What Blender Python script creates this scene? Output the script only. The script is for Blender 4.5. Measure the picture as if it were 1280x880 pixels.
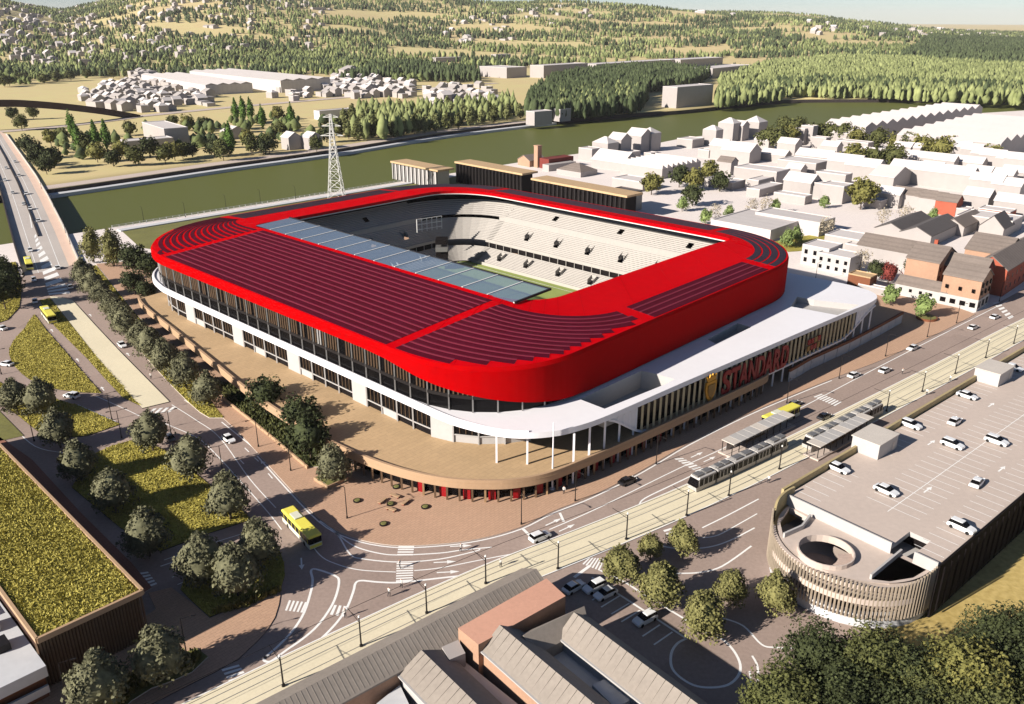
import bpy, bmesh, math, random
import numpy as np
from mathutils import Vector, Matrix, noise
from mathutils.geometry import tessellate_polygon
R = math.radians
random.seed(7)
for o in list(bpy.data.objects): bpy.data.objects.remove(o)
S = bpy.context.scene
COL = S.collection

# ------------------------------------------------------------------ camera, sky, sun, exposure
cam_d = bpy.data.cameras.new('camera')
cam_d.sensor_width = 36.0
cam_d.lens = 36.0 * 1040.0 / 1280.0
cam_d.clip_start = 1.0
cam_d.clip_end = 80000.0
cam = bpy.data.objects.new('camera', cam_d)
COL.objects.link(cam)
cam.location = (0, 0, 90)
cam.rotation_euler = (math.pi / 2 - math.atan(415.0 / 1040.0), 0, 0)
S.camera = cam

SUN_EL, SHADOW_DIR = 25.5, 32.0           # degrees; shadows fall towards SHADOW_DIR (from +X, anticlockwise)
SUN_AZ = SHADOW_DIR + 180.0
world = bpy.data.worlds.new('World')
S.world = world
world.use_nodes = True
wn = world.node_tree.nodes
bg = wn['Background']
sky = wn.new('ShaderNodeTexSky')
sky.sky_type = 'NISHITA'
sky.sun_disc = False
sky.sun_elevation = R(SUN_EL)
sky.sun_rotation = R(90.0 - SUN_AZ)       # the node measures clockwise from +Y
sky.altitude = 90.0
sky.air_density = 0.6
sky.dust_density = 0.15
sky.ozone_density = 1.0
world.node_tree.links.new(sky.outputs[0], bg.inputs[0])
bg.inputs[1].default_value = 0.05
sun_d = bpy.data.lights.new('sun', 'SUN')
sun_d.energy = 5.0
sun_d.angle = R(0.6)
sun_d.color = (1.0, 0.93, 0.84)
sun = bpy.data.objects.new('sun', sun_d)
COL.objects.link(sun)
to_sun = Vector((math.cos(R(SUN_AZ)) * math.cos(R(SUN_EL)), math.sin(R(SUN_AZ)) * math.cos(R(SUN_EL)), math.sin(R(SUN_EL))))
sun.rotation_euler = to_sun.to_track_quat('Z', 'Y').to_euler()
sun.location = (-200, -100, 200)
S.view_settings.view_transform = 'Standard'
S.view_settings.look = 'None'
S.view_settings.exposure = 0.84
S.view_settings.gamma = 1.0
S.render.engine = 'CYCLES'
S.cycles.max_bounces = 5
S.cycles.diffuse_bounces = 1
S.cycles.glossy_bounces = 2
S.cycles.transmission_bounces = 3
S.cycles.transparent_max_bounces = 8
S.cycles.volume_bounces = 0
S.cycles.use_denoising = True

# ------------------------------------------------------------------ materials
def lin(c):
    c = c / 255.0
    return c / 12.92 if c <= 0.04045 else ((c + 0.055) / 1.055) ** 2.4
K = 0.86
def C(r, g, b, k=None):
    k = K if k is None else k
    return (min(lin(r) * k, .9), min(lin(g) * k, .9), min(lin(b) * k, .9), 1)
M = {}
def mat(name, col, rough=.75, var=.10, scale=.25, fine=3.0, col2=None, metal=0.0, spec=.35, bump=0.0, wave=None, coat=0, joints=None, patch=None):
    """principled surface whose base colour drifts with world-space noise (two octaves), optional second tint, optional fine relief"""
    m = bpy.data.materials.new(name)
    m.use_nodes = True
    nt = m.node_tree; n = nt.nodes; l = nt.links
    p = n['Principled BSDF']
    p.inputs['Roughness'].default_value = rough
    p.inputs['Metallic'].default_value = metal
    p.inputs['Specular IOR Level'].default_value = spec
    if coat: p.inputs['Coat Weight'].default_value = coat; p.inputs['Coat Roughness'].default_value = .15
    geo = n.new('ShaderNodeNewGeometry')
    a = n.new('ShaderNodeTexNoise'); a.inputs['Scale'].default_value = scale; a.inputs['Detail'].default_value = 4
    l.new(geo.outputs['Position'], a.inputs['Vector'])
    b = n.new('ShaderNodeTexNoise'); b.inputs['Scale'].default_value = fine; b.inputs['Detail'].default_value = 3
    l.new(geo.outputs['Position'], b.inputs['Vector'])
    add = n.new('ShaderNodeMath'); add.operation = 'MULTIPLY_ADD'; add.inputs[1].default_value = .55
    l.new(b.outputs[0], add.inputs[0]); 
    sc = n.new('ShaderNodeMath'); sc.operation = 'MULTIPLY'; sc.inputs[1].default_value = .45
    l.new(a.outputs[0], sc.inputs[0]); l.new(sc.outputs[0], add.inputs[2])
    rmp = n.new('ShaderNodeValToRGB')
    e = rmp.color_ramp.elements
    e[0].position = .34; e[1].position = .66
    c2 = col2 or col
    e[0].color = tuple(max(0, x * (1 - var)) for x in col[:3]) + (1,)
    e[1].color = tuple(min(.95, x * (1 + var)) for x in c2[:3]) + (1,)
    l.new(add.outputs[0], rmp.inputs[0])
    out = rmp.outputs[0]
    if wave:                                  # (axis angle deg, period m, darkening): laid courses, seams
        ang, per, dk = wave
        mp = n.new('ShaderNodeMapping'); mp.inputs['Rotation'].default_value = (0, 0, R(-ang)); l.new(geo.outputs['Position'], mp.inputs[0])
        w = n.new('ShaderNodeTexWave'); w.inputs['Scale'].default_value = 0.314 / per; w.inputs['Distortion'].default_value = .15; w.bands_direction = 'X'
        l.new(mp.outputs[0], w.inputs[0])
        mx = n.new('ShaderNodeMix'); mx.data_type = 'RGBA'; mx.blend_type = 'MULTIPLY'
        r2 = n.new('ShaderNodeValToRGB'); r2.color_ramp.elements[0].color = (dk, dk, dk, 1); r2.color_ramp.elements[1].position = .45; r2.color_ramp.elements[1].color = (1, 1, 1, 1)
        l.new(w.outputs[0], r2.inputs[0]); mx.inputs[0].default_value = 1.0
        l.new(out, mx.inputs[6]); l.new(r2.outputs[0], mx.inputs[7]); out = mx.outputs[2]
    if joints:                                # (slab size m, joint tint): paving joints too fine to build
        sz, dk = joints
        mp = n.new('ShaderNodeMapping'); mp.inputs['Rotation'].default_value = (0, 0, R(-46.5)); l.new(geo.outputs['Position'], mp.inputs[0])
        br = n.new('ShaderNodeTexBrick'); br.inputs['Scale'].default_value = 1.0; br.inputs['Brick Width'].default_value = sz; br.inputs['Row Height'].default_value = sz * .5
        br.inputs['Mortar Size'].default_value = .035; br.inputs['Color1'].default_value = (1, 1, 1, 1); br.inputs['Color2'].default_value = (.93, .93, .93, 1); br.inputs['Mortar'].default_value = (dk * .8, dk * .8, dk * .8, 1)
        l.new(mp.outputs[0], br.inputs[0])
        mx = n.new('ShaderNodeMix'); mx.data_type = 'RGBA'; mx.blend_type = 'MULTIPLY'; mx.inputs[0].default_value = 1.0
        l.new(out, mx.inputs[6]); l.new(br.outputs[0], mx.inputs[7]); out = mx.outputs[2]
    if patch:                                 # (scale, strength): repaired patches and tyre-worn areas
        sc_, st = patch
        vo = n.new('ShaderNodeTexVoronoi'); vo.inputs['Scale'].default_value = sc_; vo.distance = 'MANHATTAN'; l.new(geo.outputs['Position'], vo.inputs['Vector'])
        sepc = n.new('ShaderNodeSeparateColor'); l.new(vo.outputs['Color'], sepc.inputs[0])
        mr = n.new('ShaderNodeMapRange'); mr.inputs['To Min'].default_value = 1 - st; mr.inputs['To Max'].default_value = 1 + st * .6; l.new(sepc.outputs[0], mr.inputs[0])
        mx = n.new('ShaderNodeMix'); mx.data_type = 'RGBA'; mx.blend_type = 'MULTIPLY'; mx.inputs[0].default_value = 1.0
        l.new(out, mx.inputs[6]); l.new(mr.outputs[0], mx.inputs[7]); out = mx.outputs[2]
    l.new(out, p.inputs['Base Color'])
    if bump:
        bp = n.new('ShaderNodeBump'); bp.inputs['Strength'].default_value = bump; bp.inputs['Distance'].default_value = .15
        l.new(b.outputs[0], bp.inputs['Height']); l.new(bp.outputs[0], p.inputs['Normal'])
    M[name] = m
    return m
mat('asphalt', C(170, 150, 139, .84), .85, .13, .06, 1.6, patch=(.045, .09))
mat('asphalt_bridge', C(196, 186, 178), .85, .10, .05, 1.2)
mat('concrete_lot', C(206, 189, 177, .84), .85, .06, .05, 1.1)
mat('town_ground', C(226, 215, 209, .98), .9, .07, .02, .5)
mat('plaza', C(206, 168, 140, .8), .85, .07, .05, 2.0, joints=(1.2, .9))
mat('footway_pink', C(224, 194, 174, .92), .85, .07, .1, 2.0)
mat('brick_paving', C(170, 118, 98, .8), .85, .09, .08, 2.0, joints=(1.0, .85))
mat('deck_tan', C(204, 172, 132, .82), .8, .06, .05, 1.5, joints=(2.4, .93))
mat('rim_tan', C(212, 176, 140, .62), .8, .05, .1, 1.5)
mat('rim_brown', C(128, 78, 52), .8, .08, .2, 1.5)
mat('tram_bed', C(232, 220, 190), .85, .06, .08, 2.0)
mat('kerb', C(205, 196, 186), .8, .08, .3, 3)
mat('dark_kerb', C(60, 52, 50), .8, .08, .3, 3)
mat('paint', C(250, 248, 244), .7, .05, .5, 4)
mat('white', C(250, 247, 250, .82), .5, .025, .08, .8)
mat('white_wall', C(238, 233, 229, .5), .6, .04, .1, 1.0)
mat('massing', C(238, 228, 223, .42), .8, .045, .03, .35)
mat('massing_roof', C(240, 231, 227, .66), .8, .04, .03, .35)  # lighter copy of the wall white, brightness of sunlit tops put into the colour
mat('massing_shed', C(240, 231, 227, .6), .8, .04, .03, .3, wave=(45, 6.0, .95))
mat('roof_taupe', C(132, 120, 112), .8, .12, .1, 1.2, wave=(45, 2.2, .86))
mat('roof_grey', C(96, 90, 88), .8, .12, .1, 1.2)
mat('roof_slate', C(150, 140, 130), .8, .10, .15, 1.6)
mat('terracotta', C(214, 162, 138, .84), .85, .07, .1, 2.0)
mat('brick_orange', C(206, 164, 136, .62), .85, .10, .2, 2.5)
mat('brick_red', C(170, 88, 66), .85, .12, .2, 2.5)
mat('brick_dark', C(120, 52, 44), .85, .12, .2, 2.5)
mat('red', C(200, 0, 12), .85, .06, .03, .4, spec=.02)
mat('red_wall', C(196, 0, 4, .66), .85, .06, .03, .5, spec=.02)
mat('panel', C(84, 4, 22), .7, .15, .2, .9, col2=C(80, 8, 32), spec=.08)
mat('panel_slate', C(54, 42, 52), .6, .15, .2, .9, spec=.12)
mat('panel_edge', C(126, 44, 62), .7, .08, .2, 1, spec=.1)
mat('soffit', C(40, 34, 34), .8, .1, .2, 1)
mat('dark', C(26, 22, 22), .8, .15, .3, 1.5, spec=.1)
mat('black_metal', C(38, 34, 34), .5, .1, .5, 2, metal=.3)
mat('grey_metal', C(150, 148, 146), .45, .08, .5, 2, metal=.5)
mat('seat', C(228, 221, 213, .5), .7, .05, .2, 1.2)
mat('pitch', C(146, 160, 86), .9, .12, .12, 2.2)
mat('fin_dark', C(104, 82, 62), .6, .15, .3, 1.5)
mat('fin_tan', C(172, 140, 104, .7), .6, .12, .3, 1.5)
mat('fin_screen', C(206, 188, 150), .5, .1, .3, 1.5)
mat('fin_bronze', C(150, 116, 62), .5, .15, .3, 1.5, metal=.2)
mat('letter_red', C(150, 10, 20), .5, .06, .4, 2)
mat('gold', C(206, 150, 50), .4, .12, .5, 3, metal=.4)
mat('pipe_fin', C(182, 166, 146, .8), .6, .12, .3, 1.5)
mat('drum_wall', C(178, 160, 118), .7, .08, .2, 1.2)
mat('grass', C(152, 142, 58, .84), .95, .30, .22, 1.4, col2=C(168, 156, 72, .84), bump=.5)
mat('blade', C(164, 152, 64, .86), .9, .28, .3, 2.0, col2=C(186, 174, 90, .86))
mat('meadow', C(194, 168, 98, .82), .95, .16, .06, .9, col2=C(204, 180, 116, .82), bump=.5)
mat('verge', C(120, 118, 66), .95, .2, .1, 1.2)
mat('field', C(212, 188, 140, .95), .95, .10, .003, .03, col2=C(194, 182, 128, .95))
mat('bark', C(96, 82, 70), .9, .15, 1, 5)
mat('steel_white', C(226, 224, 220), .5, .05, .5, 2)
mat('brown_steel', C(66, 44, 36), .55, .12, .2, 1)
mat('car_white', C(244, 244, 244), .25, .02, .5, 2, spec=.6, coat=.6)
mat('car_grey', C(120, 120, 124), .25, .03, .5, 2, spec=.6, coat=.6)
mat('car_black', C(34, 34, 38), .25, .03, .5, 2, spec=.6, coat=.6)
mat('tyre', C(28, 27, 27), .85, .1, 1, 4)
mat('bus_yellow', C(240, 228, 96), .4, .03, .3, 2)
mat('bus_pale', C(226, 226, 206), .4, .03, .3, 2)
mat('glass_dark', C(16, 15, 16), .2, .1, .3, 1, spec=.12)
mat('tram_grey', C(188, 184, 180), .4, .06, .3, 2)
mat('tram_red', C(150, 60, 50), .5, .06, .3, 2)
mat('retaining', C(206, 206, 208), .8, .06, .2, 1)
mat('skin', C(200, 150, 120), .6, .04, 2, 5)
mat('cloth_dark', C(44, 44, 52), .8, .1, 2, 5)
mat('cloth_light', C(226, 220, 214), .8, .05, 2, 5)
for nm, c1, c2 in (('leaf_plane', (92, 92, 68), (118, 116, 88)), ('leaf_dark', (44, 52, 32), (72, 78, 46)), ('leaf_olive', (100, 100, 58), (130, 126, 78)),
                   ('leaf_lime', (104, 122, 66), (130, 146, 88)), ('leaf_poplar', (72, 102, 40), (104, 132, 62)), ('leaf_yellow', (98, 98, 50), (124, 120, 66)),
                   ('leaf_wood', (62, 68, 40), (98, 100, 56)), ('leaf_bush', (96, 102, 62), (124, 126, 80)), ('leaf_maroon', (104, 42, 40), (128, 60, 52)),
                   ('leaf_bare', (158, 146, 126), (180, 168, 146))):
    m = mat(nm, C(*c1), .8, .30, .35, 1.2, col2=C(*c2), spec=.2)
    p = m.node_tree.nodes['Principled BSDF']
    p.inputs['Subsurface Weight'].default_value = 0
for nm, c1, c2 in (('forest_dark', (58, 70, 48), (88, 98, 66)), ('forest_light', (116, 126, 80), (150, 156, 104)), ('forest_mid', (86, 98, 60), (120, 128, 82))):
    mat(nm, C(*c1), .9, .22, .02, .12, col2=C(*c2), spec=.1)

def glass_pane_mat():
    m = bpy.data.materials.new('roof_glass'); m.use_nodes = True
    nt = m.node_tree; n = nt.nodes; l = nt.links
    p = n['Principled BSDF']
    p.inputs['Base Color'].default_value = C(150, 170, 196)  # bluish glass tint with the reflected sky painted into it
    p.inputs['Roughness'].default_value = .12
    p.inputs['Specular IOR Level'].default_value = .8
    tr = n.new('ShaderNodeBsdfTransparent'); tr.inputs[0].default_value = (.62, .74, .82, 1)
    mx = n.new('ShaderNodeMixShader'); mx.inputs[0].default_value = .52
    l.new(tr.outputs[0], mx.inputs[1]); l.new(p.outputs[0], mx.inputs[2]); l.new(mx.outputs[0], n['Material Output'].inputs[0])
    M['roof_glass'] = m
glass_pane_mat()
def water_mat():
    m = bpy.data.materials.new('water'); m.use_nodes = True
    nt = m.node_tree; n = nt.nodes; l = nt.links
    p = n['Principled BSDF']
    p.inputs['Base Color'].default_value = C(108, 112, 60, .76)
    p.inputs['Roughness'].default_value = .5
    p.inputs['Specular IOR Level'].default_value = .06
    geo = n.new('ShaderNodeNewGeometry')
    t = n.new('ShaderNodeTexNoise'); t.inputs['Scale'].default_value = .35; t.inputs['Detail'].default_value = 4
    l.new(geo.outputs['Position'], t.inputs['Vector'])
    b = n.new('ShaderNodeBump'); b.inputs['Strength'].default_value = .12; b.inputs['Distance'].default_value = .3
    l.new(t.outputs[0], b.inputs['Height']); l.new(b.outputs[0], p.inputs['Normal'])
    M['water'] = m
water_mat()

# ------------------------------------------------------------------ mesh and object helpers
def tag(o, label=None, cat=None, group=None, kind=None):
    if label: o['label'] = label
    if cat: o['category'] = cat
    if group: o['group'] = group
    if kind: o['kind'] = kind
    return o
def origin(o):
    x = Vector((0, 0, 0))
    while o is not None:
        x += o.location; o = o.parent
    return x
def thing(name, label, cat, loc=(0, 0, 0), rz=0, group=None):
    o = bpy.data.objects.new(name, None)
    o.empty_display_size = 1
    o.location = (loc[0], loc[1], loc[2] if len(loc) > 2 else 0)
    o.rotation_euler = (0, 0, rz)
    COL.objects.link(o)
    return tag(o, label, cat, group)
def children_of(o): return [c for c in bpy.data.objects if c.parent == o]
def copy_tree(o, parent=None, kids=None):
    c = o.copy(); COL.objects.link(c)
    c.parent = parent
    for ch in KIDS.get(o.name, []): copy_tree(ch, c)
    return c
KIDS = {}
USED = set()
def place(proto, loc, rz=0.0, label=None, group=None, scale=1.0, sub=None):
    """first call moves the built thing itself, later calls copy it with its parts and sub-parts"""
    o = proto if proto.name not in USED else copy_tree(proto)
    USED.add(proto.name)
    o.location = (loc[0], loc[1], loc[2] if len(loc) > 2 else 0)
    o.rotation_euler = (0, 0, rz)
    o.scale = (scale, scale, scale) if not isinstance(scale, tuple) else scale
    if label: o['label'] = label
    if group: o['group'] = group
    return o
class MB:
    def __init__(self): self.v = []; self.f = []; self.m = []; self.mi = 0
    def face(self, pts, mi=None):
        i = len(self.v); self.v += [tuple(p) for p in pts]
        self.f.append(tuple(range(i, i + len(pts)))); self.m.append(self.mi if mi is None else mi)
    def mesh(self, verts, faces, mi=None):
        i = len(self.v); self.v += [tuple(p) for p in verts]
        for f in faces: self.f.append(tuple(k + i for k in f)); self.m.append(self.mi if mi is None else mi)
        return self
    def prism(self, pts, z0, z1, top=None, side=None, bottom=True):
        n = len(pts)
        if sum(pts[i][0] * pts[(i + 1) % n][1] - pts[(i + 1) % n][0] * pts[i][1] for i in range(n)) < 0: pts = pts[::-1]
        v = [(p[0], p[1], z0) for p in pts] + [(p[0], p[1], z1) for p in pts]
        i = len(self.v); self.v += v
        for k in range(n):
            j = (k + 1) % n
            self.f.append((i + k, i + j, i + n + j, i + n + k)); self.m.append(self.mi if side is None else side)
        self.f.append(tuple(i + n + k for k in range(n))); self.m.append(self.mi if top is None else top)
        if bottom: self.f.append(tuple(i + n - 1 - k for k in range(n))); self.m.append(self.mi if side is None else side)
        return self
    def box(self, cx, cy, z0, sx, sy, z1, rz=0, mi=None):
        c, s = math.cos(rz), math.sin(rz)
        pts = [(cx + c * x - s * y, cy + s * x + c * y) for x, y in ((-sx / 2, -sy / 2), (sx / 2, -sy / 2), (sx / 2, sy / 2), (-sx / 2, sy / 2))]
        om = self.mi
        if mi is not None: self.mi = mi
        self.prism(pts, z0, z1); self.mi = om
        return self
    def beam(self, p, q, w, h=None, mi=None):
        """square bar from p to q"""
        p, q = Vector(p), Vector(q); h = h or w
        d = (q - p); L = d.length
        if L < 1e-6: return self
        d /= L
        up = Vector((0, 0, 1)) if abs(d.z) < .95 else Vector((1, 0, 0))
        x = d.cross(up).normalized(); y = x.cross(d)
        v = []
        for c in (p, q):
            for a, b in ((-1, -1), (1, -1), (1, 1), (-1, 1)): v.append(c + x * (a * w / 2) + y * (b * h / 2))
        return self.mesh(v, [(0, 1, 2, 3), (7, 6, 5, 4), (0, 4, 5, 1), (1, 5, 6, 2), (2, 6, 7, 3), (3, 7, 4, 0)], mi)
    def cyl(self, x, y, z0, z1, r0, r1=None, n=10, mi=None, cap=True):
        r1 = r0 if r1 is None else r1
        v = [(x + r0 * math.cos(2 * math.pi * k / n), y + r0 * math.sin(2 * math.pi * k / n), z0) for k in range(n)]
        v += [(x + r1 * math.cos(2 * math.pi * k / n), y + r1 * math.sin(2 * math.pi * k / n), z1) for k in range(n)]
        f = [(k, (k + 1) % n, n + (k + 1) % n, n + k) for k in range(n)]
        if cap: f += [tuple(n + k for k in range(n)), tuple(n - 1 - k for k in range(n))]
        return self.mesh(v, f, mi)
    def wheel(self, x, y, r, w, n=12):          # axle along y
        v = [(x + r * math.cos(2 * math.pi * k / n), y - w / 2, r + r * math.sin(2 * math.pi * k / n)) for k in range(n)]
        v += [(x + r * math.cos(2 * math.pi * k / n), y + w / 2, r + r * math.sin(2 * math.pi * k / n)) for k in range(n)]
        return self.mesh(v, [(k, (k + 1) % n, n + (k + 1) % n, n + k) for k in range(n)] + [tuple(n - 1 - k for k in range(n)), tuple(n + k for k in range(n))])
    def build(self, name, mats, parent=None, smooth=False, local=False, loc=None):
        me = bpy.data.meshes.new(name)
        if loc is not None: sh = Vector((loc[0], loc[1], loc[2] if len(loc) > 2 else 0))
        elif parent is not None and not local: sh = origin(parent)
        else: sh = Vector((0, 0, 0))
        v = self.v if sh.length == 0 else [(p[0] - sh.x, p[1] - sh.y, p[2] - sh.z) for p in self.v]
        me.from_pydata(v, [], self.f)
        mats = mats if isinstance(mats, (list, tuple)) else [mats]
        for m in mats: me.materials.append(M[m])
        if len(mats) > 1: me.polygons.foreach_set('material_index', self.m)
        if smooth: me.polygons.foreach_set('use_smooth', [True] * len(me.polygons))
        me.update()
        return link(name, me, parent, None if loc is None else sh)
def link(name, me, parent=None, loc=None):
    o = bpy.data.objects.new(name, me); COL.objects.link(o)
    if parent is not None:
        o.parent = parent
        KIDS.setdefault(parent.name, []).append(o)
    if loc is not None: o.location = loc
    return o
def np_mesh(name, verts, faces, matname, smooth=False):
    """verts (n,3), faces (m,k) arrays of one face size"""
    me = bpy.data.meshes.new(name)
    k = faces.shape[1]
    me.vertices.add(len(verts)); me.vertices.foreach_set('co', np.ascontiguousarray(verts, dtype=np.float32).ravel())
    me.loops.add(faces.size); me.loops.foreach_set('vertex_index', np.ascontiguousarray(faces, dtype=np.int32).ravel())
    me.polygons.add(len(faces)); me.polygons.foreach_set('loop_start', np.arange(0, faces.size, k, dtype=np.int32))
    me.update(calc_edges=True)
    if matname: me.materials.append(M[matname])
    if smooth: me.polygons.foreach_set('use_smooth', np.ones(len(faces), dtype=bool))
    return me
def sp(pts, n=6, closed=False):
    """Catmull-Rom curve through the given points"""
    out = []; N = len(pts)
    g = lambda i: pts[i % N] if closed else pts[max(0, min(N - 1, i))]
    for i in range(N if closed else N - 1):
        p0, p1, p2, p3 = g(i - 1), g(i), g(i + 1), g(i + 2)
        for k in range(n):
            t = k / n
            out.append(tuple(.5 * ((2 * p1[d]) + (-p0[d] + p2[d]) * t + (2 * p0[d] - 5 * p1[d] + 4 * p2[d] - p3[d]) * t * t + (-p0[d] + 3 * p1[d] - 3 * p2[d] + p3[d]) * t ** 3) for d in range(len(p1))))
    if not closed: out.append(tuple(pts[-1]))
    return out
def offset_line(pts, d):
    """left offset of an open 2-D polyline"""
    out = []
    for i, p in enumerate(pts):
        a = pts[max(0, i - 1)]; b = pts[min(len(pts) - 1, i + 1)]
        tx, ty = b[0] - a[0], b[1] - a[1]; L = math.hypot(tx, ty) or 1
        out.append((p[0] - ty / L * d, p[1] + tx / L * d))
    return out
def sheet(name, pts, z, m, parent=None):
    b = MB(); b.face([(p[0], p[1], z) for p in pts])
    o = b.build(name, m, parent)
    return o
def ribbon(name, pts, w, z, m, parent=None, closed=False):
    if closed: pts = list(pts) + [pts[0], pts[1]]
    l, r = offset_line(pts, w / 2), offset_line(pts, -w / 2)
    b = MB()
    for i in range(len(pts) - 1):
        b.face([(r[i][0], r[i][1], z), (r[i + 1][0], r[i + 1][1], z), (l[i + 1][0], l[i + 1][1], z), (l[i][0], l[i][1], z)])
    return b.build(name, m, parent)
def wall_strip(name, pts, w, z0, z1, m, parent=None, closed=False):
    """a wall of thickness w following a polyline"""
    if closed: pts = list(pts) + [pts[0]]
    l, r = offset_line(pts, w / 2), offset_line(pts, -w / 2)
    b = MB(); n = len(pts)
    v = [(p[0], p[1], z) for q in (r, l) for z in (z0, z1) for p in q]
    f = []
    for i in range(n - 1):
        f += [(i, i + 1, n + i + 1, n + i), (2 * n + i + 1, 2 * n + i, 3 * n + i, 3 * n + i + 1), (n + i, n + i + 1, 3 * n + i + 1, 3 * n + i), (i + 1, i, 2 * n + i, 2 * n + i + 1)]
    f += [(0, n, 3 * n, 2 * n), (n - 1, 3 * n - 1, 4 * n - 1, 2 * n - 1)]
    b.mesh(v, f)
    return b.build(name, m, parent)
def inside(pt, poly):
    x, y = pt; c = False; n = len(poly); j = n - 1
    for i in range(n):
        if (poly[i][1] > y) != (poly[j][1] > y) and x < (poly[j][0] - poly[i][0]) * (y - poly[i][1]) / (poly[j][1] - poly[i][1]) + poly[i][0]: c = not c
        j = i
    return c

# ------------------------------------------------------------------ terrain and river
def smooth(a, b, x):
    t = np.clip((x - a) / (b - a), 0, 1); return t * t * (3 - 2 * t)
AZ = [-90, -45, -34, -29.8, -26.5, -22, -17, -10, -5, 0, 6, 13, 18, 22, 26, 30, 50, 90]
HZ = [110, 120, 165, 160, 118, 195, 222, 205, 160, 142, 130, 112, 100, 66, 30, 16, 10, 10]
def hills(x, y):
    x = np.asarray(x, dtype=float); y = np.asarray(y, dtype=float)
    r = np.hypot(x, y); az = np.degrees(np.arctan2(x, y))
    h = np.interp(az, AZ, HZ)
    k = smooth(1900, 4200, r) * (1 - .75 * smooth(5200, 11000, r))
    bumps = 1 + .16 * np.sin(x / 420. + 1.3) * np.sin(y / 510.) + .08 * np.sin(x / 170. + y / 230.)
    return h * k * bumps + 3.0 * smooth(1250, 2200, r)
NEAR_BANK = [(-1500, -900), (-900, -330), (-520, 60), (-330, 245), (-226, 345), (-184, 385), (-75, 493), (34, 602), (91, 642), (145, 702), (218, 750), (302, 780), (549, 924), (900, 1000), (1600, 1080), (4500, 1150)]
FAR_BANK = [(-1800, 20), (-900, 75), (-520, 255), (-380, 370), (-275, 466), (-236, 510), (-193, 564), (-132, 634), (-55, 739), (39, 832), (134, 899), (189, 930), (295, 1024), (352, 1056), (480, 1062), (640, 1062), (900, 1085), (1700, 1170), (4500, 1330)]
near_s, far_s = sp(NEAR_BANK, 5), sp(FAR_BANK, 5)
g = MB(); g.face([(p[0], p[1], 0) for p in near_s] + [(4500, -1500, 0), (-1500, -1500, 0)])
n0 = len(near_s)
for i in range(n0 - 1):
    a, b = near_s[i], near_s[i + 1]
    g.face([(a[0], a[1], 0), (b[0], b[1], 0), (b[0], b[1], -7), (a[0], a[1], -7)], 1)
tag(g.build('ground', ['town_ground', 'kerb']), 'pale flat ground of the near river bank around the stadium', 'ground', kind='structure')
# far side: a fan of rows going out from the far bank to the horizon
bank_az = np.array([math.degrees(math.atan2(p[0], p[1])) for p in far_s]); bank_r = np.array([math.hypot(*p) for p in far_s])
azs = np.linspace(-84, 72, 261); rows = 64
V = []
for k in range(rows + 1):
    r0 = np.interp(azs, bank_az, bank_r)
    r = r0 * (19500. / r0) ** (k / rows)
    x, y = r * np.sin(np.radians(azs)), r * np.cos(np.radians(azs))
    V.append(np.stack([x, y, hills(x, y)], 1))
na = len(azs)
skirt = V[0].copy(); skirt[:, 2] = -7
V = np.concatenate(V + [skirt])
idx = np.arange(rows * na).reshape(rows, na)[:, :-1].ravel()
F = np.stack([idx, idx + 1, idx + na + 1, idx + na], 1)[:, ::-1]
sk = np.arange(na - 1); s0 = (rows + 1) * na
F = np.concatenate([F, np.stack([sk, sk + 1, s0 + sk + 1, s0 + sk], 1)])
me = np_mesh('far_terrain', V, F, 'field')
me.materials.append(M['dark_kerb'])  # dark bank face, shade of the quay wall put into its colour
mi = np.zeros(len(F), dtype=np.int32); mi[-(na - 1):] = 1
me.polygons.foreach_set('material_index', mi)
me.polygons.foreach_set('use_smooth', mi == 0)
tag(link('far_terrain', me), 'tan fields and low hills beyond the river', 'terrain', kind='structure')
wl = MB()
ex = lambda pts, d: offset_line(pts, d)
wl.face([(p[0], p[1], -4) for p in ex(near_s, -25)] + [(p[0], p[1], -4) for p in ex(far_s, 40)[::-1]])
tag(wl.build('river', 'water'), 'calm olive green river behind the stadium', 'river', kind='structure')
# quay promenade on the far bank
q_pts = sp([(-268, 474), (-236, 512), (-193, 566), (-132, 636), (-55, 741), (39, 834)], 8)
qy = MB(); qq = offset_line(q_pts, 12)
for i in range(len(q_pts) - 1):
    qy.face([(q_pts[i][0], q_pts[i][1], .1), (q_pts[i + 1][0], q_pts[i + 1][1], .1), (qq[i + 1][0], qq[i + 1][1], .1), (qq[i][0], qq[i][1], .1)])
tag(qy.build('quay_path', 'concrete_lot'), 'pale promenade along the top of the far quay wall', 'path', kind='structure')
for nm, pts, w, lab in (('country_road', [(-376.4, 860.8), (-328.8, 932.9), (-270.2, 1007.4), (-201.9, 1094.3), (-133.7, 1211.3), (-24.5, 1337.6)], 16, 'pale road running past the white town across the river'),
                        ('country_lane', [(-443.0, 739.1), (-416.3, 767.8), (-389.1, 818.4), (-374.8, 860.8)], 14, 'pale road meeting the far end of the bridge')):
    tag(ribbon(nm, sp(pts, 5), w, .35, 'concrete_lot'), lab, 'road', kind='structure')

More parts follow.
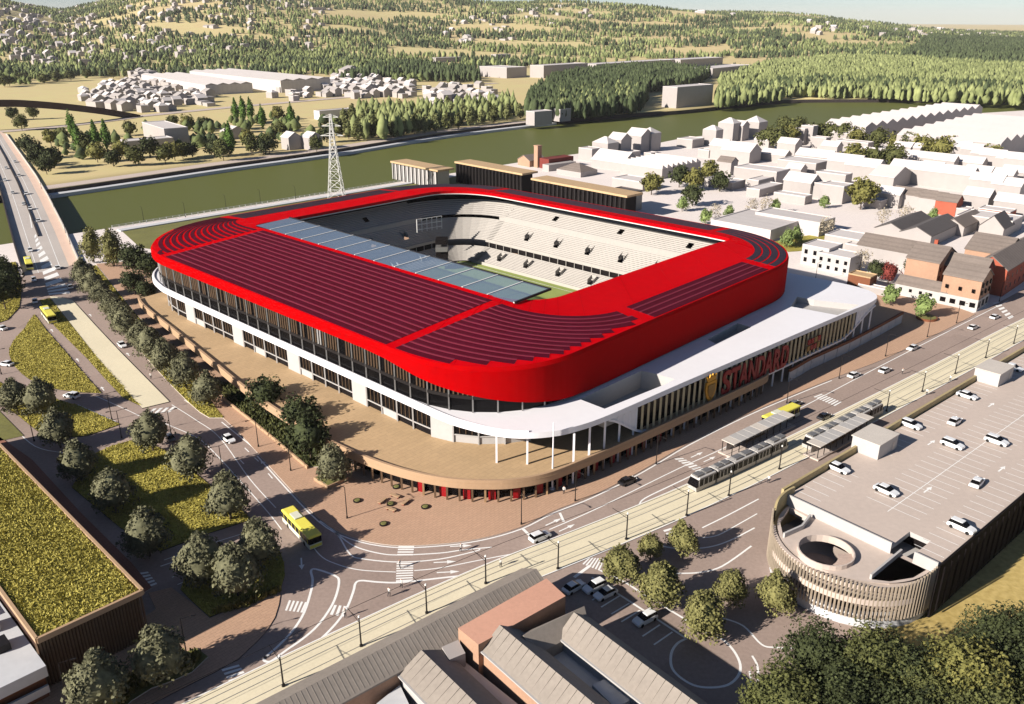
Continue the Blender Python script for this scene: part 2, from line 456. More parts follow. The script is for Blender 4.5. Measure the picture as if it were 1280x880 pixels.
# lower quay shelf on the far side
lw = sp([(-268, 471), (-236, 509), (-193, 563), (-132, 633), (-55, 738), (39, 831)], 8); lo2 = offset_line(lw, -6)
qs = MB(); n_q = len(lw)
qs.mesh([(p[0], p[1], -2.0) for p in lw] + [(p[0], p[1], -2.0) for p in lo2] + [(p[0], p[1], -6) for p in lo2], [(n_q + i, n_q + i + 1, i + 1, i) for i in range(n_q - 1)] + [(2 * n_q + i, 2 * n_q + i + 1, n_q + i + 1, n_q + i) for i in range(n_q - 1)])
tag(qs.build('lower_quay', 'retaining'), 'pale lower quay ledge along the far bank', 'quay', kind='structure')
tag(sheet('riverside_lawn', [(-181, 378), (-30, 529), (10, 500), (-40, 420), (-120, 330), (-158, 345)], .015, 'verge'), 'green verge between the stadium and the river railing', 'lawn', kind='structure')

# ------------------------------------------------------------------ bridge
br_l = [(-184.7, 303.2), (-214.5, 350.2), (-252.0, 410.6), (-292.5, 475.9), (-370.6, 598.6), (-522.5, 832.1)]
br_r = [(-171.6, 319.8), (-208.7, 381.4), (-254.3, 455.1), (-295.7, 520.5), (-346.8, 598.6), (-428.3, 722.9)]
bw = MB(); bw.prism(br_l + br_r[::-1], -1.6, .05)
bridge = tag(bw.build('bridge', 'asphalt_bridge'), 'wide pale road bridge crossing the green river', 'bridge', kind='structure')
mid = lambda a, b, t: (a[0] + (b[0] - a[0]) * t, a[1] + (b[1] - a[1]) * t)
lane = lambda t: [mid(a, b, t) for a, b in zip(br_l, br_r)]
wk = MB()
la, lb = lane(.80), lane(.985)
for i in range(len(la) - 1): wk.face([(la[i][0], la[i][1], .17), (lb[i][0], lb[i][1], .17), (lb[i + 1][0], lb[i + 1][1], .17), (la[i + 1][0], la[i + 1][1], .17)])
wk.build('footway', 'footway_pink', bridge)
for t, nm, h, m in ((.0, 'parapet', 1.4, 'dark_kerb'), (1.0, 'parapet', 1.1, 'kerb')):
    wall_strip(nm, lane(t), .5, -1.5, h, m, bridge)
wall_strip('median_barrier', lane(.47)[1:], .6, .04, .7, 'dark_kerb', bridge)
for t in (.25, .64): ribbon('lane_line', lane(t), .25, .07, 'paint', bridge)
for k in range(4):
    for t in (.25, .75):
        p = mid(lane(t)[1], lane(t)[4], .12 + .25 * k)
        b_ = MB(); b_.box(p[0], p[1], -8, 3, 12, -1.55, R(33)); b_.build('pier', 'kerb', bridge)

# ------------------------------------------------------------------ road, pavements, islands
road = tag(sheet('road', [(-184.7, 303.2), (-179.6, 310.7), (-171.6, 319.8), (-149.1, 297.9), (-98.1, 238.8), (-47.9, 207.9), (0.0, 207.9), (49.6, 216.4), (88.3, 238.8), (151.8, 259.7), (160.2, 265.5), (173.1, 276.8), (196.8, 297.9), (267.8, 358.6)] + [(330, 150), (220, 60), (120, 20), (-120, 20), (-230, 120), (-240, 300)], .02, 'asphalt'),
           'pinkish grey asphalt roads around the stadium with white lines', 'road', kind='structure')
Z1 = .15
def raised(name, pts, m, label, cat='pavement', z=Z1, kerb='kerb', curve=0):
    if curve: pts = sp(pts, curve, True)
    b = MB(); b.prism(pts, -.3, z, top=0, side=1)
    o = b.build(name, [m, kerb])
    return tag(o, label, cat, kind='structure')
KERB = sp([(-75.8, 188.7), (-63.6, 173.6), (-49.0, 153.4), (-37.2, 137.7), (-30.0, 131.8), (-22.1, 129.2), (-14.0, 129.5), (-6.0, 131.3), (1.5, 135.0), (7.9, 140.5), (16.3, 146.4), (27.4, 156.1), (40.2, 168.8), (56.8, 183.3), (75.0, 197.4), (89.3, 207.9), (105.6, 219.4), (126.9, 236.9), (141.2, 248.9), (152.5, 258.9)], 4)
plaza = raised('plaza', KERB + [(150.3, 264.7), (147.3, 268.9), (136.5, 278.6), (128.0, 286.1)] + [(95, 270), (60, 330), (-20, 420), (-130, 330)] + [(-165.2, 319.8), (-146.8, 292.9), (-124.1, 259.7), (-103.6, 230.7), (-87.1, 207.9), (-78.8, 197.4)], 'plaza', 'pink paved plaza wrapping the foot of the stadium')
raised('tree_strip', [(-169.7, 314.1), (-152.7, 288.0), (-137.3, 265.5), (-124.0, 247.4), (-111.9, 230.7), (-100.3, 214.7), (-89.9, 201.0), (-82.1, 191.1), (-77.0, 185.1), (-73.6, 182.0), (-70.0, 182.0), (-74.6, 188.7), (-79.3, 196.4), (-86.7, 206.8), (-103.1, 229.4), (-123.4, 258.1), (-145.9, 290.9), (-164.1, 317.5)], 'grass', 'grass strip under the row of roadside trees', z=.2, kerb='kerb')
bed = raised('planting_bed', [(-73.0, 192.5), (-63.4, 181.1), (-54.1, 169.6), (-44.5, 157.8), (-38.5, 158.2), (-36.8, 162.4), (-45.9, 171.2), (-61.9, 187.8), (-71.8, 200.5), (-81.6, 205.7)], 'verge', 'planting bed between the pavement and the stadium podium', z=.3)
I_GRASS = [('grass_island', [(-156.9, 258.5), (-155.2, 251.9), (-152.9, 245.2), (-151.7, 239.5), (-150.3, 234.0), (-148.1, 228.1), (-145.3, 223.0), (-141.5, 217.6), (-138.1, 213.5), (-133.9, 209.0), (-130.1, 205.5), (-125.4, 202.0), (-119.6, 198.9), (-112.3, 196.9), (-106.4, 196.4), (-112.5, 203.6), (-119.7, 212.4), (-131.4, 226.8), (-143.9, 241.9)], 'big rounded grass island left of the bus lane'),
           ('grass_island', [(-162.9, 273.2), (-160.9, 275.9), (-139.2, 247.4), (-120.0, 222.4), (-104.8, 203.6), (-93.1, 188.7), (-96.3, 191.1), (-100.0, 194.0), (-110.6, 206.8), (-120.8, 219.4), (-132.7, 233.3), (-144.7, 247.4)], 'narrow grass strip between the bus lane and the cream strip'),
           ('grass_island', [(-145.9, 207.9), (-136.9, 203.6), (-127.6, 194.5), (-119.1, 194.0), (-108.3, 188.7), (-93.8, 178.5), (-98.8, 172.7), (-107.1, 170.8), (-121.9, 184.2), (-129.2, 190.1), (-138.1, 194.9)], 'grass island with round trees beside the shaded slip road'),
           ('grass_island', [(-91.1, 149.6), (-92.7, 157.8), (-93.2, 163.9), (-90.9, 167.7), (-87.5, 170.4), (-83.2, 168.8), (-78.3, 165.8), (-72.1, 159.9), (-66.1, 153.8), (-59.7, 147.4), (-53.9, 141.7), (-50.5, 137.7), (-53.6, 135.5), (-57.1, 133.1), (-64.1, 127.3), (-74.8, 135.0)], 'large grass island between the avenue and the green roof'),
           ('grass_island', [(-49.0, 109.3), (-53.3, 113.3), (-56.3, 116.3), (-57.0, 120.7), (-52.5, 127.3), (-46.7, 132.8), (-44.2, 130.2), (-42.3, 127.3), (-40.6, 123.7), (-39.6, 120.2), (-39.3, 116.3), (-42.2, 114.2), (-45.0, 112.3)], 'shaded grass corner with three dense trees'),
           ('grass_island', [(-233.8, 308.5), (-198.3, 322.2), (-186.5, 303.2), (-174.7, 283.2), (-165.8, 265.5), (-162.8, 253.4), (-166.1, 245.9), (-186.4, 238.8)], 'grass verge under the trees left of the bridge road')]
ISL = []
for nm, pts, lab in I_GRASS:
    ISL.append(pts); raised(nm, pts, 'grass', lab, 'lawn', z=.2, kerb='dark_kerb')
cs = raised('concrete_strip', [(-161.9, 277.7), (-157.5, 276.8), (-151.6, 273.2), (-131.6, 247.4), (-114.4, 225.5), (-99.9, 207.4), (-86.8, 191.1), (-89.5, 189.2), (-92.1, 187.3), (-104.4, 202.6), (-120.0, 222.4), (-139.5, 248.1)], 'tram_bed', 'long cream concrete strip between the roads left of the stadium', 'pavement', z=.22, kerb='dark_kerb')
raised('footway', [(-39.3, 116.9), (-38.6, 112.5), (-38.4, 109.3), (-38.9, 105.9), (-39.8, 103.4), (-41.4, 99.9), (-44.0, 97.2), (-46.7, 94.8), (-51.8, 90.1), (-61.8, 83.3), (-70.5, 80.1), (-78.2, 84.0), (-68.1, 95.6), (-62.5, 104.1), (-58.5, 111.3), (-61.4, 115.4), (-58.1, 116.9), (-53.2, 112.9), (-48.9, 109.0), (-44.9, 111.9)], 'plaza', 'pink footway curving round the lower left junction corner', kerb='dark_kerb')
raised('footway', [(-124.5, 163.2), (-122.3, 174.8), (-105.7, 161.4), (-85.1, 140.5), (-67.7, 123.7), (-61.4, 116.9), (-64.6, 111.7), (-72.5, 104.1), (-81.2, 94.0)], 'brick_paving', 'dark red paving around the green roofed building')
bed2 = raised('planting_bed', [(-57.1, 89.5), (-57.8, 93.1), (-57.6, 95.6), (-55.4, 97.5), (-53.0, 98.9), (-48.6, 102.0), (-46.1, 100.1), (-47.4, 96.9), (-49.7, 95.1), (-52.1, 93.7), (-54.0, 91.3), (-54.8, 89.2)], 'verge', 'hedge bed on the pink footway at the lower left', z=.35)
raised('verge', [(-142.8, 192.5), (-126.6, 185.5), (-113.7, 172.7), (-117.7, 170.0), (-129.7, 171.6)], 'verge', 'dark verge beside the slip road left of the green roof', 'lawn')
sheet_f = tag(sheet('field', [(60.3, 107.0), (63.2, 108.6), (69.3, 113.3), (77.6, 119.3), (87.4, 127.3), (98.4, 136.3), (114.3, 149.6)] + [(200, 130), (150, 40), (70, 50), (48, 88)] + [(54.0, 101.4), (56.9, 105.6)], .035, 'meadow'), 'ochre dry grass field beside the car park', 'field', kind='structure')
tag(sheet('lawn', [(114.7, 355.8), (124.7, 363.0), (146.3, 373.5), (157.4, 372.0), (152.5, 363.0), (134.0, 348.9), (120.7, 339.5), (115.3, 338.2)], .02, 'grass'), 'small lawn behind the white canopy end', 'lawn', kind='structure')
# tramway
tram_c = sp([(-75, 62), (-46, 86), (-22, 105.3), (-3, 119.5), (14, 130.5), (34, 144), (60, 163.5), (105, 199.5), (135, 224), (158, 243), (230, 300), (330, 380)], 6)
b = MB(); tl, tr_ = offset_line(tram_c, 4.1), offset_line(tram_c, -4.1)
b.prism(tl + tr_[::-1], -.2, .12)
tramway = tag(b.build('tramway', 'tram_bed'), 'cream concrete tram bed with two tracks beside the road', 'tramway', kind='structure')
for off in (-2.6, -1.2, 1.2, 2.6): ribbon('rail', offset_line(tram_c, off), .14, .13, 'grey_metal', tramway)
for off in (-4.1, 4.1): ribbon('edge_line', offset_line(tram_c, off * 1.02), .22, .14, 'paint', tramway)

# painted lines: parts of the road
ZL = .03
def line(pts, w=.28, name='lane_line', n=5, closed=False, parent=road, z=ZL):
    return ribbon(name, sp(pts, n, closed) if n else pts, w, z, 'paint', parent, closed)
line([(-37.6, 100.0), (-36.2, 102.7), (-34.8, 106.2), (-34.0, 110.5), (-34.1, 116.0), (-34.5, 119.1), (-35.3, 121.4), (-35.0, 122.2), (-33.1, 121.5), (-30.8, 120.2), (-29.9, 118.9), (-29.6, 115.5), (-29.9, 111.8), (-31.1, 107.4), (-32.8, 104.3), (-34.7, 101.8), (-36.0, 99.9), (-36.8, 99.3)], .42, 'island_line', 4, True)
line([(-40.2, 92.8), (-38.0, 95.3), (-34.6, 98.3), (-32.2, 100.7), (-30.1, 104.0), (-28.3, 107.8), (-27.2, 111.8), (-26.9, 116.0), (-26.9, 118.2), (-26.0, 118.9), (-23.1, 118.5), (-19.3, 118.4), (-12.5, 119.6), (-5.6, 121.0), (-2.1, 123.1), (1.4, 125.4), (8.9, 130.4)], .42)
line(offset_line(KERB, -.5)[6:60], .3, 'edge_line', 0)
line([(-37.2, 137.4), (-33.0, 133.0), (-29.4, 126.6), (-26.6, 125.1), (-20.0, 124.2), (-12.9, 125.1), (-6.6, 127.5), (-6.0, 128.2)], .3)
line([(-33.0, 133.0), (-29.1, 129.1), (-24.4, 126.9), (-20.3, 126.3), (-13.1, 126.9), (-8.8, 127.9), (-3.7, 128.7)], .3)
line([(-45.7, 140.5), (-39.2, 132.8), (-34.8, 126.3), (-31.4, 123.7), (-26.8, 121.9), (-20.4, 121.3)], .22)
line([(-17.2, 121.7), (-12.7, 122.5), (-5.7, 124.8), (0.0, 126.6), (2.2, 127.0)], .25)
line([(2.1, 134.6), (3.6, 132.0)], .6, 'stop_line', 1)
for pts in ([(-70.0, 180.0), (-63.2, 172.3), (-55.0, 162.8), (-45.8, 150.5), (-37.1, 138.5)],): line(pts, .3, 'edge_line')
line([(-85.7, 189.7), (-76.6, 181.1), (-67.8, 171.9), (-55.5, 153.4), (-46.9, 142.0)], .22); line([(-83.2, 179.1), (-73.1, 171.9), (-66.6, 164.6), (-57.2, 152.5), (-48.1, 140.5), (-43.8, 134.4)], .22); line([(-83.6, 192.5), (-74.7, 184.2)], .2)
for a in ([(-59.9, 161.4), (-58.5, 159.6)], [(-57.0, 162.4), (-55.6, 160.7)], [(-52.1, 155.5), (-50.6, 153.4)], [(-60.5, 166.9), (-59.0, 165.0)]): line(a, .25, 'lane_dash', 1)
line([(-107.2, 194.9), (-95.3, 186.4), (-88.9, 181.5)], .2); line([(-109.4, 189.7), (-95.5, 180.2)], .25)
line([(-133.2, 190.1), (-120.5, 178.9), (-108.4, 167.7), (-100.3, 164.6)], .25); line([(-62.4, 124.8), (-55.9, 129.7), (-51.2, 132.8)], .2); line([(-59.1, 119.8), (-54.3, 124.8), (-51.2, 127.7)], .2); line([(-57.4, 117.8), (-52.9, 122.0)], .18)
line([(-160.5, 303.2), (-152.1, 290.9)], .4, 'edge_line'); line([(-42.5, 91.0), (-36.5, 96.1)], .22)
# road in front of the stadium
line([(7.1, 134.4), (17.2, 142.0), (35.9, 157.5), (47.5, 166.5), (61.3, 178.5), (77.5, 192.5), (102.9, 214.7), (137.7, 244.5), (171.2, 273.2)], .26)
line([(24.9, 140.7), (25.5, 143.3), (27.1, 145.7), (33.2, 150.6), (40.4, 156.3), (47.2, 161.9), (59.4, 171.9)], .34)
line([(69.6, 174.8), (83.6, 186.9), (105.3, 204.7)], .3)
line([(10.0, 137.1), (9.4, 140.2)], .5, 'stop_line', 1)
# roads between the tramway and the car park
line([(27.0, 129.3), (30.8, 128.2), (36.0, 128.7), (40.5, 130.8), (46.3, 135.0)], .3); line([(28.5, 120.9), (33.0, 121.2), (37.3, 123.0), (44.1, 129.1)], .34)
line([(36.3, 135.0), (42.3, 139.4), (49.9, 145.3)], .3); line([(35.6, 131.7), (38.8, 132.6), (44.0, 136.6), (48.1, 139.9)], .26)
line([(24.0, 120.2), (28.3, 114.8)], .3); line([(13.9, 119.8), (18.2, 115.0), (22.8, 109.7), (27.3, 104.4)], .4, 'bay_line', 1)
line([(27.3, 104.4), (25.7, 103.3), (24.4, 101.2), (23.9, 98.4), (24.6, 96.4), (26.4, 94.6), (28.7, 94.1), (31.4, 94.6), (33.4, 96.4), (34.3, 98.7), (34.1, 101.5), (33.0, 104.1), (31.0, 105.6), (27.9, 109.0), (24.9, 112.3), (21.7, 115.8), (19.4, 118.5), (15.5, 121.8)], .4, 'bay_line', 4)
for a, b_ in (((18.1, 114.8), (14.7, 111.9)), ((19.5, 112.9), (16.2, 110.2)), ((21.0, 111.1), (17.6, 108.3)), ((23.7, 107.6), (20.5, 104.9)), ((25.4, 105.9), (22.0, 103.0)), ((16.6, 116.7), (13.4, 113.7))): line([a, b_], .28, 'bay_line', 1)
line([(10.8, 119.8), (13.9, 123.2)], .6, 'bay_line', 1); line([(34.2, 109.2), (37.0, 107.3), (38.7, 103.1), (40.6, 102.4), (43.9, 102.2)], .34); line([(36.6, 100.6), (36.8, 98.4), (36.0, 95.4), (34.8, 93.5)], .34)
def arrow(p, ang, L=3.0, parent=road):
    b = MB(); c, s = math.cos(R(ang)), math.sin(R(ang))
    q = lambda x, y: (p[0] + c * x - s * y, p[1] + s * x + c * y, ZL + .004)
    b.face([q(-L / 2, -.14), q(L * .1, -.14), q(L * .1, .14), q(-L / 2, .14)]); b.face([q(L * .1, -.5), q(L / 2, 0), q(L * .1, .5)])
    return b.build('direction_arrow', 'paint', parent)
for p, a, L in (((-37.5, 123.7),-75,3.6), ((-12.0, 124.2),5,4), ((-11.2, 121.3),5,4), ((-9.4, 129.1),5,4), ((8.0, 137.0),38,4), ((10.5, 135.0),38,4), ((41.2, 163.7),38,4), ((43.6, 161.7),38,4), ((-138.4, 258.1),128,3), ((-123.8, 219.4),128,3), ((-107.6, 199.5),128,3), ((-111.3, 223.7),128,3), ((-143.6, 243.7),128,3), ((-54.1, 159.6),128,4), ((-60.7, 124.1),35,4), ((35.0, 95.4),-100,4)): arrow(p, a, L)
def zebra(a, b, c, d, n, fill=.55):
    """bars spread from edge a-d to edge b-c; each bar runs from side a-b to side d-c"""
    for k in range(n):
        t0, t1 = (k + .5 - fill / 2) / n, (k + .5 + fill / 2) / n
        q = [mid(a, b, t0), mid(a, b, t1), mid(d, c, t1), mid(d, c, t0)]
        m_ = MB(); m_.face([(x[0], x[1], ZL + .006) for x in q]); m_.build('crossing_stripe', 'paint', road)
zebra((-20.9, 129.2), (-20.8, 126.0), (-17.9, 126.0), (-18.0, 129.2), 4); zebra((-20.6, 124.1), (-20.0, 118.4), (-17.1, 118.7), (-17.6, 124.1), 8)
zebra((-37.4, 111.1), (-34.1, 110.5), (-33.9, 113.1), (-37.4, 113.7), 5); zebra((-29.9, 110.1), (-27.1, 109.5), (-27.2, 112.1), (-29.6, 112.5), 3)
zebra((-43.5, 97.9), (-40.0, 93.4), (-37.9, 94.8), (-41.2, 98.9), 6); zebra((-66.2, 121.1), (-62.5, 116.3), (-60.8, 117.8), (-64.1, 121.6), 5)
zebra((-90.0, 184.2), (-84.2, 185.5), (-83.9, 188.7), (-89.7, 187.3), 4); zebra((35.7, 162.1), (39.7, 155.8), (41.7, 157.2), (37.6, 162.4), 7)
zebra((77.4, 194.5), (81.1, 188.7), (83.7, 191.1), (80.1, 196.4), 8); zebra((12.4, 123.7), (15.5, 121.6), (16.8, 125.1), (13.8, 125.6), 6)
zebra((28.6, 134.4), (29.6, 131.3), (30.7, 131.8), (30.3, 135.2), 3); zebra((164.7, 271.5), (160.7, 253.4), (163.6, 255.8), (167.6, 273.2), 6)
# hatched taper on the avenue
ha, hb = [(-217.0, 370.5), (-202.0, 344.8), (-183.8, 314.1), (-168.3, 288.0), (-161.9, 277.7)], [(-217.1, 372.0), (-201.3, 347.5), (-181.2, 317.5), (-163.4, 291.9), (-153.3, 276.8)]
for k in range(13):
    t0 = .05 + k / 13. * .93; t1 = t0 + .042
    f = lambda L, t: mid(L[min(3, int(t * 4))], L[min(3, int(t * 4)) + 1], t * 4 - min(3, int(t * 4)))
    m_ = MB(); m_.face([(x[0], x[1], ZL + .03) for x in (f(ha, t0), f(hb, max(0, t0 - .03)), f(hb, max(0.02, t1 - .03)), f(ha, t1))]); m_.build('hatch_stripe', 'paint', road)
line([(-223.6, 381.4), (-247.0, 421.9), (-274.9, 468.8)], .5, 'lane_line', 3, z=.09)
# pavements of the stadium side: low wall by the planting bed
tag(wall_strip('low_wall', [(-73.9, 192.8), (-64.1, 181.5), (-54.1, 169.6), (-44.0, 157.2)], .35, .1, .85, 'rim_tan'), 'low pale wall edging the planting bed', 'wall')

# ------------------------------------------------------------------ the stadium
TH = R(46.5); BX, BY = math.cos(TH), math.sin(TH)
W = lambda s, t: (s * BX - t * BY, s * BY + t * BX)          # stadium axes (s along the street side, t along the avenue side) to metres
W3 = lambda s, t, z: (s * BX - t * BY, s * BY + t * BX, z)
NC = 20
def rr(s0, s1, t0, t1, rad, n=NC, m=14):
    """rounded rectangle, anticlockwise from the front corner: front, right, back, left"""
    cs_ = [(s0 + rad[0], t0 + rad[0], rad[0], 180), (s1 - rad[1], t0 + rad[1], rad[1], 270), (s1 - rad[2], t1 - rad[2], rad[2], 0), (s0 + rad[3], t1 - rad[3], rad[3], 90)]
    out = []
    for i, (cx, cy, r, a) in enumerate(cs_):
        arc = [(cx + r * math.cos(R(a + 90 * k / n)), cy + r * math.sin(R(a + 90 * k / n))) for k in range(n + 1)]
        out += arc
        c2 = cs_[(i + 1) % 4]; e = (c2[0] + c2[2] * math.cos(R(c2[3])), c2[1] + c2[2] * math.sin(R(c2[3])))
        for k in range(1, m): out.append(mid(arc[-1], e, k / m))
    return out
RS0, RS1, RT0, RT1 = 103.0, 254.0, 103.6, 281.0
RAD = (25, 35, 38, 40)
ROOF = rr(RS0, RS1, RT0, RT1, RAD)
HOLE = rr(139.0, 237.5, 128.0, 253.0, (15, 3, 20, 5))
NL = len(ROOF)
def sdf(s, t):
    """distance inside the roof outline"""
    cx, cy = (RS0 + RS1) / 2, (RT0 + RT1) / 2
    r = RAD[(0 if s < cx else 1) if t < cy else (3 if s < cx else 2)]
    qx, qy = abs(s - cx) - (RS1 - RS0) / 2 + r, abs(t - cy) - (RT1 - RT0) / 2 + r
    return -(min(max(qx, qy), 0) + math.hypot(max(qx, 0), max(qy, 0)) - r)
zr = lambda s, t: 24.0 + .07 * max(0, min(sdf(s, t), 36))
stadium = thing('stadium', 'huge red roofed football stadium with white canopy ring and tan podium', 'stadium', W3(178, 190, 0))
KR = 12
b = MB()
ring = lambda k: [mid(ROOF[i], HOLE[i], k / KR) for i in range(NL)]
vs = []
out0 = [mid(ROOF[i], HOLE[i], .018) for i in range(NL)]
loops = [[W3(*p, zr(*p)) for p in (out0 if k == 0 else ring(k))] for k in range(KR + 1)]
loops.append([W3(*p, zr(*p) - 1.3) for p in HOLE])
vs = [p for lp in loops for p in lp]
fs = [(k * NL + i, k * NL + (i + 1) % NL, (k + 1) * NL + (i + 1) % NL, (k + 1) * NL + i) for k in range(KR + 1) for i in range(NL)]
b.mesh(vs, fs)
roof = b.build('roof_deck', 'red', stadium)
b = MB()
lo_ = [[W3(*p, zr(*p) - 1.35) for p in ring(k)] for k in range(0, KR + 1)]
b.mesh([p for lp in lo_ for p in lp], [(k * NL + i, (k + 1) * NL + i, (k + 1) * NL + (i + 1) % NL, k * NL + (i + 1) % NL) for k in range(KR) for i in range(NL)])
b.build('roof_soffit', 'soffit', stadium)
# fascia: thin along the avenue, full height round the front corner and along the street
d0 = [0.0]
for i in range(1, NL): d0.append(d0[-1] + math.dist(ROOF[i], ROOF[i - 1]))
per = d0[-1] + math.dist(ROOF[0], ROOF[-1])
def fascia_z(i):
    d = d0[i]
    if d > per - 60: d -= per
    k = float(smooth(-16, 50, d)) if d < 300 else 0.0
    if 300 <= d0[i] < per - 200: k = 1 - float(smooth(300, 340, d0[i]))
    return 21.6 + (13.5 - 21.6) * k
inset = lambda lp, d: [(p[0] + n_[0] * d, p[1] + n_[1] * d) for p, n_ in zip(lp, normals(lp))]
def normals(lp):
    o = []; n = len(lp)
    for i in range(n):
        a, c = lp[i - 1], lp[(i + 1) % n]; tx, ty = c[0] - a[0], c[1] - a[1]; L = math.hypot(tx, ty) or 1
        o.append((-ty / L, tx / L))
    return o
b = MB()
in1 = inset(ROOF, .9)
lay = [[W3(*out0[i], zr(*out0[i]) - .005) for i in range(NL)], [W3(*ROOF[i], 23.25) for i in range(NL)], [W3(*ROOF[i], fascia_z(i)) for i in range(NL)], [W3(*in1[i], fascia_z(i) + .1) for i in range(NL)], [W3(*in1[i], 22.6) for i in range(NL)]]
b.mesh([p for l_ in lay for p in l_], [((k + 1) * NL + i, (k + 1) * NL + (i + 1) % NL, k * NL + (i + 1) % NL, k * NL + i) for k in range(4) for i in range(NL)])
fascia = b.build('roof_fascia', 'red_wall', stadium, smooth=False)
for k in range(0, NL, 3):                                 # standing joints of the red roof sheets, running from edge to opening
    if sdf(*HOLE[k]) < 8: continue
    b = MB()
    for j in range(KR):
        a_, c_ = mid(ROOF[k], HOLE[k], .03 + .97 * j / KR), mid(ROOF[k], HOLE[k], .03 + .97 * (j + 1) / KR)
        b.beam(W3(*a_, zr(*a_) + .01), W3(*c_, zr(*c_) + .01), .1, .06)
    b.build('roof_joint', 'red_wall', roof)
# solar strips: each one a slab of its own following the roof
def strip(a, c, m='panel', nm='solar_strip'):
    """a, c: outer and inner edge polylines in stadium axes"""
    b = MB(); n = len(a); H_ = .09
    q = [W3(*p, zr(*p) + H_) for p in a] + [W3(*p, zr(*p) + H_) for p in c]
    q += [W3(*p, zr(*p) - .05) for p in a] + [W3(*p, zr(*p) - .05) for p in c]
    f = [(i, n + i, n + i + 1, i + 1) for i in range(n - 1)]
    f += [(2 * n + i, i, i + 1, 2 * n + i + 1) for i in range(n - 1)] + [(n + i, 3 * n + i, 3 * n + i + 1, n + i + 1) for i in range(n - 1)]
    f += [(0, 2 * n, 3 * n, n), (n - 1, 2 * n - 1, 4 * n - 1, 3 * n - 1)]
    b.mesh(q, f); return b.build(nm, m, stadium)
PIT, GAP = 2.24, .5
def rail(a, c):
    """muted rail between two rows of panels"""
    b = MB(); n = len(a)
    q = [W3(*p, zr(*p) + .16) for p in a] + [W3(*p, zr(*p) + .16) for p in c] + [W3(*p, zr(*p) - .05) for p in a] + [W3(*p, zr(*p) - .05) for p in c]
    b.mesh(q, [(i, n + i, n + i + 1, i + 1) for i in range(n - 1)] + [(2 * n + i, i, i + 1, 2 * n + i + 1) for i in range(n - 1)] + [(n + i, 3 * n + i, 3 * n + i + 1, n + i + 1) for i in range(n - 1)] + [(0, 2 * n, 3 * n, n), (n - 1, 2 * n - 1, 4 * n - 1, 3 * n - 1)])
    return b.build('panel_rail', 'panel_edge', stadium)
for k in range(15):
    s0 = 104.1 + k * PIT
    ts = np.linspace(136.8, 242.0, 9)
    strip([(s0, t) for t in ts], [(s0 + PIT - GAP, t) for t in ts])
    if k < 14: rail([(s0 + PIT - GAP + .01, t) for t in ts], [(s0 + PIT - .01, t) for t in ts])
    R1 = 158.4 - s0; R0 = R1 - PIT + GAP                      # the same rows swing round the front corner
    arc = lambda r: [(158.4 + r * math.cos(R(a_)), 133.6 + r * math.sin(R(a_))) for a_ in np.linspace(180, 270, 46)]
    A, B_ = arc(R1), arc(R0)
    ok = [i for i in range(46) if A[i][1] > 104.4 and sdf(*A[i]) > .9 and A[i][0] < 155.6]
    if len(ok) > 2:
        strip([A[i] for i in ok], [B_[i] for i in ok])
        if k < 14: A2, B2 = arc(R0 - .01), arc(R1 - PIT + .01); rail([A2[i] for i in ok], [B2[i] for i in ok])
    # far left corner: wider red joints
    f0, f1 = k / 15., (k + .62) / 15.
    el = lambda f: [(143.5 + (5.8 + 33.6 * (1 - f)) * math.cos(R(a_)), 244.2 + (23.8 + 12.0 * (1 - f)) * math.sin(R(a_))) for a_ in np.linspace(178, 92, 24)]
    A, B_ = el(f0), el(f1)
    ok = [i for i in range(24) if sdf(*A[i]) > .7]
    if len(ok) > 2: strip([A[i] for i in ok], [B_[i] for i in ok], 'panel')
for k in range(4):
    t0 = 104.4 + k * PIT
    ss = np.linspace(159.6, 216.0, 8)
    strip([(s, t0) for s in ss], [(s, t0 + PIT - GAP) for s in ss])
    if k < 3: rail([(s, t0 + PIT - GAP + .01) for s in ss], [(s, t0 + PIT - .01) for s in ss])
    f0, f1 = 1 - k / 4., 1 - (k + .78) / 4.
    el = lambda f: [(219 + (24 + 10.0 * f) * math.cos(R(a_)), 138.6 + (24.4 + 9.7 * f) * math.sin(R(a_))) for a_ in np.linspace(272, 358, 24)]
    strip(el(f0), el(f1), 'panel_slate')
    ts = np.linspace(140.5, 241, 9); s1 = 243 + 9.6 * f0; s2 = 243 + 9.6 * f1
    strip([(s1, t) for t in ts], [(s2, t) for t in ts], 'panel_slate')
    el = lambda f: [(216 + (27 + 9.8 * f) * math.cos(R(a_)), 243 + (25 + 12 * f) * math.sin(R(a_))) for a_ in np.linspace(2, 90, 24)]
    strip(el(f0), el(f1), 'panel_slate')
    t1, t2 = 268 + 11.4 * f0, 268 + 11.4 * f1
    ss = np.linspace(145.5, 214, 6)
    strip([(s, t1) for s in ss], [(s, t2) for s in ss], 'panel_slate')
# glazed roof strip over the avenue stand
gz = 26.45
NP = 13
for k in range(NP):
    t0, t1 = 131.5 + 118.5 * k / NP, 131.5 + 118.5 * (k + 1) / NP
    b = MB(); b.mesh([W3(139.2, t0 + .22, gz), W3(152.3, t0 + .22, gz + .45), W3(152.3, t1 - .22, gz + .45), W3(139.2, t1 - .22, gz)], [(0, 1, 2, 3)])
    b.build('roof_pane', 'roof_glass', stadium)
    b = MB(); b.beam(W3(139.2, t0, gz + .02), W3(152.3, t0, gz + .47), .34, .3); b.build('glazing_bar', 'steel_white', stadium)
b = MB(); b.beam(W3(152.5, 131.3, gz + .45), W3(152.5, 250.2, gz + .45), .4, .5); b.beam(W3(139.3, 131.3, gz), W3(152.6, 131.3, gz + .45), .5, .5); b.build('glazing_edge', 'black_metal', stadium)
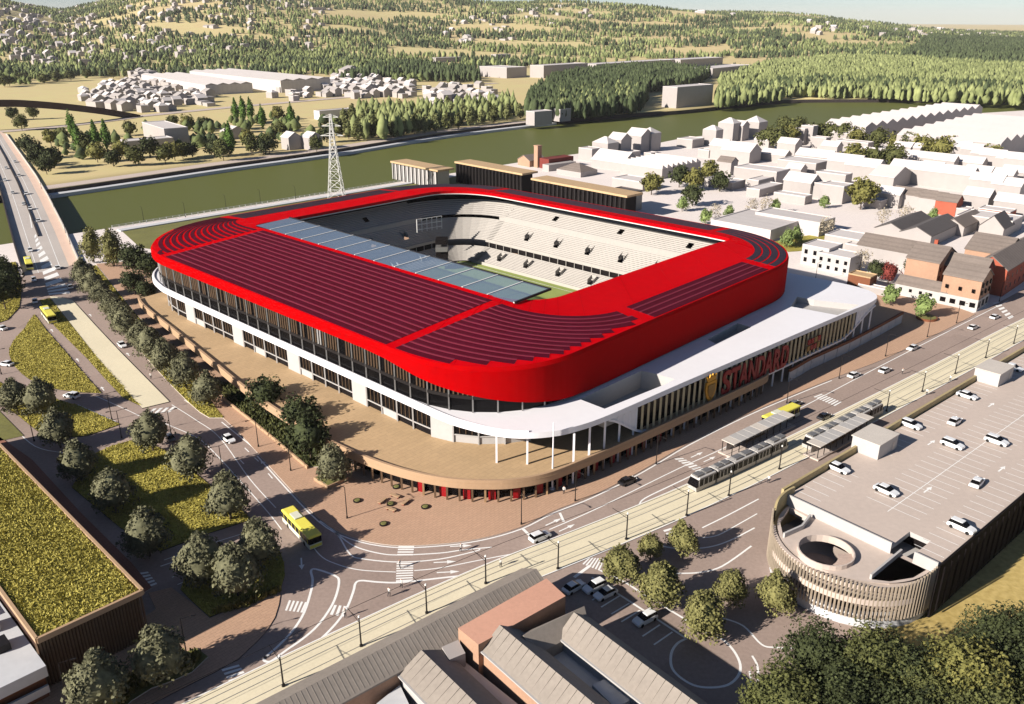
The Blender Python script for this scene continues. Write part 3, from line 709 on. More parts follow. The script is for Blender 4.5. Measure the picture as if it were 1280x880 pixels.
# thin bright rim of the opening
for i0, i1 in ((0, NL),):
    b = MB()
    for i in range(NL):
        p, q = HOLE[i], HOLE[(i + 1) % NL]
        if p[0] > 150 and q[0] > 150 and not (p[1] < 130): b.beam(W3(*p, zr(*p) - 1.2), W3(*q, zr(*q) - 1.2), .35, .3)
    b.build('opening_rim', 'steel_white', stadium)
# core wall inside
core = inset(ROOF, 3.2)
b = MB(); b.mesh([W3(*p, 3) for p in core] + [W3(*p, 22.8) for p in core], [(i, (i + 1) % NL, NL + (i + 1) % NL, NL + i) for i in range(NL)])
b.build('core_wall', 'dark', stadium)
def resample(pts, step):
    """(point, tangent) every step metres"""
    out = []; need = 0.0
    for a, c in zip(pts, pts[1:]):
        L = math.dist(a, c)
        while need <= L and L > 0:
            out.append((mid(a, c, need / L), ((c[0] - a[0]) / L, (c[1] - a[1]) / L))); need += step
        need -= L
    return out
gl = inset(ROOF, 1.7)
# avenue path: from the left corner, along the avenue, round the front corner
i_left = 3 * (NC + 1 + 13)
path = gl[i_left - 1:] + gl[:NC + 1] + gl[NC + 1:NC + 5]
cells = resample(path, 5.2)
rnd = random.Random(3)
for k in range(len(cells) - 1):
    p, q = cells[k][0], cells[k + 1][0]
    tx, ty = q[0] - p[0], q[1] - p[1]; L = math.hypot(tx, ty); tx /= L; ty /= L; nx, ny = ty, -tx      # n points outward
    b = MB(); b.mesh([W3(*p, 13.1), W3(*q, 13.1), W3(*q, 22.4), W3(*p, 22.4)], [(0, 1, 2, 3)]); pane = b.build('facade_pane', 'glass_dark', stadium)
    b = MB(); b.beam(W3(p[0] + nx * .35, p[1] + ny * .35, 13.1), W3(p[0] + nx * .35, p[1] + ny * .35, 22.4), .14, .3); b.build('mullion', 'grey_metal', stadium)
    white_strips = rnd.random() < .14  # a few bays carry two wide white strips
    for j in range(1, 5):
        if not white_strips and rnd.random() < .12: continue
        c_ = mid(p, q, j / 5.0)
        b = MB(); b.beam(W3(c_[0] + nx * .3, c_[1] + ny * .3, 17.0), W3(c_[0] + nx * .3, c_[1] + ny * .3, 22.3), .5 if white_strips and j in (2, 3) else .1, .3)
        b.build('fin', 'white_wall' if white_strips and j in (2, 3) else 'fin_dark', pane)
    b = MB(); b.beam(W3(p[0] + nx * .25, p[1] + ny * .25, 16.6), W3(q[0] + nx * .25, q[1] + ny * .25, 16.6), .4, .7); b.build('transom', 'black_metal', pane)
# lower storey under the ring: white piers and glazed bays with white columns
lowp = inset(ROOF, 3.0)
path = lowp[i_left - 1:] + lowp[:NC + 1] + lowp[NC + 1:NC + 7]
cells = resample(path, 5.6)
for k in range(len(cells) - 1):
    p, q = cells[k][0], cells[k + 1][0]
    tx, ty = q[0] - p[0], q[1] - p[1]; L = math.hypot(tx, ty); tx /= L; ty /= L; nx, ny = ty, -tx
    o = lambda x, d: (x[0] + nx * d, x[1] + ny * d)
    if k % 5 == 2:
        b = MB(); b.mesh([W3(*o(p, .35), 5), W3(*o(q, .35), 5), W3(*o(q, .35), 12), W3(*o(p, .35), 12), W3(*o(p, -.5), 5), W3(*o(q, -.5), 5), W3(*o(q, -.5), 12), W3(*o(p, -.5), 12)], [(0, 1, 2, 3), (4, 0, 3, 7), (1, 5, 6, 2)])
        b.build('wall_pier', 'white_wall', stadium); continue
    b = MB(); b.mesh([W3(*p, 7.0), W3(*q, 7.0), W3(*q, 11.9), W3(*p, 11.9)], [(0, 1, 2, 3)]); bay = b.build('bay_pane', 'glass_dark', stadium)
    for j in (1, 2, 3):
        c_ = mid(p, q, j / 4); b = MB(); b.beam(W3(*o(c_, .15), 7.1), W3(*o(c_, .15), 11.8), .1, .15); b.build('bay_bar', 'fin_dark', bay)
    b = MB(); b.beam(W3(*o(p, .3), 5), W3(*o(p, .3), 11.9), .3, .3); b.build('column', 'white_wall', stadium)
    b = MB(); b.beam(W3(*o(p, .25), 6.85), W3(*o(q, .25), 6.85), .22, .22); b.build('bay_transom', 'white_wall', bay)
    if rnd.random() < .34:
        b = MB(); b.mesh([W3(*o(p, .1), 5), W3(*o(q, .1), 5), W3(*o(q, .1), 6.7), W3(*o(p, .1), 6.7)], [(0, 1, 2, 3)]); b.build('bay_panel', 'white_wall', bay)
# white canopy ring
RING = sp([(165, 283.5), (145, 283.4), (133, 281.8), (122, 277.6), (113, 270.6), (107.2, 261.5), (104.4, 251), (103.6, 240), (103.4, 200), (103.4, 160), (103.4, 130), (103.6, 117), (104.7, 110.5), (106.4, 105.2), (109.5, 100.5), (114, 97), (118.8, 95.0), (127.9, 93.3), (152.7, 91.3), (178, 89), (203, 86.8), (228, 84.5), (241, 83.3), (247.5, 84.2), (251.4, 88), (253, 94), (253.2, 104), (252.6, 114)], 6)
back = inset(ROOF, 2.6)
i0 = i_left - 5
inner_path = back[i0:] + back[:NC + 1] + back[NC + 1:NC + 14] + back[NC + 14:NC + 30]
ZT, ZB_ = 13.2, 11.95
holes = [[(14.8, 164.7), (19.7, 159.9), (28.3, 167.2), (34.9, 172.8), (37.4, 175.6), (33.5, 178.8), (30.5, 180.5)], [(50.6, 201.4), (52.1, 198.0), (64.4, 210.5), (61.5, 213.7)], [(85.2, 237.0), (80.4, 228.0), (91.2, 220.3), (100.8, 229.4), (89.3, 233.9)]]
outer = [W(*p) for p in RING] + [W(*p) for p in inner_path[::-1]]
allp = [outer] + holes
tri = tessellate_polygon([[Vector((p[0], p[1], 0)) for p in lp] for lp in allp])
flat = [p for lp in allp for p in lp]
b = MB()
fix = lambda t, z: t if sum(flat[t[i]][0] * flat[t[(i + 1) % 3]][1] - flat[t[(i + 1) % 3]][0] * flat[t[i]][1] for i in range(3)) > 0 else t[::-1]
b.mesh([(p[0], p[1], ZT) for p in flat], [fix(t, 1) for t in tri])
b.mesh([(p[0], p[1], ZB_) for p in flat], [fix(t, 1)[::-1] for t in tri])
RW = [W(*p) for p in RING]; nr = len(RW)
b.mesh([(p[0], p[1], ZB_) for p in RW] + [(p[0], p[1], ZT) for p in RW], [(i, i + 1, nr + i + 1, nr + i) for i in range(nr - 1)])
canopy = b.build('canopy_ring', 'white', stadium)
b = MB(); lip = offset_line(RW, .9); n = len(RW)         # raised lip along the outer edge
wall_strip('canopy_lip', offset_line(RW, .55)[:86], .35, ZT - .01, ZT + .35, 'white', canopy)
for lp, dz in zip(holes, (4.5, 2.4, 1.8)):
    b = MB(); n = len(lp)
    b.mesh([(p[0], p[1], ZT) for p in lp] + [(p[0], p[1], ZT - dz) for p in lp], [(i, (i + 1) % n, n + (i + 1) % n, n + i) for i in range(n)] + [tuple(range(n, 2 * n))])
    b.build('canopy_well', 'white_wall', canopy)
# street side screen hanging from the canopy
tf = lambda s: 93.2 - (s - 128) * .0875
def screen_z(s):
    return 12.1 - 7.4 * float(smooth(126, 142, s)) + 6.6 * float(smooth(226, 247, s))
ss = np.linspace(128.2, 245, 90)
b = MB()
for s_, s2 in zip(ss, ss[1:]): b.beam(W3(s_, tf(s_) + .62, screen_z(s_)), W3(s2, tf(s2) + .62, screen_z(s2)), .7, .5)
b.build('screen_beam', 'white', stadium)
b = MB(); b.mesh([W3(s_, tf(s_) + 1.9, z) for z in (4.4, 11.7) for s_ in ss[8:-8]], [(i, i + 1, 74 + i + 1, 74 + i) for i in range(73)]); b.build('screen_glass', 'glass_dark', stadium)
for k in range(55):
    s_ = 131 + k * 2.07
    m_ = 'white' if (s_ < 137.5 or s_ > 234) else 'fin_screen'
    b = MB(); b.beam(W3(s_, tf(s_) + .45, screen_z(s_)), W3(s_, tf(s_) + .45, 11.7), .16, .5); b.build('screen_fin', m_, stadium)
for lo_s, hi_s in ((128.4, 137.3), (234, 244.5)):            # closed white cheeks at both ends of the screen
    xs_ = np.linspace(lo_s, hi_s, 14); n = len(xs_); b = MB()
    b.mesh([W3(x, tf(x) + .5, screen_z(x)) for x in xs_] + [W3(x, tf(x) + .5, 11.75) for x in xs_], [(i, i + 1, n + i + 1, n + i) for i in range(n - 1)]); b.build('screen_cheek', 'white', stadium)
for k in range(28):
    s_ = 118.5 + k * 4.65
    z0 = 0.1
    if 112 < s_ < 245:
        b = MB(); b.beam(W3(s_, tf(s_) + .95, z0), W3(s_, tf(s_) + .95, min(11.7, screen_z(s_))), .42, .42); b.build('canopy_column', 'white', stadium)
for s_, t_ in ((107.6, 106.5), (111.5, 101.5)):
    b = MB(); b.beam(W3(s_, t_, 5), W3(s_, t_, 11.6), .4, .4); b.build('canopy_column', 'white', stadium)
# lettering and crest on the screen
def text_mesh(ch, size):
    cu = bpy.data.curves.new('letter', 'FONT'); cu.body = ch; cu.size = size; cu.extrude = .18; cu.offset = .2; cu.resolution_u = 3
    o = bpy.data.objects.new('tmp', cu); COL.objects.link(o)
    me = bpy.data.meshes.new_from_object(o.evaluated_get(bpy.context.evaluated_depsgraph_get()))
    bpy.data.objects.remove(o); bpy.data.curves.remove(cu)
    return me
sdir = math.atan2(W(200, tf(200))[1] - W(160, tf(160))[1], W(200, tf(200))[0] - W(160, tf(160))[0])
for k, ch in enumerate('STANDARD'):
    s_ = 167.9 + k * 3.68
    me = text_mesh(ch, 8.6); me.materials.clear(); me.materials.append(M['letter_red'])
    w_ = max(v.co.x for v in me.vertices) or 1
    for v in me.vertices: v.co.x *= 3.62 / w_
    o = link('letter', me, stadium)
    x, y, z = W3(s_, tf(s_) - .12, 5.45)
    o.location = Vector((x, y, z)) - stadium.location
    o.rotation_euler = (math.pi / 2, 0, sdir)
# crest: a gold shield with a crown and a red field
cr = MB(); sh = [(-2.0, 3.4), (2.0, 3.4), (2.1, 1.4), (1.4, -.6), (0, -2.2), (-1.4, -.6), (-2.1, 1.4)]
def facade(b, pts, s_, z_, d0_, d1_):
    f = lambda x, y, d: (lambda q: (q[0] + math.sin(sdir) * d, q[1] - math.cos(sdir) * d, z_ + y))(W(s_ + x, tf(s_ + x)))
    n = len(pts)
    b.mesh([f(x, y, d1_) for x, y in pts] + [f(x, y, d0_) for x, y in pts], [tuple(range(n)), ] + [(i, n + i, n + (i + 1) % n, (i + 1) % n) for i in range(n)])
facade(cr, sh, 163.2, 7.3, .05, .45); crest = cr.build('crest', 'gold', stadium)
cr = MB(); facade(cr, [(x * .66, y * .66 + .35) for x, y in sh], 163.2, 7.3, .4, .6); cr.build('crest_field', 'fin_bronze', crest)
cr = MB(); facade(cr, [(-1.5, 3.5), (1.5, 3.5), (1.9, 4.9), (1.0, 4.3), (.5, 5.2), (0, 4.4), (-.5, 5.2), (-1.0, 4.3), (-1.9, 4.9)], 163.2, 7.3, .05, .4); cr.build('crest_crown', 'gold', crest)
for r_ in range(2):
    for k in range(4):
        cr = MB(); facade(cr, [(0, 0), (1.3, 0), (1.3, 1.5), (0, 1.5)], 206.6 + k * 1.7, 6.6 + r_ * 1.9, .1, .35); cr.build('sign_plate', 'letter_red' if (k + r_) % 3 else 'fin_bronze', stadium)
# podium
POD = sp([(104, 268), (101.4, 257.4), (97.5, 228), (94, 202), (91.2, 182), (89.6, 166.5), (88.5, 145), (89.2, 130), (91.4, 118), (95.5, 108), (101.4, 100.6), (106.4, 96.9), (111.5, 94.8), (118.3, 93.6), (128, 92.3), (138.6, 91.1), (158.9, 89.2), (180, 87.3), (187.5, 87.2), (190.5, 90), (191, 96), (191, 103)], 6)
PW = [W(*p) for p in POD]
deck = PW + [W(*q_) for q_ in (core[:NC + 30] + core[i_left - 6:])[::-1][:0]] + [W(*q_) for q_ in (core[i_left + 8:] + core[:NC + 9])[::-1]]
b = MB(); b.mesh([(p[0], p[1], 5) for p in deck], [tuple(range(len(deck)))]); b.build('podium_deck', 'deck_tan', stadium)
wall_strip('podium_rim', offset_line(PW, .35), .6, 3.7, 5.75, 'rim_tan', stadium)
b = MB(); base = offset_line(PW, 3.0); n = len(base)
b.mesh([(p[0], p[1], 0) for p in base] + [(p[0], p[1], 4.9) for p in base], [(i, i + 1, n + i + 1, n + i) for i in range(n - 1)]); b.build('podium_glazing', 'glass_dark', stadium)
b = MB(); b.mesh([(p[0], p[1], 3.72) for p in offset_line(PW, .1)] + [(p[0], p[1], 3.72) for p in base], [(i, n + i, n + i + 1, i + 1) for i in range(n - 1)]); b.build('podium_soffit', 'soffit', stadium)
fr = offset_line(PW, 1.1)
for k, (p, t) in enumerate(resample(fr[38:108], 2.6)):
    b = MB(); b.beam((p[0], p[1], .1), (p[0], p[1], 3.75), .28, .4); b.build('podium_column', 'fin_dark' if k % 5 else 'fin_tan', stadium)  # columns toned dark, painting in the shade under the podium rim
    if 8 < k < 34 and k % 2:
        p2 = mid(p, offset_line(fr, .9)[38:108][0], 0)
        b = MB(); b.box(p[0] + t[0] * 1.3 - t[1] * .95, p[1] + t[1] * 1.3 + t[0] * .95, .1, 1.5, .1, 2.9, math.atan2(t[1], t[0])); b.build('door', 'letter_red', stadium)
# concourse wall of the avenue side below the podium deck
# bowl: pitch and terraces on four sides
b = MB(); b.mesh([W3(*p, .8) for p in ((140, 120), (221, 120), (221, 245), (140, 245))], [(0, 1, 2, 3)]); b.build('pitch', 'pitch', stadium)
for w_, pts in ((.25, [(152, 133), (218, 133), (218, 236), (152, 236)]),):
    ribbon('touch_line', [W(*p) for p in pts], w_, .83, 'paint', stadium, True)
def tier(name, f, t_a, t_b, r0, z0, r1, z1, rows_, vom=()):
    """stepped seating; f(r, t) maps depth and run to stadium axes"""
    b = MB(); pr_ = []
    for k in range(rows_):
        ra, rb = r0 + (r1 - r0) * k / rows_, r0 + (r1 - r0) * (k + 1) / rows_
        za = z0 + (z1 - z0) * k / rows_; zb = z0 + (z1 - z0) * (k + 1) / rows_
        pr_ += [(ra, za), (rb, za)]
    pr_.append((r1, z1))
    n = len(pr_)
    segs = [t_a] + sorted([x for v in vom for x in (v - 1.1, v + 1.1)]) + [t_b]
    for j in range(len(segs) - 1):
        a_, c_ = segs[j], segs[j + 1]; cut = j % 2 == 1
        for i in range(n - 1):
            if cut and rows_ * .35 < i / 2 < rows_ * .62: continue
            q = [f(pr_[i][0], a_) + (pr_[i][1],), f(pr_[i][0], c_) + (pr_[i][1],), f(pr_[i + 1][0], c_) + (pr_[i + 1][1],), f(pr_[i + 1][0], a_) + (pr_[i + 1][1],)]
            b.face([W3(*x) for x in q])
    return b.build(name, 'seat', stadium)
def wallq(name, f, t_a, t_b, r, z0, z1, m):
    b = MB(); b.mesh([W3(*f(r, t_a), z0), W3(*f(r, t_b), z0), W3(*f(r, t_b), z1), W3(*f(r, t_a), z1)], [(0, 1, 2, 3)]); return b.build(name, m, stadium)
fE = lambda r, t: (r, t)                       # far street stand (faces the avenue)
fN = lambda r, t: (t, r + 16)                  # far river stand
fW = lambda r, t: (153 - (r - 221), t)         # avenue stand
fS = lambda r, t: (t, 132 - (r - 221) * .8)
VE1 = (146, 160, 175, 190, 206, 220); VE2 = (139, 153, 168, 183, 198, 213)
for f, ta, tb, v1, v2 in ((fE, 128, 232, VE1, VE2), (fN, 150, 214, (160, 175, 190, 204), (168, 186, 202)), (fW, 128, 250, (), ()), (fS, 154, 226, (), ())):
    wallq('parapet', f, ta, tb, 221, .8, 2.0, 'seat')
    tier('lower_tier', f, ta, tb, 221, 1.4, 229, 5.6, 12, v1)
    wallq('gallery', f, ta, tb, 229.6, 5.6, 8.2, 'dark')
    wallq('gallery_parapet', f, ta, tb, 229, 7.6, 8.6, 'seat')
    tier('middle_tier', f, ta, tb, 229, 8.2, 237, 15.2, 14, v2)
    wallq('ledge', f, ta, tb, 237, 15.2, 16.6, 'seat')
    tier('upper_tier', f, ta, tb, 237, 16.4, 246, 21.6, 12, v1[::2])
    for k in range(int((tb - ta) // 4)):
        b = MB(); t_ = ta + 2 + k * 4
        b.beam(W3(*f(229.1, t_), 5.6), W3(*f(229.1, t_), 8.2), .25); b.build('gallery_post', 'seat', stadium)
    for v in list(v1) + list(v2):
        rr_ = 224.6 if v in v1 else 232.8; zz = 3.4 if v in v1 else 11.4
        b = MB()
        for d_ in (-1.2, 1.2): b.mesh([W3(*f(rr_, v + d_), zz - .4), W3(*f(rr_ + 2.4, v + d_), zz - .4), W3(*f(rr_ + 2.4, v + d_), zz + 2.2), W3(*f(rr_, v + d_), zz + 1.0)], [(0, 1, 2, 3)])
        b.mesh([W3(*f(rr_ + 2.4, v - 1.2), zz - 1), W3(*f(rr_ + 2.4, v + 1.2), zz - 1), W3(*f(rr_ + 2.4, v + 1.2), zz + 2.2), W3(*f(rr_ + 2.4, v - 1.2), zz + 2.2)], [(0, 1, 2, 3)])
        b.build('stair_well', 'seat', stadium)
# corner seating between the two far stands, as a quarter sweep
def corner(name, r0, z0, r1, z1, rows_):
    b = MB(); N = 10
    cx, cy = 213.0, 229.0
    pt = lambda r, a: (cx + (r - 213.0) * math.cos(R(a)), cy + (r - 213.0) * math.sin(R(a)))
    for k in range(rows_):
        ra, rb = r0 + (r1 - r0) * k / rows_, r0 + (r1 - r0) * (k + 1) / rows_
        za, zb = z0 + (z1 - z0) * k / rows_, z0 + (z1 - z0) * (k + 1) / rows_
        for j in range(N):
            a0, a1 = 90 * j / N, 90 * (j + 1) / N
            b.face([W3(*pt(ra, a0), za), W3(*pt(rb, a0), za), W3(*pt(rb, a1), za), W3(*pt(ra, a1), za)])
            b.face([W3(*pt(rb, a0), za), W3(*pt(rb, a0), zb), W3(*pt(rb, a1), zb), W3(*pt(rb, a1), za)])
    return b.build(name, 'seat', stadium)
corner('corner_tier', 221, 1.4, 229, 5.6, 12); corner('corner_tier', 229, 8.2, 237, 15.2, 14); corner('corner_tier', 237, 16.4, 245, 21, 8)
for k in range(4):
    b = MB(); c_ = W(207, 233.5); b.box(c_[0], c_[1], 2.5 + k * 2.8, 6, 4.5, 4.2 + k * 2.8, TH + R(45)); b.build('corner_booth', 'dark' if k % 2 else 'grey_metal', stadium)
b = MB()
for k in range(6): b.beam(W3(203 + k * 2.2, 243 - k * .4, 14), W3(203 + k * 2.2, 243 - k * .4, 19), .3)
for z in (15, 17, 19): b.beam(W3(203, 243, z), W3(214, 241, z), .25)
b.build('corner_frame', 'steel_white', stadium)
b = MB(); b.box(*W(216.5, 150), .8, 1.4, 6, 2.4, TH); b.build('dugout', 'letter_red', stadium)
# tall white flagpole in front of the podium
fp = MB(); q = (8.3, 148.9); fp.cyl(q[0], q[1], 0, 15.5, .22, .1, 8)
fp.cyl(q[0], q[1], .15, .45, .5, .5, 10)
tag(fp.build('flagpole', 'white', None, loc=(q[0], q[1], 0)), 'slim white flagpole in front of the curved podium', 'flagpole')

# ------------------------------------------------------------------ buildings
E40 = lambda a: (math.cos(R(a)), math.sin(R(a)))
def quad(c, a, L, Wd):
    """rectangle from its nearest corner c: L along angle a, Wd along a+90"""
    u, v = E40(a), E40(a + 90)
    return [c, (c[0] + u[0] * L, c[1] + u[1] * L), (c[0] + u[0] * L + v[0] * Wd, c[1] + u[1] * L + v[1] * Wd), (c[0] + v[0] * Wd, c[1] + v[1] * Wd)]
def gable_roof(b, q, z, rise, ridge, over=.35, th=.3):
    """pitched roof over quad q, ridge along its first ('x') or second ('y') direction; a shell with thickness"""
    if ridge == 'y': q = q[1:] + q[:1]
    c = [Vector((p[0], p[1], z)) for p in q]
    u = (c[1] - c[0]).normalized(); v = (c[3] - c[0]).normalized()
    W_ = (c[3] - c[0]).length
    dz = rise / (W_ / 2) * over
    e0, e1 = c[0] - u * over - v * over - Vector((0, 0, dz)), c[1] + u * over - v * over - Vector((0, 0, dz))
    e3, e2 = c[3] - u * over + v * over - Vector((0, 0, dz)), c[2] + u * over + v * over - Vector((0, 0, dz))
    r0, r1 = (c[0] + c[3]) / 2 - u * over + Vector((0, 0, rise)), (c[1] + c[2]) / 2 + u * over + Vector((0, 0, rise))
    up = Vector((0, 0, th))
    b.mesh([e0, e1, r1, r0, e2, e3] + [x + up for x in (e0, e1, r1, r0, e2, e3)],
           [(6, 7, 8, 9), (9, 8, 10, 11), (3, 2, 1, 0), (5, 4, 2, 3), (0, 1, 7, 6), (4, 5, 11, 10), (1, 2, 8, 7), (2, 4, 10, 8), (3, 0, 6, 9), (5, 3, 9, 11)])
def gable_walls(b, q, z0, z, rise, ridge):
    if ridge == 'y': q = q[1:] + q[:1]
    c = q; g0 = mid(c[0], c[3], .5); g1 = mid(c[1], c[2], .5)
    v = [(*c[0], z0), (*c[1], z0), (*c[2], z0), (*c[3], z0), (*c[0], z), (*c[1], z), (*c[2], z), (*c[3], z), (*g0, z + rise), (*g1, z + rise)]
    b.mesh(v, [(0, 1, 5, 4), (2, 3, 7, 6), (1, 2, 6, 9, 5), (3, 0, 4, 8, 7)])
def windows_on(par, p, q, z0, rows_, cols, w, h, m='glass_dark', dz=3.0, d=.06, margin=.5):
    """window panes (each a part) on the wall from p to q, outward to the right of p->q"""
    tx, ty = q[0] - p[0], q[1] - p[1]; L = math.hypot(tx, ty); tx /= L; ty /= L; nx, ny = ty, -tx
    for r_ in range(rows_):
        for k in range(cols):
            s_ = L * (k + margin) / (cols - 1 + 2 * margin) if cols > 1 else L / 2
            b = MB(); z = z0 + r_ * dz
            f = lambda x, dd, zz: (p[0] + tx * x + nx * dd, p[1] + ty * x + ny * dd, zz)
            b.mesh([f(s_ - w / 2, d, z), f(s_ + w / 2, d, z), f(s_ + w / 2, d, z + h), f(s_ - w / 2, d, z + h), f(s_ - w / 2, 0, z), f(s_ + w / 2, 0, z), f(s_ + w / 2, 0, z + h), f(s_ - w / 2, 0, z + h)],
                   [(0, 1, 2, 3), (0, 4, 5, 1), (1, 5, 6, 2), (2, 6, 7, 3), (3, 7, 4, 0)])
            b.build('window', m, par)
def house(c, L, Wd, h, kind, label, group=None, a=45, wall='massing', roofm='massing_roof', rise=None, name='house', cat='house', z0=0):
    """kind: x or y ridge direction, f flat with parapet, h hipped"""
    q = quad(c, a, L, Wd); cx = sum(p[0] for p in q) / 4; cy = sum(p[1] for p in q) / 4
    t = thing(name, label, cat, (cx, cy, z0), 0, group)
    b = MB(); rise = rise if rise is not None else .32 * min(L, Wd)
    if kind == 'f':
        b.prism(q, z0, z0 + h); b.build('wall', wall, t)
        b = MB(); i_ = lambda k: mid(q[k], (cx, cy), .05)
        qi = [i_(k) for k in range(4)]; n = 4
        v = [(*p, z0 + h + .005) for p in q] + [(*p, z0 + h + .45) for p in q] + [(*p, z0 + h + .45) for p in qi] + [(*p, z0 + h + .12) for p in qi]
        b.mesh(v, [(4 * r_ + k, 4 * r_ + (k + 1) % 4, 4 * r_ + 4 + (k + 1) % 4, 4 * r_ + 4 + k) for r_ in range(3) for k in range(4)] + [(12, 13, 14, 15)])
        b.build('roof', roofm, t)
    elif kind == 'h':
        b.prism(q, z0, z0 + h); b.build('wall', wall, t)
        b = MB(); long_x = L > Wd; f = .5 * min(L, Wd) / max(L, Wd)
        if long_x: r0, r1 = mid(mid(q[0], q[3], .5), mid(q[1], q[2], .5), f), mid(mid(q[0], q[3], .5), mid(q[1], q[2], .5), 1 - f); fc = [(0, 1, 5, 4), (1, 2, 5), (2, 3, 4, 5), (3, 0, 4)]
        else: r0, r1 = mid(mid(q[0], q[1], .5), mid(q[3], q[2], .5), f), mid(mid(q[0], q[1], .5), mid(q[3], q[2], .5), 1 - f); fc = [(0, 1, 4), (1, 2, 5, 4), (2, 3, 5), (3, 0, 4, 5)]
        b.mesh([(*p, z0 + h + .02) for p in q] + [(*r0, z0 + h + rise), (*r1, z0 + h + rise)], fc); b.build('roof', roofm, t)
    else:
        gable_walls(b, q, z0, z0 + h, rise, kind); b.build('wall', wall, t)
        b = MB(); gable_roof(b, q, z0 + h, rise, kind); b.build('roof', roofm, t)
    return t
DG = 'plain white houses of the district beyond the stadium'
dl = lambda d: 'plain white %s of the pale district right of the river' % d
GAB = dl('gabled house'); FLT = dl('flat roofed block')
DISTRICT = []
right_houses = [((158.8, 564.9),15,22,8,'y'), ((146.5, 585.5),12,12,9,'y'), ((184.3, 570.3),9,18,5,'y'), ((201.6, 604.2),10,14,8,'y'), ((188.6, 522.2),20,26,7,'f'), ((205.4, 545.6),12,24,7,'y'),
    ((153.1, 433.2),8,18,4,'f'), ((161.6, 451.3),12,16,8,'y'), ((168.8, 447.4),8,12,8,'f'), ((173.2, 434.8),12,13,9,'f'), ((191.7, 481.3),9,18,7,'f'), ((134.8, 453.1),26,8,4,'f'), ((140.1, 474.9),20,7,5,'f'), ((153.3, 485.7),16,28,8,'f'), ((125.1, 473.5),14,20,4,'f'),
    ((155.3, 649.5),10,12,12,'h'), ((175.0, 676.5),12,14,14,'h'), ((183.7, 680.8),10,12,12,'y'), ((199.9, 693.3),14,14,13,'h'), ((225.1, 657.0),10,8,12,'f'), ((231.4, 657.0),8,10,14,'f'), ((234.3, 635.1),8,12,8,'f'), ((257.6, 650.8),14,22,9,'y'), ((254.6, 607.6),10,24,8,'f'),
    ((208.3, 505.5),12,20,10,'y'), ((215.7, 496.0),12,20,9,'y'), ((216.4, 474.2),26,14,7,'y'), ((257.4, 468.8),12,46,9,'y'), ((258.7, 452.8),10,10,9,'y'), ((256.9, 437.9),10,12,11,'y'), ((263.0, 430.8),10,14,10,'y'), ((271.3, 475.9),10,14,9,'y'),
    ((304.0, 563.6),10,13,11,'y'), ((305.6, 552.5),10,12,11,'y'), ((305.8, 541.9),10,11,10,'y'), ((306.3, 526.3),10,14,11,'y'), ((310.0, 521.4),10,10,10,'y'), ((313.7, 512.1),10,14,11,'y'), ((273.2, 581.3),8,12,9,'y'), ((278.6, 578.5),8,10,9,'y'), ((246.5, 539.1),30,6,3,'f'), ((281.6, 566.9),14,14,5,'f'), ((292.2, 523.4),10,55,7,'y'),
    ((197.9, 423.8),9,13,7,'y'), ((234.6, 407.9),10,12,9,'y'), ((221.9, 401.6),8,8,4,'f'), ((217.3, 375.1),20,14,5,'f'), ((224.1, 367.4),16,20,6,'f'), ((246.3, 396.4),10,14,8,'y'),
    ((54.5, 577.1),10,12,8,'f'), ((65.9, 584.1),12,14,11,'h'), ((76.5, 596.0),12,12,12,'y'), ((93.4, 615.4),14,14,12,'y'), ((101.8, 621.7),12,12,13,'h'), ((80.8, 587.7),14,9,4,'f'), ((97.3, 592.7),8,6,3,'f'), ((70.8, 538.2),18,26,5,'y'), ((73.6, 469.5),14,22,5,'f'), ((135.8, 640.1),16,14,6,'f'), ((137.9, 592.7),7,9,5,'f'),
    ((177.1, 514.9),8,10,5,'y'), ((263.2, 514.9),8,12,6,'y'), ((276.1, 526.3),9,12,8,'y'), ((243.6, 557.0),9,14,8,'y'), ((238.6, 514.9),7,10,4,'f'), ((190.2, 629.8),9,12,7,'y'), ((208.1, 659.6),9,10,8,'y'), ((229.5, 598.6),9,12,7,'y'), ((188.1, 421.9),8,9,4,'f'), ((280.3, 468.8),9,12,9,'y'), ((292.1, 478.3),9,12,9,'y')]
for (c, L, Wd, h, k) in right_houses:
    DISTRICT.append((house(c, L, Wd, h, k, FLT if k == 'f' else GAB, DG), 'flat roofed white block' if k == 'f' else ('hipped white house' if k == 'h' else 'gabled white house')))
house((42.2, 514.9), 16, 20, 3, 'h', 'low white house with taupe hipped roof behind the long hall', roofm='roof_taupe', rise=4)
house((135.9, 522.2), 8, 10, 8, 'y', 'white house with taupe roof beside the dark trees', roofm='roof_taupe')
for c, L, Wd, lab in (((207.7, 420.6), 9, 15, 'first taupe roofed terrace house of the short row'), ((211.2, 416.2), 9, 9, 'second taupe roofed terrace house of the short row'), ((214.3, 411.0), 9, 12, 'third taupe roofed terrace house of the short row'), ((217.8, 405.2), 9, 10, 'end terrace house with taupe roof and red brick gable')):
    house(c, L, Wd, 7, 'y', lab, roofm='roof_taupe', wall='brick_red' if 'red' in lab else 'massing')
house((170.1, 353.8), 34, 13, 4.6, 'x', 'long white shed with dark grey roof, farther of the pair', wall='massing', roofm='roof_grey', name='shed', cat='shed', rise=3)
house((177.3, 344.8), 36, 13, 5, 'x', 'long white shed with dark grey roof, nearer of the pair', wall='massing', roofm='roof_grey', name='shed', cat='shed', rise=3)
house((201.3, 364.5), 28, 10, 4.2, 'x', 'low shed with taupe roof beyond the pair of sheds', roofm='roof_taupe', name='shed', cat='shed', rise=3)
house((215.6, 358.6), 14, 10, 5, 'x', 'white house with steep dark grey roof at the frame edge', roofm='roof_grey', rise=5)
house((233.5, 386.3), 10, 14, 6, 'f', 'white block with a red brick end wall', wall='brick_red')
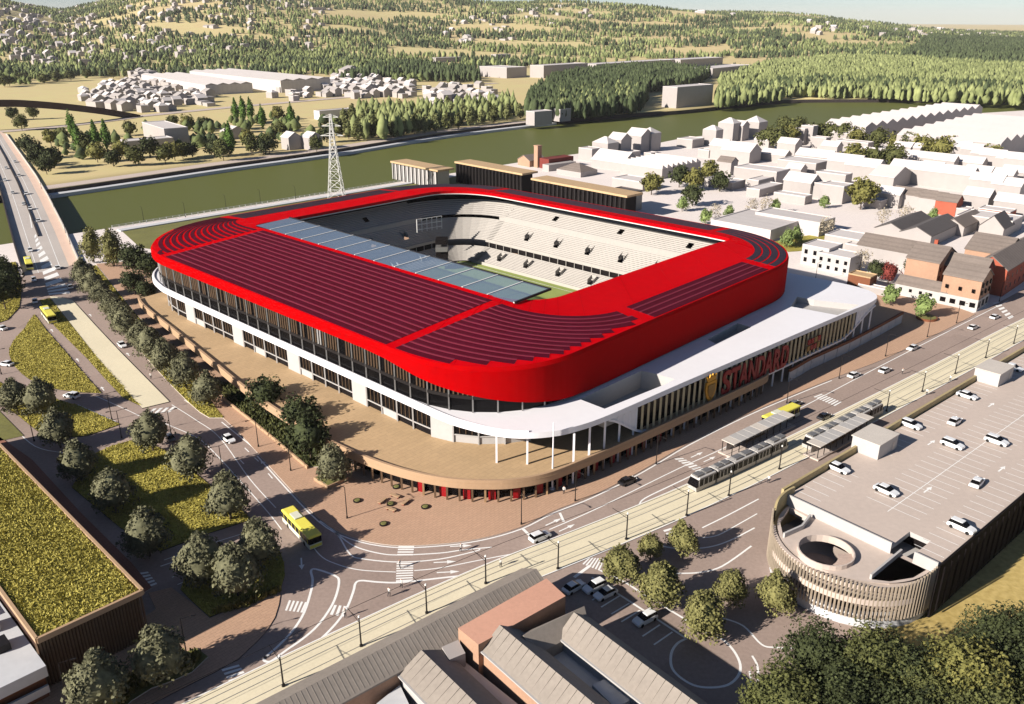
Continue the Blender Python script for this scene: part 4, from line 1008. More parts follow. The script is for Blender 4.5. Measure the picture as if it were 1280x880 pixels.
house((162.1, 305.3), 14, 32, 6, 'y', 'long white hall with taupe roof behind the brick houses', roofm='roof_taupe', name='hall', cat='hall', rise=3.4)
t = house((147.3, 268.9), 6.5, 17, 4.2, 'y', 'low white terrace with taupe roof and small round windows', wall='white_wall', roofm='roof_taupe', rise=2.2)
q = quad((147.3, 268.9), 45, 6.5, 17); windows_on(t, q[3], q[0], 1.8, 1, 5, 1.0, 1.1)
# brick corner house: white shop floor, brick storeys, several gabled blocks
t = thing('brick_house', 'orange brick corner house with taupe roofs and white shop front', 'house', (*(157.9, 273.2), 0))
q = quad((154.0, 261.4), 45, 11, 12.5)
b = MB(); b.prism(q, 0, 4); b.build('shop_floor', 'white_wall', t)
b = MB(); gable_walls(b, quad((q[0][0] + .1, q[0][1] + .3), 45, 10.6, 12), 4.01, 10.5, 3, 'y'); b.build('wall', 'brick_orange', t)
b = MB(); gable_roof(b, quad((q[0][0] + .1, q[0][1] + .3), 45, 10.6, 12), 10.5, 3, 'y'); b.build('roof', 'roof_taupe', t)
windows_on(t, q[0], q[1], 1.0, 1, 3, 2.2, 2.2); windows_on(t, q[3], q[0], 1.2, 1, 4, 1.8, 1.6); windows_on(t, q[3], q[0], 6.2, 1, 3, .9, 1.2, dz=3, d=.4); windows_on(t, q[0], q[1], 5.4, 2, 3, 1.0, 1.5, dz=2.6, d=.35)
q2 = quad((q[3][0] + 1.5, q[3][1] + 6), 45, 17, 11)
b = MB(); gable_walls(b, q2, 0, 12.5, 4, 'y'); b.build('wall', 'brick_orange', t)
b = MB(); gable_roof(b, q2, 12.5, 4, 'y'); b.build('roof', 'roof_taupe', t)
windows_on(t, q2[0], q2[1], 6, 2, 4, 1.0, 1.5)
q3 = quad((q[1][0] - 2, q[1][1] + 1.5), 45, 9, 20)
b = MB(); gable_walls(b, q3, 0, 11, 3.5, 'y'); b.build('wall', 'brick_dark', t)
b = MB(); gable_roof(b, q3, 11, 3.5, 'y'); b.build('roof', 'roof_taupe', t)
b = MB(); b.box(q3[2][0], q3[2][1], 12, 1.2, 1.2, 17, R(45)); b.build('chimney', 'brick_red', t)
t = house((171.4, 277.7), 46, 11, 9.5, 'x', 'long dark red brick terrace with taupe roof at the frame edge', wall='brick_red', roofm='roof_taupe', rise=4)
q = quad((171.4, 277.7), 45, 46, 11); windows_on(t, q[0], q[1], 2.0, 2, 9, 1.0, 1.6, dz=3.6)
house((180.8, 295.9), 20, 14, 10, 'y', 'orange brick house with taupe gable roof behind the terrace', wall='brick_orange', roofm='roof_taupe')
house((112.2, 354.4), 34, 30, 5, 'f', 'broad flat white warehouse just behind the stadium corner', wall='massing_shed', roofm='massing_shed', name='warehouse', cat='warehouse')
house((136.9, 364.5), 15, 32, 6, 'f', 'long narrow white warehouse next to the small lawn', wall='massing_shed', roofm='massing_shed', name='warehouse', cat='warehouse')
t = house((127.2, 303.2), 11, 13, 6.5, 'f', 'white flat roofed house with dark windows behind the canopy', wall='white_wall', roofm='massing_roof')
q = quad((127.2, 303.2), 45, 11, 13); windows_on(t, q[3], q[0], 1.0, 2, 4, 1.2, 1.4, dz=2.9)
t = house((122.5, 313.0), 12, 11, 7.5, 'f', 'white flat roofed house with tall windows nearest the red roof', wall='white_wall', roofm='massing_roof')
q = quad((122.5, 313.0), 45, 12, 11); windows_on(t, q[3], q[0], 1.2, 2, 3, 1.3, 1.7, dz=3.2)
house((143.9, 337.0), 14, 15, 5, 'f', 'low flat white block behind the windowed houses'); house((149.1, 324.6), 20, 16, 4, 'f', 'broad low white block beside the taupe hall')
k_ = house((126.5, 282.3), 6, 8, 5.2, 'f', 'small brown kiosk with flat tan roof behind the canopy end', wall='rim_brown', roofm='deck_tan', name='kiosk', cat='kiosk')
house((131.2, 276.8), 3, 11, 2.4, 'f', 'low white wall block beside the brown kiosk', name='wall_block', cat='wall')
# factory with parallel ridges
t = thing('factory', 'vast white factory with parallel ridged roofs at the right edge', 'factory', (*(374.2, 712.4), 0))
fq = quad((272.7, 659.6), 42, 210, 52); 
b = MB(); b.prism(quad((272.7, 659.6), 42, 230, 34), 0, 13); b.build('wall', 'massing', t)
for k in range(13):
    b = MB(); c = (272.7, 659.6); u = E40(42); c = (c[0] + u[0] * (k * 17.7), c[1] + u[1] * (k * 17.7))
    gable_roof(b, quad(c, 42, 17.6, 34), 13.05, 3.2, 'y', over=0, th=.25); b.build('roof', 'massing_roof', t)
    b = MB(); q = quad(c, 42, 17.6, 34); gable_walls(b, q, 13.02, 13.04, 3.2, 'y'); b.build('gable', 'massing', t)
b = MB(); b.prism(quad((322.6, 560.3), 45, 170, 68), 0, 14); b.build('wall', 'massing', t)
for k in range(8):
    b = MB(); c = (322.6, 560.3); u = E40(45); c = (c[0] + u[0] * (k * 21), c[1] + u[1] * (k * 21))
    gable_roof(b, quad(c, 45, 20.8, 68), 14.05, 3.4, 'y', over=0, th=.25); b.build('roof', 'massing_roof', t)
    b = MB(); gable_walls(b, quad(c, 45, 20.8, 68), 14.02, 14.04, 3.4, 'y'); b.build('gable', 'massing', t)
# saw-toothed shed near the river
t = thing('sawtooth_shed', 'white shed with saw-toothed roof near the river', 'shed', (*(91.1, 509.3), 0))
c = (91.1, 509.3); b = MB(); b.prism(quad(c, 45, 42, 32), 0, 6); b.build('wall', 'massing', t)
for k in range(8):
    u = E40(45); cc = (c[0] + u[0] * (k * 5.25), c[1] + u[1] * (k * 5.25)); qq = quad(cc, 45, 5.2, 32)
    b = MB(); b.mesh([(*qq[0], 6.02), (*qq[1], 6.02), (*qq[2], 6.02), (*qq[3], 6.02), (*qq[0], 8.6), (*qq[3], 8.6)], [(4, 1, 2, 5), (0, 4, 5, 3), (0, 1, 4), (3, 5, 2)]); b.build('roof_tooth', 'massing_roof', t)
# brick works with chimney
t = thing('brick_works', 'dark red brick works with flat roofs by the river', 'building', (*(25.9, 544.3), 0))
b = MB(); b.prism(quad((23.8, 544.3), 40, 22, 9), 0, 6.5); b.build('wall', 'brick_dark', t)
b = MB(); b.prism(quad((23.5, 536.7), 40, 24, 6), 0, 4); b.build('annex', 'massing', t)
b = MB(); gable_roof(b, quad((11.6, 553.8), 40, 14, 12), 4, 3, 'x'); b.build('roof', 'roof_taupe', t)
b = MB(); gable_walls(b, quad((11.6, 553.8), 40, 14, 12), 0, 4, 3, 'x'); b.build('wall', 'brick_orange', t)
b = MB(); c = (16.9, 553.8); b.box(c[0], c[1], 0, 3.6, 3.6, 13.5, R(40)); 
ch = thing('chimney_stack', 'square orange brick chimney stack beside the river', 'chimney', (*c, 0)); b.build('shaft', 'brick_orange', ch)
b = MB(); b.box(c[0], c[1], 13.5, 4.0, 4.0, 14.2, R(40)); b.build('cap', 'brick_orange', ch)
# long halls behind the far stand: tan roofs on black columns
def hall(c, L, depth, z, lab, nc, front):
    t = thing('hall', lab, 'hall', (*c, 0))
    q = quad(c, -47, L, depth)
    b = MB(); b.prism(q, z - 1.0, z); b.build('roof', 'deck_tan', t)
    qi = quad((c[0] + .6, c[1] + 1.6), -47, L - 2, depth - 3)
    b = MB(); b.prism(qi, 0, z - 1.02); b.build('wall', front, t)
    for k in range(nc):
        p = mid(q[0], q[1], (k + .5) / nc); p = (p[0] + .45, p[1] + .45)
        b = MB(); b.box(p[0], p[1], 0, .6, .5, z - 1.02, R(-47)); b.build('column', 'black_metal', t)
    return t
hall((-73.5, 509.3), 46, 12, 11, 'long hall with tan roof and white end nearest the pylon', 12, 'white_wall')
hall((-34, 498), 58, 12, 12.5, 'tall hall with tan roof on black columns, middle of three', 20, 'dark')
hall((10, 445), 66, 12, 12, 'long hall with tan roof on black columns by the big dark end block', 22, 'dark')
house((57.5, 414.3), 12, 14, 9.5, 'f', 'grey ribbed block at the end of the long tan halls', wall='grey_metal', roofm='roof_grey', a=43, name='block', cat='building')
# green roofed building lower left
A = [(-56.5, 104.6)][0]
t = thing('green_roof_building', 'long building with a meadow roof and pale parapet at the left edge', 'building', (A[0] - 20, A[1] + 10, 0))
u, v = E40(136), E40(226)
pt = lambda a, c: (A[0] + u[0] * a + v[0] * c, A[1] + u[1] * a + v[1] * c)
GR = [pt(0, 0), pt(90, 0), pt(90, 15), pt(0, 15)]
b = MB(); b.prism([pt(.6, .6), pt(89.4, .6), pt(89.4, 15), pt(.6, 15)], 0, 8.4); b.build('wall', 'brown_steel', t)  # wall colour darkened to paint in the shade of its sunless end
b = MB(); b.mesh([(*pt(.4, .4), 8.8), (*pt(89.6, .4), 8.8), (*pt(89.6, 14.6), 8.8), (*pt(.4, 14.6), 8.8)], [(0, 1, 2, 3)]); b.build('meadow_roof', 'grass', t)
for a_, c_ in ((pt(0, 0), pt(90, 0)), (pt(0, 0), pt(0, 15)), (pt(0, 15), pt(90, 15))): 
    b = MB(); b.beam((*a_, 8.75), (*c_, 8.75), .45, .9); b.build('parapet', 'rim_tan', t)
for k in range(34):
    b = MB(); p = pt(.35, .3 + k * .45); b.beam((*p, .2), (*p, 8.3), .16, .3); b.build('slat', 'fin_dark', t)  # dark slat tone carries the same painted shade
GL = [pt(-3, 15.3), pt(60, 15.3), pt(60, 40), pt(-3, 40)]
t2 = thing('annex_building', 'lower concrete roofed building with rooftop units beside the meadow roof', 'building', (*pt(20, 25), 0))
b = MB(); b.prism(GL, 4.6, 6.4); b.build('roof_slab', 'retaining', t2)
b = MB(); b.prism([pt(-1.5, 15.5), pt(60, 15.5), pt(60, 39), pt(-1.5, 39)], 0, 4.58); b.build('wall', 'rim_brown', t2)
b = MB(); b.prism([pt(-2.6, 15.5), pt(-2.2, 15.5), pt(-2.2, 39), pt(-2.6, 39)], 1.6, 2.8); b.build('band', 'retaining', t2)
for k, (a_, c_) in enumerate(((4, 17.5), (9.5, 17.2), (14, 18), (7, 21), (20, 19))):
    b = MB(); b.prism([pt(a_, c_), pt(a_ + 2.6, c_), pt(a_ + 2.6, c_ + 1.6), pt(a_, c_ + 1.6)], 6.41, 7.6); b.build('rooftop_unit', 'white_wall' if k % 2 else 'black_metal', t2)
# works at the bottom of the frame: slate lean-to, terracotta block, ridged roofs
t = thing('workshop_range', 'brick workshops with grey ridged roofs and a terracotta flat block at the bottom', 'building', (*(-2.4, 97.2), 0))
D38, N38 = E40(219.5), E40(-50.5)
def barq(c, a, L, w): return quad(c, a, L, w)
c = [(1.6, 115.0)][0]
lq = [c, (c[0] + N38[0] * 6.6, c[1] + N38[1] * 6.6)]; lq += [(lq[1][0] + D38[0] * 85, lq[1][1] + D38[1] * 85), (c[0] + D38[0] * 85, c[1] + D38[1] * 85)]
lq = [lq[0], lq[3], lq[2], lq[1]]
b = MB(); gable_walls(b, lq, 0, 5, 1.8, 'x'); b.build('wall', 'brick_orange', t)
b = MB(); gable_roof(b, lq, 5, 1.8, 'x'); lr = b.build('roof', 'roof_slate', t)
dv = E40(219.5)
for k in range(110):                                   # raised courses along the long slate roof
    for side in (0,):
        p0 = mid(lq[0], lq[3], .08 + 0); 
    a_ = mid(lq[0], lq[1], (k + .5) / 110.); e_ = mid(lq[3], lq[2], (k + .5) / 110.); m2 = mid(a_, e_, .5)
    b = MB(); b.beam((*e_, 5.22), (*m2, 7.02), .1, .2); b.build('roof_seam', 'roof_slate', lr)
tb_ = [(-7.9, 98.3), (5.5, 110.0), (8.3, 105.6), (-4.8, 94.8)]
b = MB(); b.prism(tb_, 0, 7.2, top=1, side=0); b.build('terracotta_block', ['brick_orange', 'terracotta'], t)
def bar(ridge, eave, L, zr_, ze, m='roof_slate', wall='white_wall', a=-50.5, two=True):
    """ridged roof: ridge start, left eave start, running along angle a"""
    d = E40(a); w = (eave[0] - ridge[0], eave[1] - ridge[1])
    k = w[0] * -d[1] + w[1] * d[0]; nv = (-d[1] * k, d[0] * k)
    f = lambda s_, x, z: (ridge[0] + d[0] * s_ + nv[0] * x, ridge[1] + d[1] * s_ + nv[1] * x, z)
    b = MB(); b.mesh([f(0, 1, 0), f(L, 1, 0), f(L, 1, ze), f(0, 1, ze), f(0, -1, 0), f(L, -1, 0), f(L, -1, ze), f(0, -1, ze), f(0, 0, zr_), f(L, 0, zr_)], [(0, 1, 2, 3), (5, 4, 7, 6), (4, 0, 3, 8, 7), (1, 5, 6, 9, 2)]); b.build('wall', wall, t)
    th = .25
    b = MB(); b.mesh([f(-.3, 1.06, ze - .1), f(L, 1.06, ze - .1), f(L, 0, zr_), f(-.3, 0, zr_), f(L, -1.06, ze - .1), f(-.3, -1.06, ze - .1)] + [f(-.3, 1.06, ze - .1 + th), f(L, 1.06, ze - .1 + th), f(L, 0, zr_ + th), f(-.3, 0, zr_ + th), f(L, -1.06, ze - .1 + th), f(-.3, -1.06, ze - .1 + th)],
                     [(6, 9, 8, 7), (9, 11, 10, 8), (0, 6, 7, 1), (4, 10, 11, 5), (0, 3, 9, 6), (3, 5, 11, 9)])
    o = b.build('roof', m, t)
    b = MB(); b.beam(f(-.3, 1.1, ze + .06), f(L, 1.1, ze + .06), .3, .22); b.build('gutter', 'white_wall', o)
    for k in range(int(L / 1.4)):
        b = MB(); b.beam(f(k * 1.4 + .6, 1.02, ze + .2), f(k * 1.4 + .6, .03, zr_ + .27), .1, .08); b.build('roof_seam', m, o)
    return o
bar([(9.4, 100.3)][0], [(7.1, 98.2)][0], 40, 8, 5.5)
bar([(-1.6, 97.5)][0], [(-5.2, 96.6)][0], 40, 8, 5.6, wall='brick_orange')
bar([(-12.7, 94.0)][0], [(-16.4, 92.7)][0], 34, 6.5, 4.5)
b = MB(); q = [(0.1, 98.2), (10.3, 104.7), (11.6, 100.8), (3.2, 94.3)]; 
g0, g1 = mid(q[0], q[3], .5), mid(q[1], q[2], .5)
b.mesh([(*q[0], 5.5), (*q[1], 5.5), (*q[2], 5.5), (*q[3], 5.5), (*g0, 7.6), (*g1, 7.6), (*q[0], 0), (*q[1], 0), (*q[2], 0), (*q[3], 0)], [(0, 4, 5, 1), (4, 3, 2, 5), (6, 7, 1, 0), (8, 9, 3, 2), (9, 6, 0, 4, 3), (7, 8, 2, 5, 1)]); b.build('cross_roof', 'roof_slate', t)
b = MB(); b.prism([(3.3, 96.7), (7.2, 99.5), (16.3, 87.5), (11.3, 86.0)], 0, 3.5); b.build('flat_roof', 'retaining', t)
b = MB(); b.prism([(11.1, 90.0), (14.7, 92.2), (17.5, 88.3), (13.9, 85.8)], 0, 4.4); b.build('flat_roof', 'retaining', t)
b = MB(); b.prism([(-9.3, 94.8), (-7.0, 96.2), (2.2, 86.5), (-1.1, 84.5)], 0, 3); b.build('flat_roof', 'retaining', t)
b = MB(); b.prism([(-10.2, 96.4), (-7.9, 97.9), (-6.7, 95.1), (-8.9, 93.8)], 0, 5.4); b.build('roof_box', 'massing', t)
b = MB(); b.prism([(-18.6, 88.0), (-15.8, 91.5), (-12.8, 85.2), (-16.7, 82.5)], 0, 3); b.build('flat_roof', 'retaining', t)

# ------------------------------------------------------------------ car park with spiral ramp
CP0, CP1 = (49.7, 130.4), (67.1, 109.4); EC = E40(40); ZD = 10.0
t = thing('car_park', 'large flat roofed multi-storey car park with a finned spiral ramp drum', 'car park', (70, 130, 0))
fq = lambda a, c: (CP0[0] + EC[0] * a + (CP1[0] - CP0[0]) * c, CP0[1] + EC[1] * a + (CP1[1] - CP0[1]) * c)
b = MB(); b.prism([fq(0, 0), fq(0, .73), fq(6, .73), fq(6, .86), fq(.5, .86), fq(.5, 1), fq(150, 1), fq(150, 0)], ZD - .9, ZD, top=0, side=1); deck_o = b.build('roof_deck', ['concrete_lot', 'white_wall'], t)
for z in (2.9, 6.0): 
    b = MB(); b.prism([fq(1, .02), fq(1, .98), fq(150, .98), fq(150, .02)], z, z + .9); b.build('floor_slab', 'white_wall', t)
b = MB(); b.prism([fq(7, .06), fq(7, .94), fq(149, .94), fq(149, .06)], 0, ZD - 1); b.build('inner_wall', 'dark', t)
wall_strip('parapet', [fq(-.5, -.02), fq(40, -.02), fq(150, -.02)], .5, 0, ZD + 1.3, 'drum_wall', t)
wall_strip('parapet', [fq(0, 1.01), fq(150, 1.01)], .3, .2, ZD + .12, 'dark', t)  # near-black colour stands in for shade on this sunless side
for k in range(60):
    b = MB(); p = fq(1 + k * 2.5, 1.03); b.beam((*p, 1.2), (*p, ZD - .2), .25, .15); b.build('side_fin', 'dark', t)  # fins share the painted shade of the wall behind
CD = (58.4, 119.9); RD = 13.6
dp = lambda a, r, z: (CD[0] + r * math.cos(R(220 + a)), CD[1] + r * math.sin(R(220 + a)), z)
ZS = 8.4
hc = [(51.6, 114.9)][0]; HR = 4.4
hole = [(hc[0] + HR * math.cos(2 * math.pi * k / 28), hc[1] + HR * math.sin(2 * math.pi * k / 28)) for k in range(28)]
pit1 = [(48.5, 130.6), (52.5, 125.3), (49.9, 121.9), (45.5, 119.5), (45.8, 124.8)]; pit2 = [(56.3, 108.2), (64.0, 114.9), (67.5, 110.6), (63.7, 107.4), (59.2, 106.2)]
dist_ok = lambda p, r: math.hypot(p[0] - CD[0], p[1] - CD[1]) < r
half = [dp(a, RD - .9, 0)[:2] for a in np.linspace(-90, 90, 40)]
clip = lambda lp: [p if dist_ok(p, RD - 1.3) else tuple(CD[i] + (p[i] - CD[i]) * (RD - 1.3) / math.hypot(p[0] - CD[0], p[1] - CD[1]) for i in (0, 1)) for p in lp]
pit1, pit2 = clip(pit1), clip(pit2)
loops_ = [half, hole, pit1, pit2]
tri = tessellate_polygon([[Vector((p[0], p[1], 0)) for p in lp] for lp in loops_]); fl = [p for lp in loops_ for p in lp]
up_ = lambda t_: t_ if sum(fl[t_[i]][0] * fl[t_[(i + 1) % 3]][1] - fl[t_[(i + 1) % 3]][0] * fl[t_[i]][1] for i in range(3)) > 0 else t_[::-1]
b = MB(); b.mesh([(p[0], p[1], ZS) for p in fl], [up_(x) for x in tri]); b.mesh([(p[0], p[1], ZS - .6) for p in fl], [up_(x)[::-1] for x in tri])
for lp in loops_[1:]:
    n = len(lp); b.mesh([(p[0], p[1], ZS - .6) for p in lp] + [(p[0], p[1], ZS) for p in lp], [(i, (i + 1) % n, n + (i + 1) % n, n + i) for i in range(n)])
b.build('ramp_deck', 'concrete_lot', t)
wall_strip('ramp_hole_parapet', hole, .22, ZS - .5, ZS + .8, 'concrete_lot', t, True)
wall_strip('pit_parapet', pit1[1:4], .35, ZS - .5, ZS + .9, 'white_wall', t); wall_strip('pit_parapet', pit2[:2], .35, ZS - .5, ZS + .9, 'white_wall', t)
b = MB(); b.mesh([(p[0], p[1], 4.6) for p in half], [tuple(range(40))]); b.build('ramp_deck', 'concrete_lot', t)
b = MB()
for k in range(36):                                        # spiral ramp surface round the shaft
    a0, a1 = k * 10, (k + 1) * 10; z0_, z1_ = 4.6 + 3.8 * k / 36, 4.6 + 3.8 * (k + 1) / 36
    f = lambda a, r, z: (hc[0] + r * math.cos(R(a)), hc[1] + r * math.sin(R(a)), z)
    b.face([f(a0, 2.0, z0_), f(a0, 4.3, z0_), f(a1, 4.3, z1_), f(a1, 2.0, z1_)])
b.build('spiral_ramp', 'asphalt', t)
b = MB(); b.prism([fq(-.02, .0), fq(-.02, .73), fq(-.3, .73), fq(-.3, 0)], ZD - 1.6, ZD + .5); b.build('deck_parapet', 'white_wall', t)
b = MB(); b.prism([fq(.45, .86), fq(.45, 1), fq(.15, 1), fq(.15, .86)], ZD - 1.6, ZD + .5); b.build('deck_parapet', 'white_wall', t)
b = MB(); N = 46; az_ = np.linspace(-98, 98, N)
b.mesh([dp(a, RD - .45, z) for z in (0, 3.2) for a in az_], [(i, i + 1, N + i + 1, N + i) for i in range(N - 1)]); b.build('drum_base', 'retaining', t)
top_z = lambda a: 11.3 - 3.0 * float(smooth(-75, -40, a)) + 1.6 * float(smooth(40, 88, a))
az2 = np.linspace(-98, -62, 18)
b = MB(); b.mesh([dp(a, RD, 1.6) for a in az2] + [dp(a, RD, top_z(a)) for a in az2] + [dp(a, RD - .4, top_z(a)) for a in az2] + [dp(a, RD - .4, 1.6) for a in az2], [(r_ * 18 + i, r_ * 18 + i + 1, (r_ + 1) * 18 + i + 1, (r_ + 1) * 18 + i) for r_ in range(3) for i in range(17)]); b.build('drum_screen', 'drum_wall', t, smooth=False)
for a in np.linspace(-62, 97, 62):
    b = MB(); z1_ = top_z(a) + .35 * math.sin(R(a * 4.1)); b.beam(dp(a, RD + .05, 1.9), dp(a, RD + .05, z1_), .15, .28); b.build('drum_fin', 'pipe_fin', t)
for z, rr_ in ((2.4, .35), (7.6, .3)):
    b = MB()
    for a0, a1 in zip(az_, az_[1:]): b.beam(dp(a0, RD - rr_, z), dp(a1, RD - rr_, z), .25, .35)
    b.build('drum_rail', 'drum_wall' if z > 3 else 'retaining', t)
for z0_, z1_, r_, aa_ in ((4.7, 5.7, RD + .12, np.linspace(-40, 70, 30)), (7.3, 8.0, RD - .1, np.linspace(-58, 80, 30))):     # curved edges of the ramp levels
    b = MB(); n = len(aa_)
    b.mesh([dp(a, r_, z0_) for a in aa_] + [dp(a, r_, z1_) for a in aa_] + [dp(a, r_ - .6, z1_) for a in aa_], [(i, i + 1, n + i + 1, n + i) for i in range(n - 1)] + [(n + i, n + i + 1, 2 * n + i + 1, 2 * n + i) for i in range(n - 1)])
    b.build('ramp_edge', 'concrete_lot', t)
bl = MB(); bl.mesh([(-2.4, -.06, 0), (2.4, -.06, 0), (2.4, .06, 0), (-2.4, .06, 0)], [(0, 1, 2, 3)])
blm = bl.build('bay_line', 'paint', deck_o, local=True)
first = True
for row, c in enumerate((.1, .44, .62, .9)):
    for k in range(42):
        a = 3 + k * 2.6
        if (row == 0 and 17 < a < 28) or (row in (1, 2) and a < 9): continue
        p = fq(a, c); o = blm if first else blm.copy()
        if not first: COL.objects.link(o)
        first = False
        o.location = Vector((p[0], p[1], ZD + .008)) - origin(deck_o); o.rotation_euler = (0, 0, R(-50))
o = ribbon('bay_line', [fq(9, .53), fq(112, .53)], .14, ZD + .012, 'paint', deck_o)
for px in [(85.5, 150.7), (107.3, 168.6), (94.0, 140.0), (76.3, 132.4)]:
    b = MB(); c_, s_ = math.cos(R(40)), math.sin(R(40)); q = lambda x, y: (px[0] + c_ * x - s_ * y, px[1] + s_ * x + c_ * y, ZD + .012)
    b.face([q(-1.6, -.15), q(.2, -.15), q(.2, .15), q(-1.6, .15)]); b.face([q(.2, -.5), q(1.6, 0), q(.2, .5)]); b.build('direction_arrow', 'paint', deck_o)
for c, L, Wd, lab in (([(71.5, 143.4)][0], 7.5, 5.6, 'nearer white stair hut on the car park deck'), ([(113.9, 178.2)][0], 8, 5.6, 'farther white stair hut on the car park deck')):
    h_ = thing('stair_hut', lab, 'hut', (*c, ZD), 0, 'stair huts on the car park deck')
    b = MB(); b.prism(quad(c, 40, L, Wd), ZD + .01, ZD + 3.1); b.build('wall', 'white_wall', h_)
    b = MB(); b.prism(quad((c[0] - .05, c[1] - .25), 40, L + .4, Wd + .4), ZD + 3.11, ZD + 3.3); b.build('roof', 'kerb', h_)
    q = quad(c, 40, L, Wd); b = MB(); m2 = mid(q[0], q[1], .8); u_ = E40(40); b.mesh([(m2[0] + .03 + u_[0] * x, m2[1] - .05 + u_[1] * x, ZD + z) for x, z in ((-.5, .05), (.5, .05), (.5, 2.1), (-.5, 2.1))], [(0, 1, 2, 3)]); b.build('door', 'kerb', h_)
# retaining wall beside the street under the canopy end
t = thing('retaining_wall', 'pale panelled retaining wall with brown coping under the canopy end', 'wall', (*(93.6, 213.5), 0))
wp = [(73.8, 203.6), (82.5, 212.4), (98.1, 225.5), (113.1, 239.5), (124.3, 250.4)]
for k in range(len(wp) - 1):
    n = 3
    for j in range(n):
        p, q = mid(wp[k], wp[k + 1], j / n + .01), mid(wp[k], wp[k + 1], (j + 1) / n - .01)
        b = MB(); b.beam((p[0], p[1], 1.6), (q[0], q[1], 1.6), .3, 3.0); b.build('panel', 'retaining', t)
b = MB()
for k in range(len(wp) - 1): b.beam((*wp[k], 3.5), (*wp[k + 1], 3.5), .6, .8)
b.build('coping', 'rim_brown', t)
# town across the river
TOWN = 'small plain white houses of the town across the river'
tr = random.Random(11); spots = []
for poly, n, hs in (([(-508.0, 1017.5), (-595.9, 1211.3), (-604.1, 1303.6), (-523.5, 1211.3), (-416.0, 1060.1), (-389.6, 1106.2), (-339.2, 968.8), (-367.6, 899.5), (-426.0, 899.5)], 60, (4, 8)), ([(-288.2, 1337.6), (-273.0, 1492.3), (-206.7, 1410.8), (-142.5, 1240.6), (-125.3, 1060.1), (-166.4, 1060.1), (-205.5, 1060.1), (-244.8, 1106.2)], 52, (5, 9)),
                    ([(-117.9, 1082.7), (-105.8, 1211.3), (-55.7, 1211.3), (-15.0, 1082.7), (-16.0, 959.5), (-51.9, 932.9), (-95.2, 932.9)], 20, (6, 11)), ([(-1216.0, 2091.6), (-1676.1, 2896.6), (-1519.0, 2896.6), (-1205.4, 2610.5), (-1008.6, 2178.5), (-1021.9, 1936.9)], 26, (6, 12)), ([(-1041.2, 2272.7), (-1670.7, 3705.6), (-1589.2, 4304.3), (-969.0, 3464.2), (-732.7, 2610.5), (-945.4, 2610.5), (-836.0, 2091.6)], 36, (5, 10)),
                    ([(-2947.8, 5674.8), (-3294.6, 7197.7), (-2214.9, 5130.9), (-1637.3, 3705.6), (-1904.6, 3705.6)], 14, (8, 14)), ([(-303.4, 1060.1), (-297.8, 1094.3), (-255.3, 1130.8), (-239.8, 1082.7), (-249.4, 1038.4), (-282.2, 1017.5)], 8, (4, 8)), ([(-2730.8, 4896.1), (-2676.3, 5130.9), (-1938.0, 3705.6), (-1969.3, 3464.2)], 10, (6, 10)), ([(-248.8, 2896.6), (-166.1, 3064.2), (-94.5, 2610.5), (-172.3, 2375.3)], 8, (6, 10)), ([(1057.1, 3252.1), (1250.3, 3464.2), (1162.8, 3064.2), (919.3, 2746.2)], 8, (8, 14)), ([(2325.6, 5389.3), (2907.0, 5992.1), (2730.8, 4896.1), (2170.6, 4304.3)], 12, (8, 14)), ([(852.7, 4304.3), (1233.3, 4896.1), (1076.7, 3982.8), (750.2, 3464.2)], 8, (8, 14))):
    xs = [p[0] for p in poly]; ys = [p[1] for p in poly]; got = 0
    for _ in range(n * 30):
        if got >= n: break
        p = (tr.uniform(min(xs), max(xs)), tr.uniform(min(ys), max(ys)))
        far = math.hypot(*p); sp_ = 11 if far < 1500 else 24
        if not inside(p, poly) or any(math.dist(p, s_) < sp_ for s_ in spots): continue
        spots.append(p); got += 1
        k = 1.0 if far < 1500 else 1.6
        z = float(hills(*p)) - .5
        kd = tr.choice('yyfxh')
        house(p, tr.uniform(8, 12) * k, tr.uniform(8, 15) * k, tr.uniform(*hs), kd, 'small plain white house of the town across the river', TOWN, a=tr.choice((38, 40, 44, 50)), z0=z)
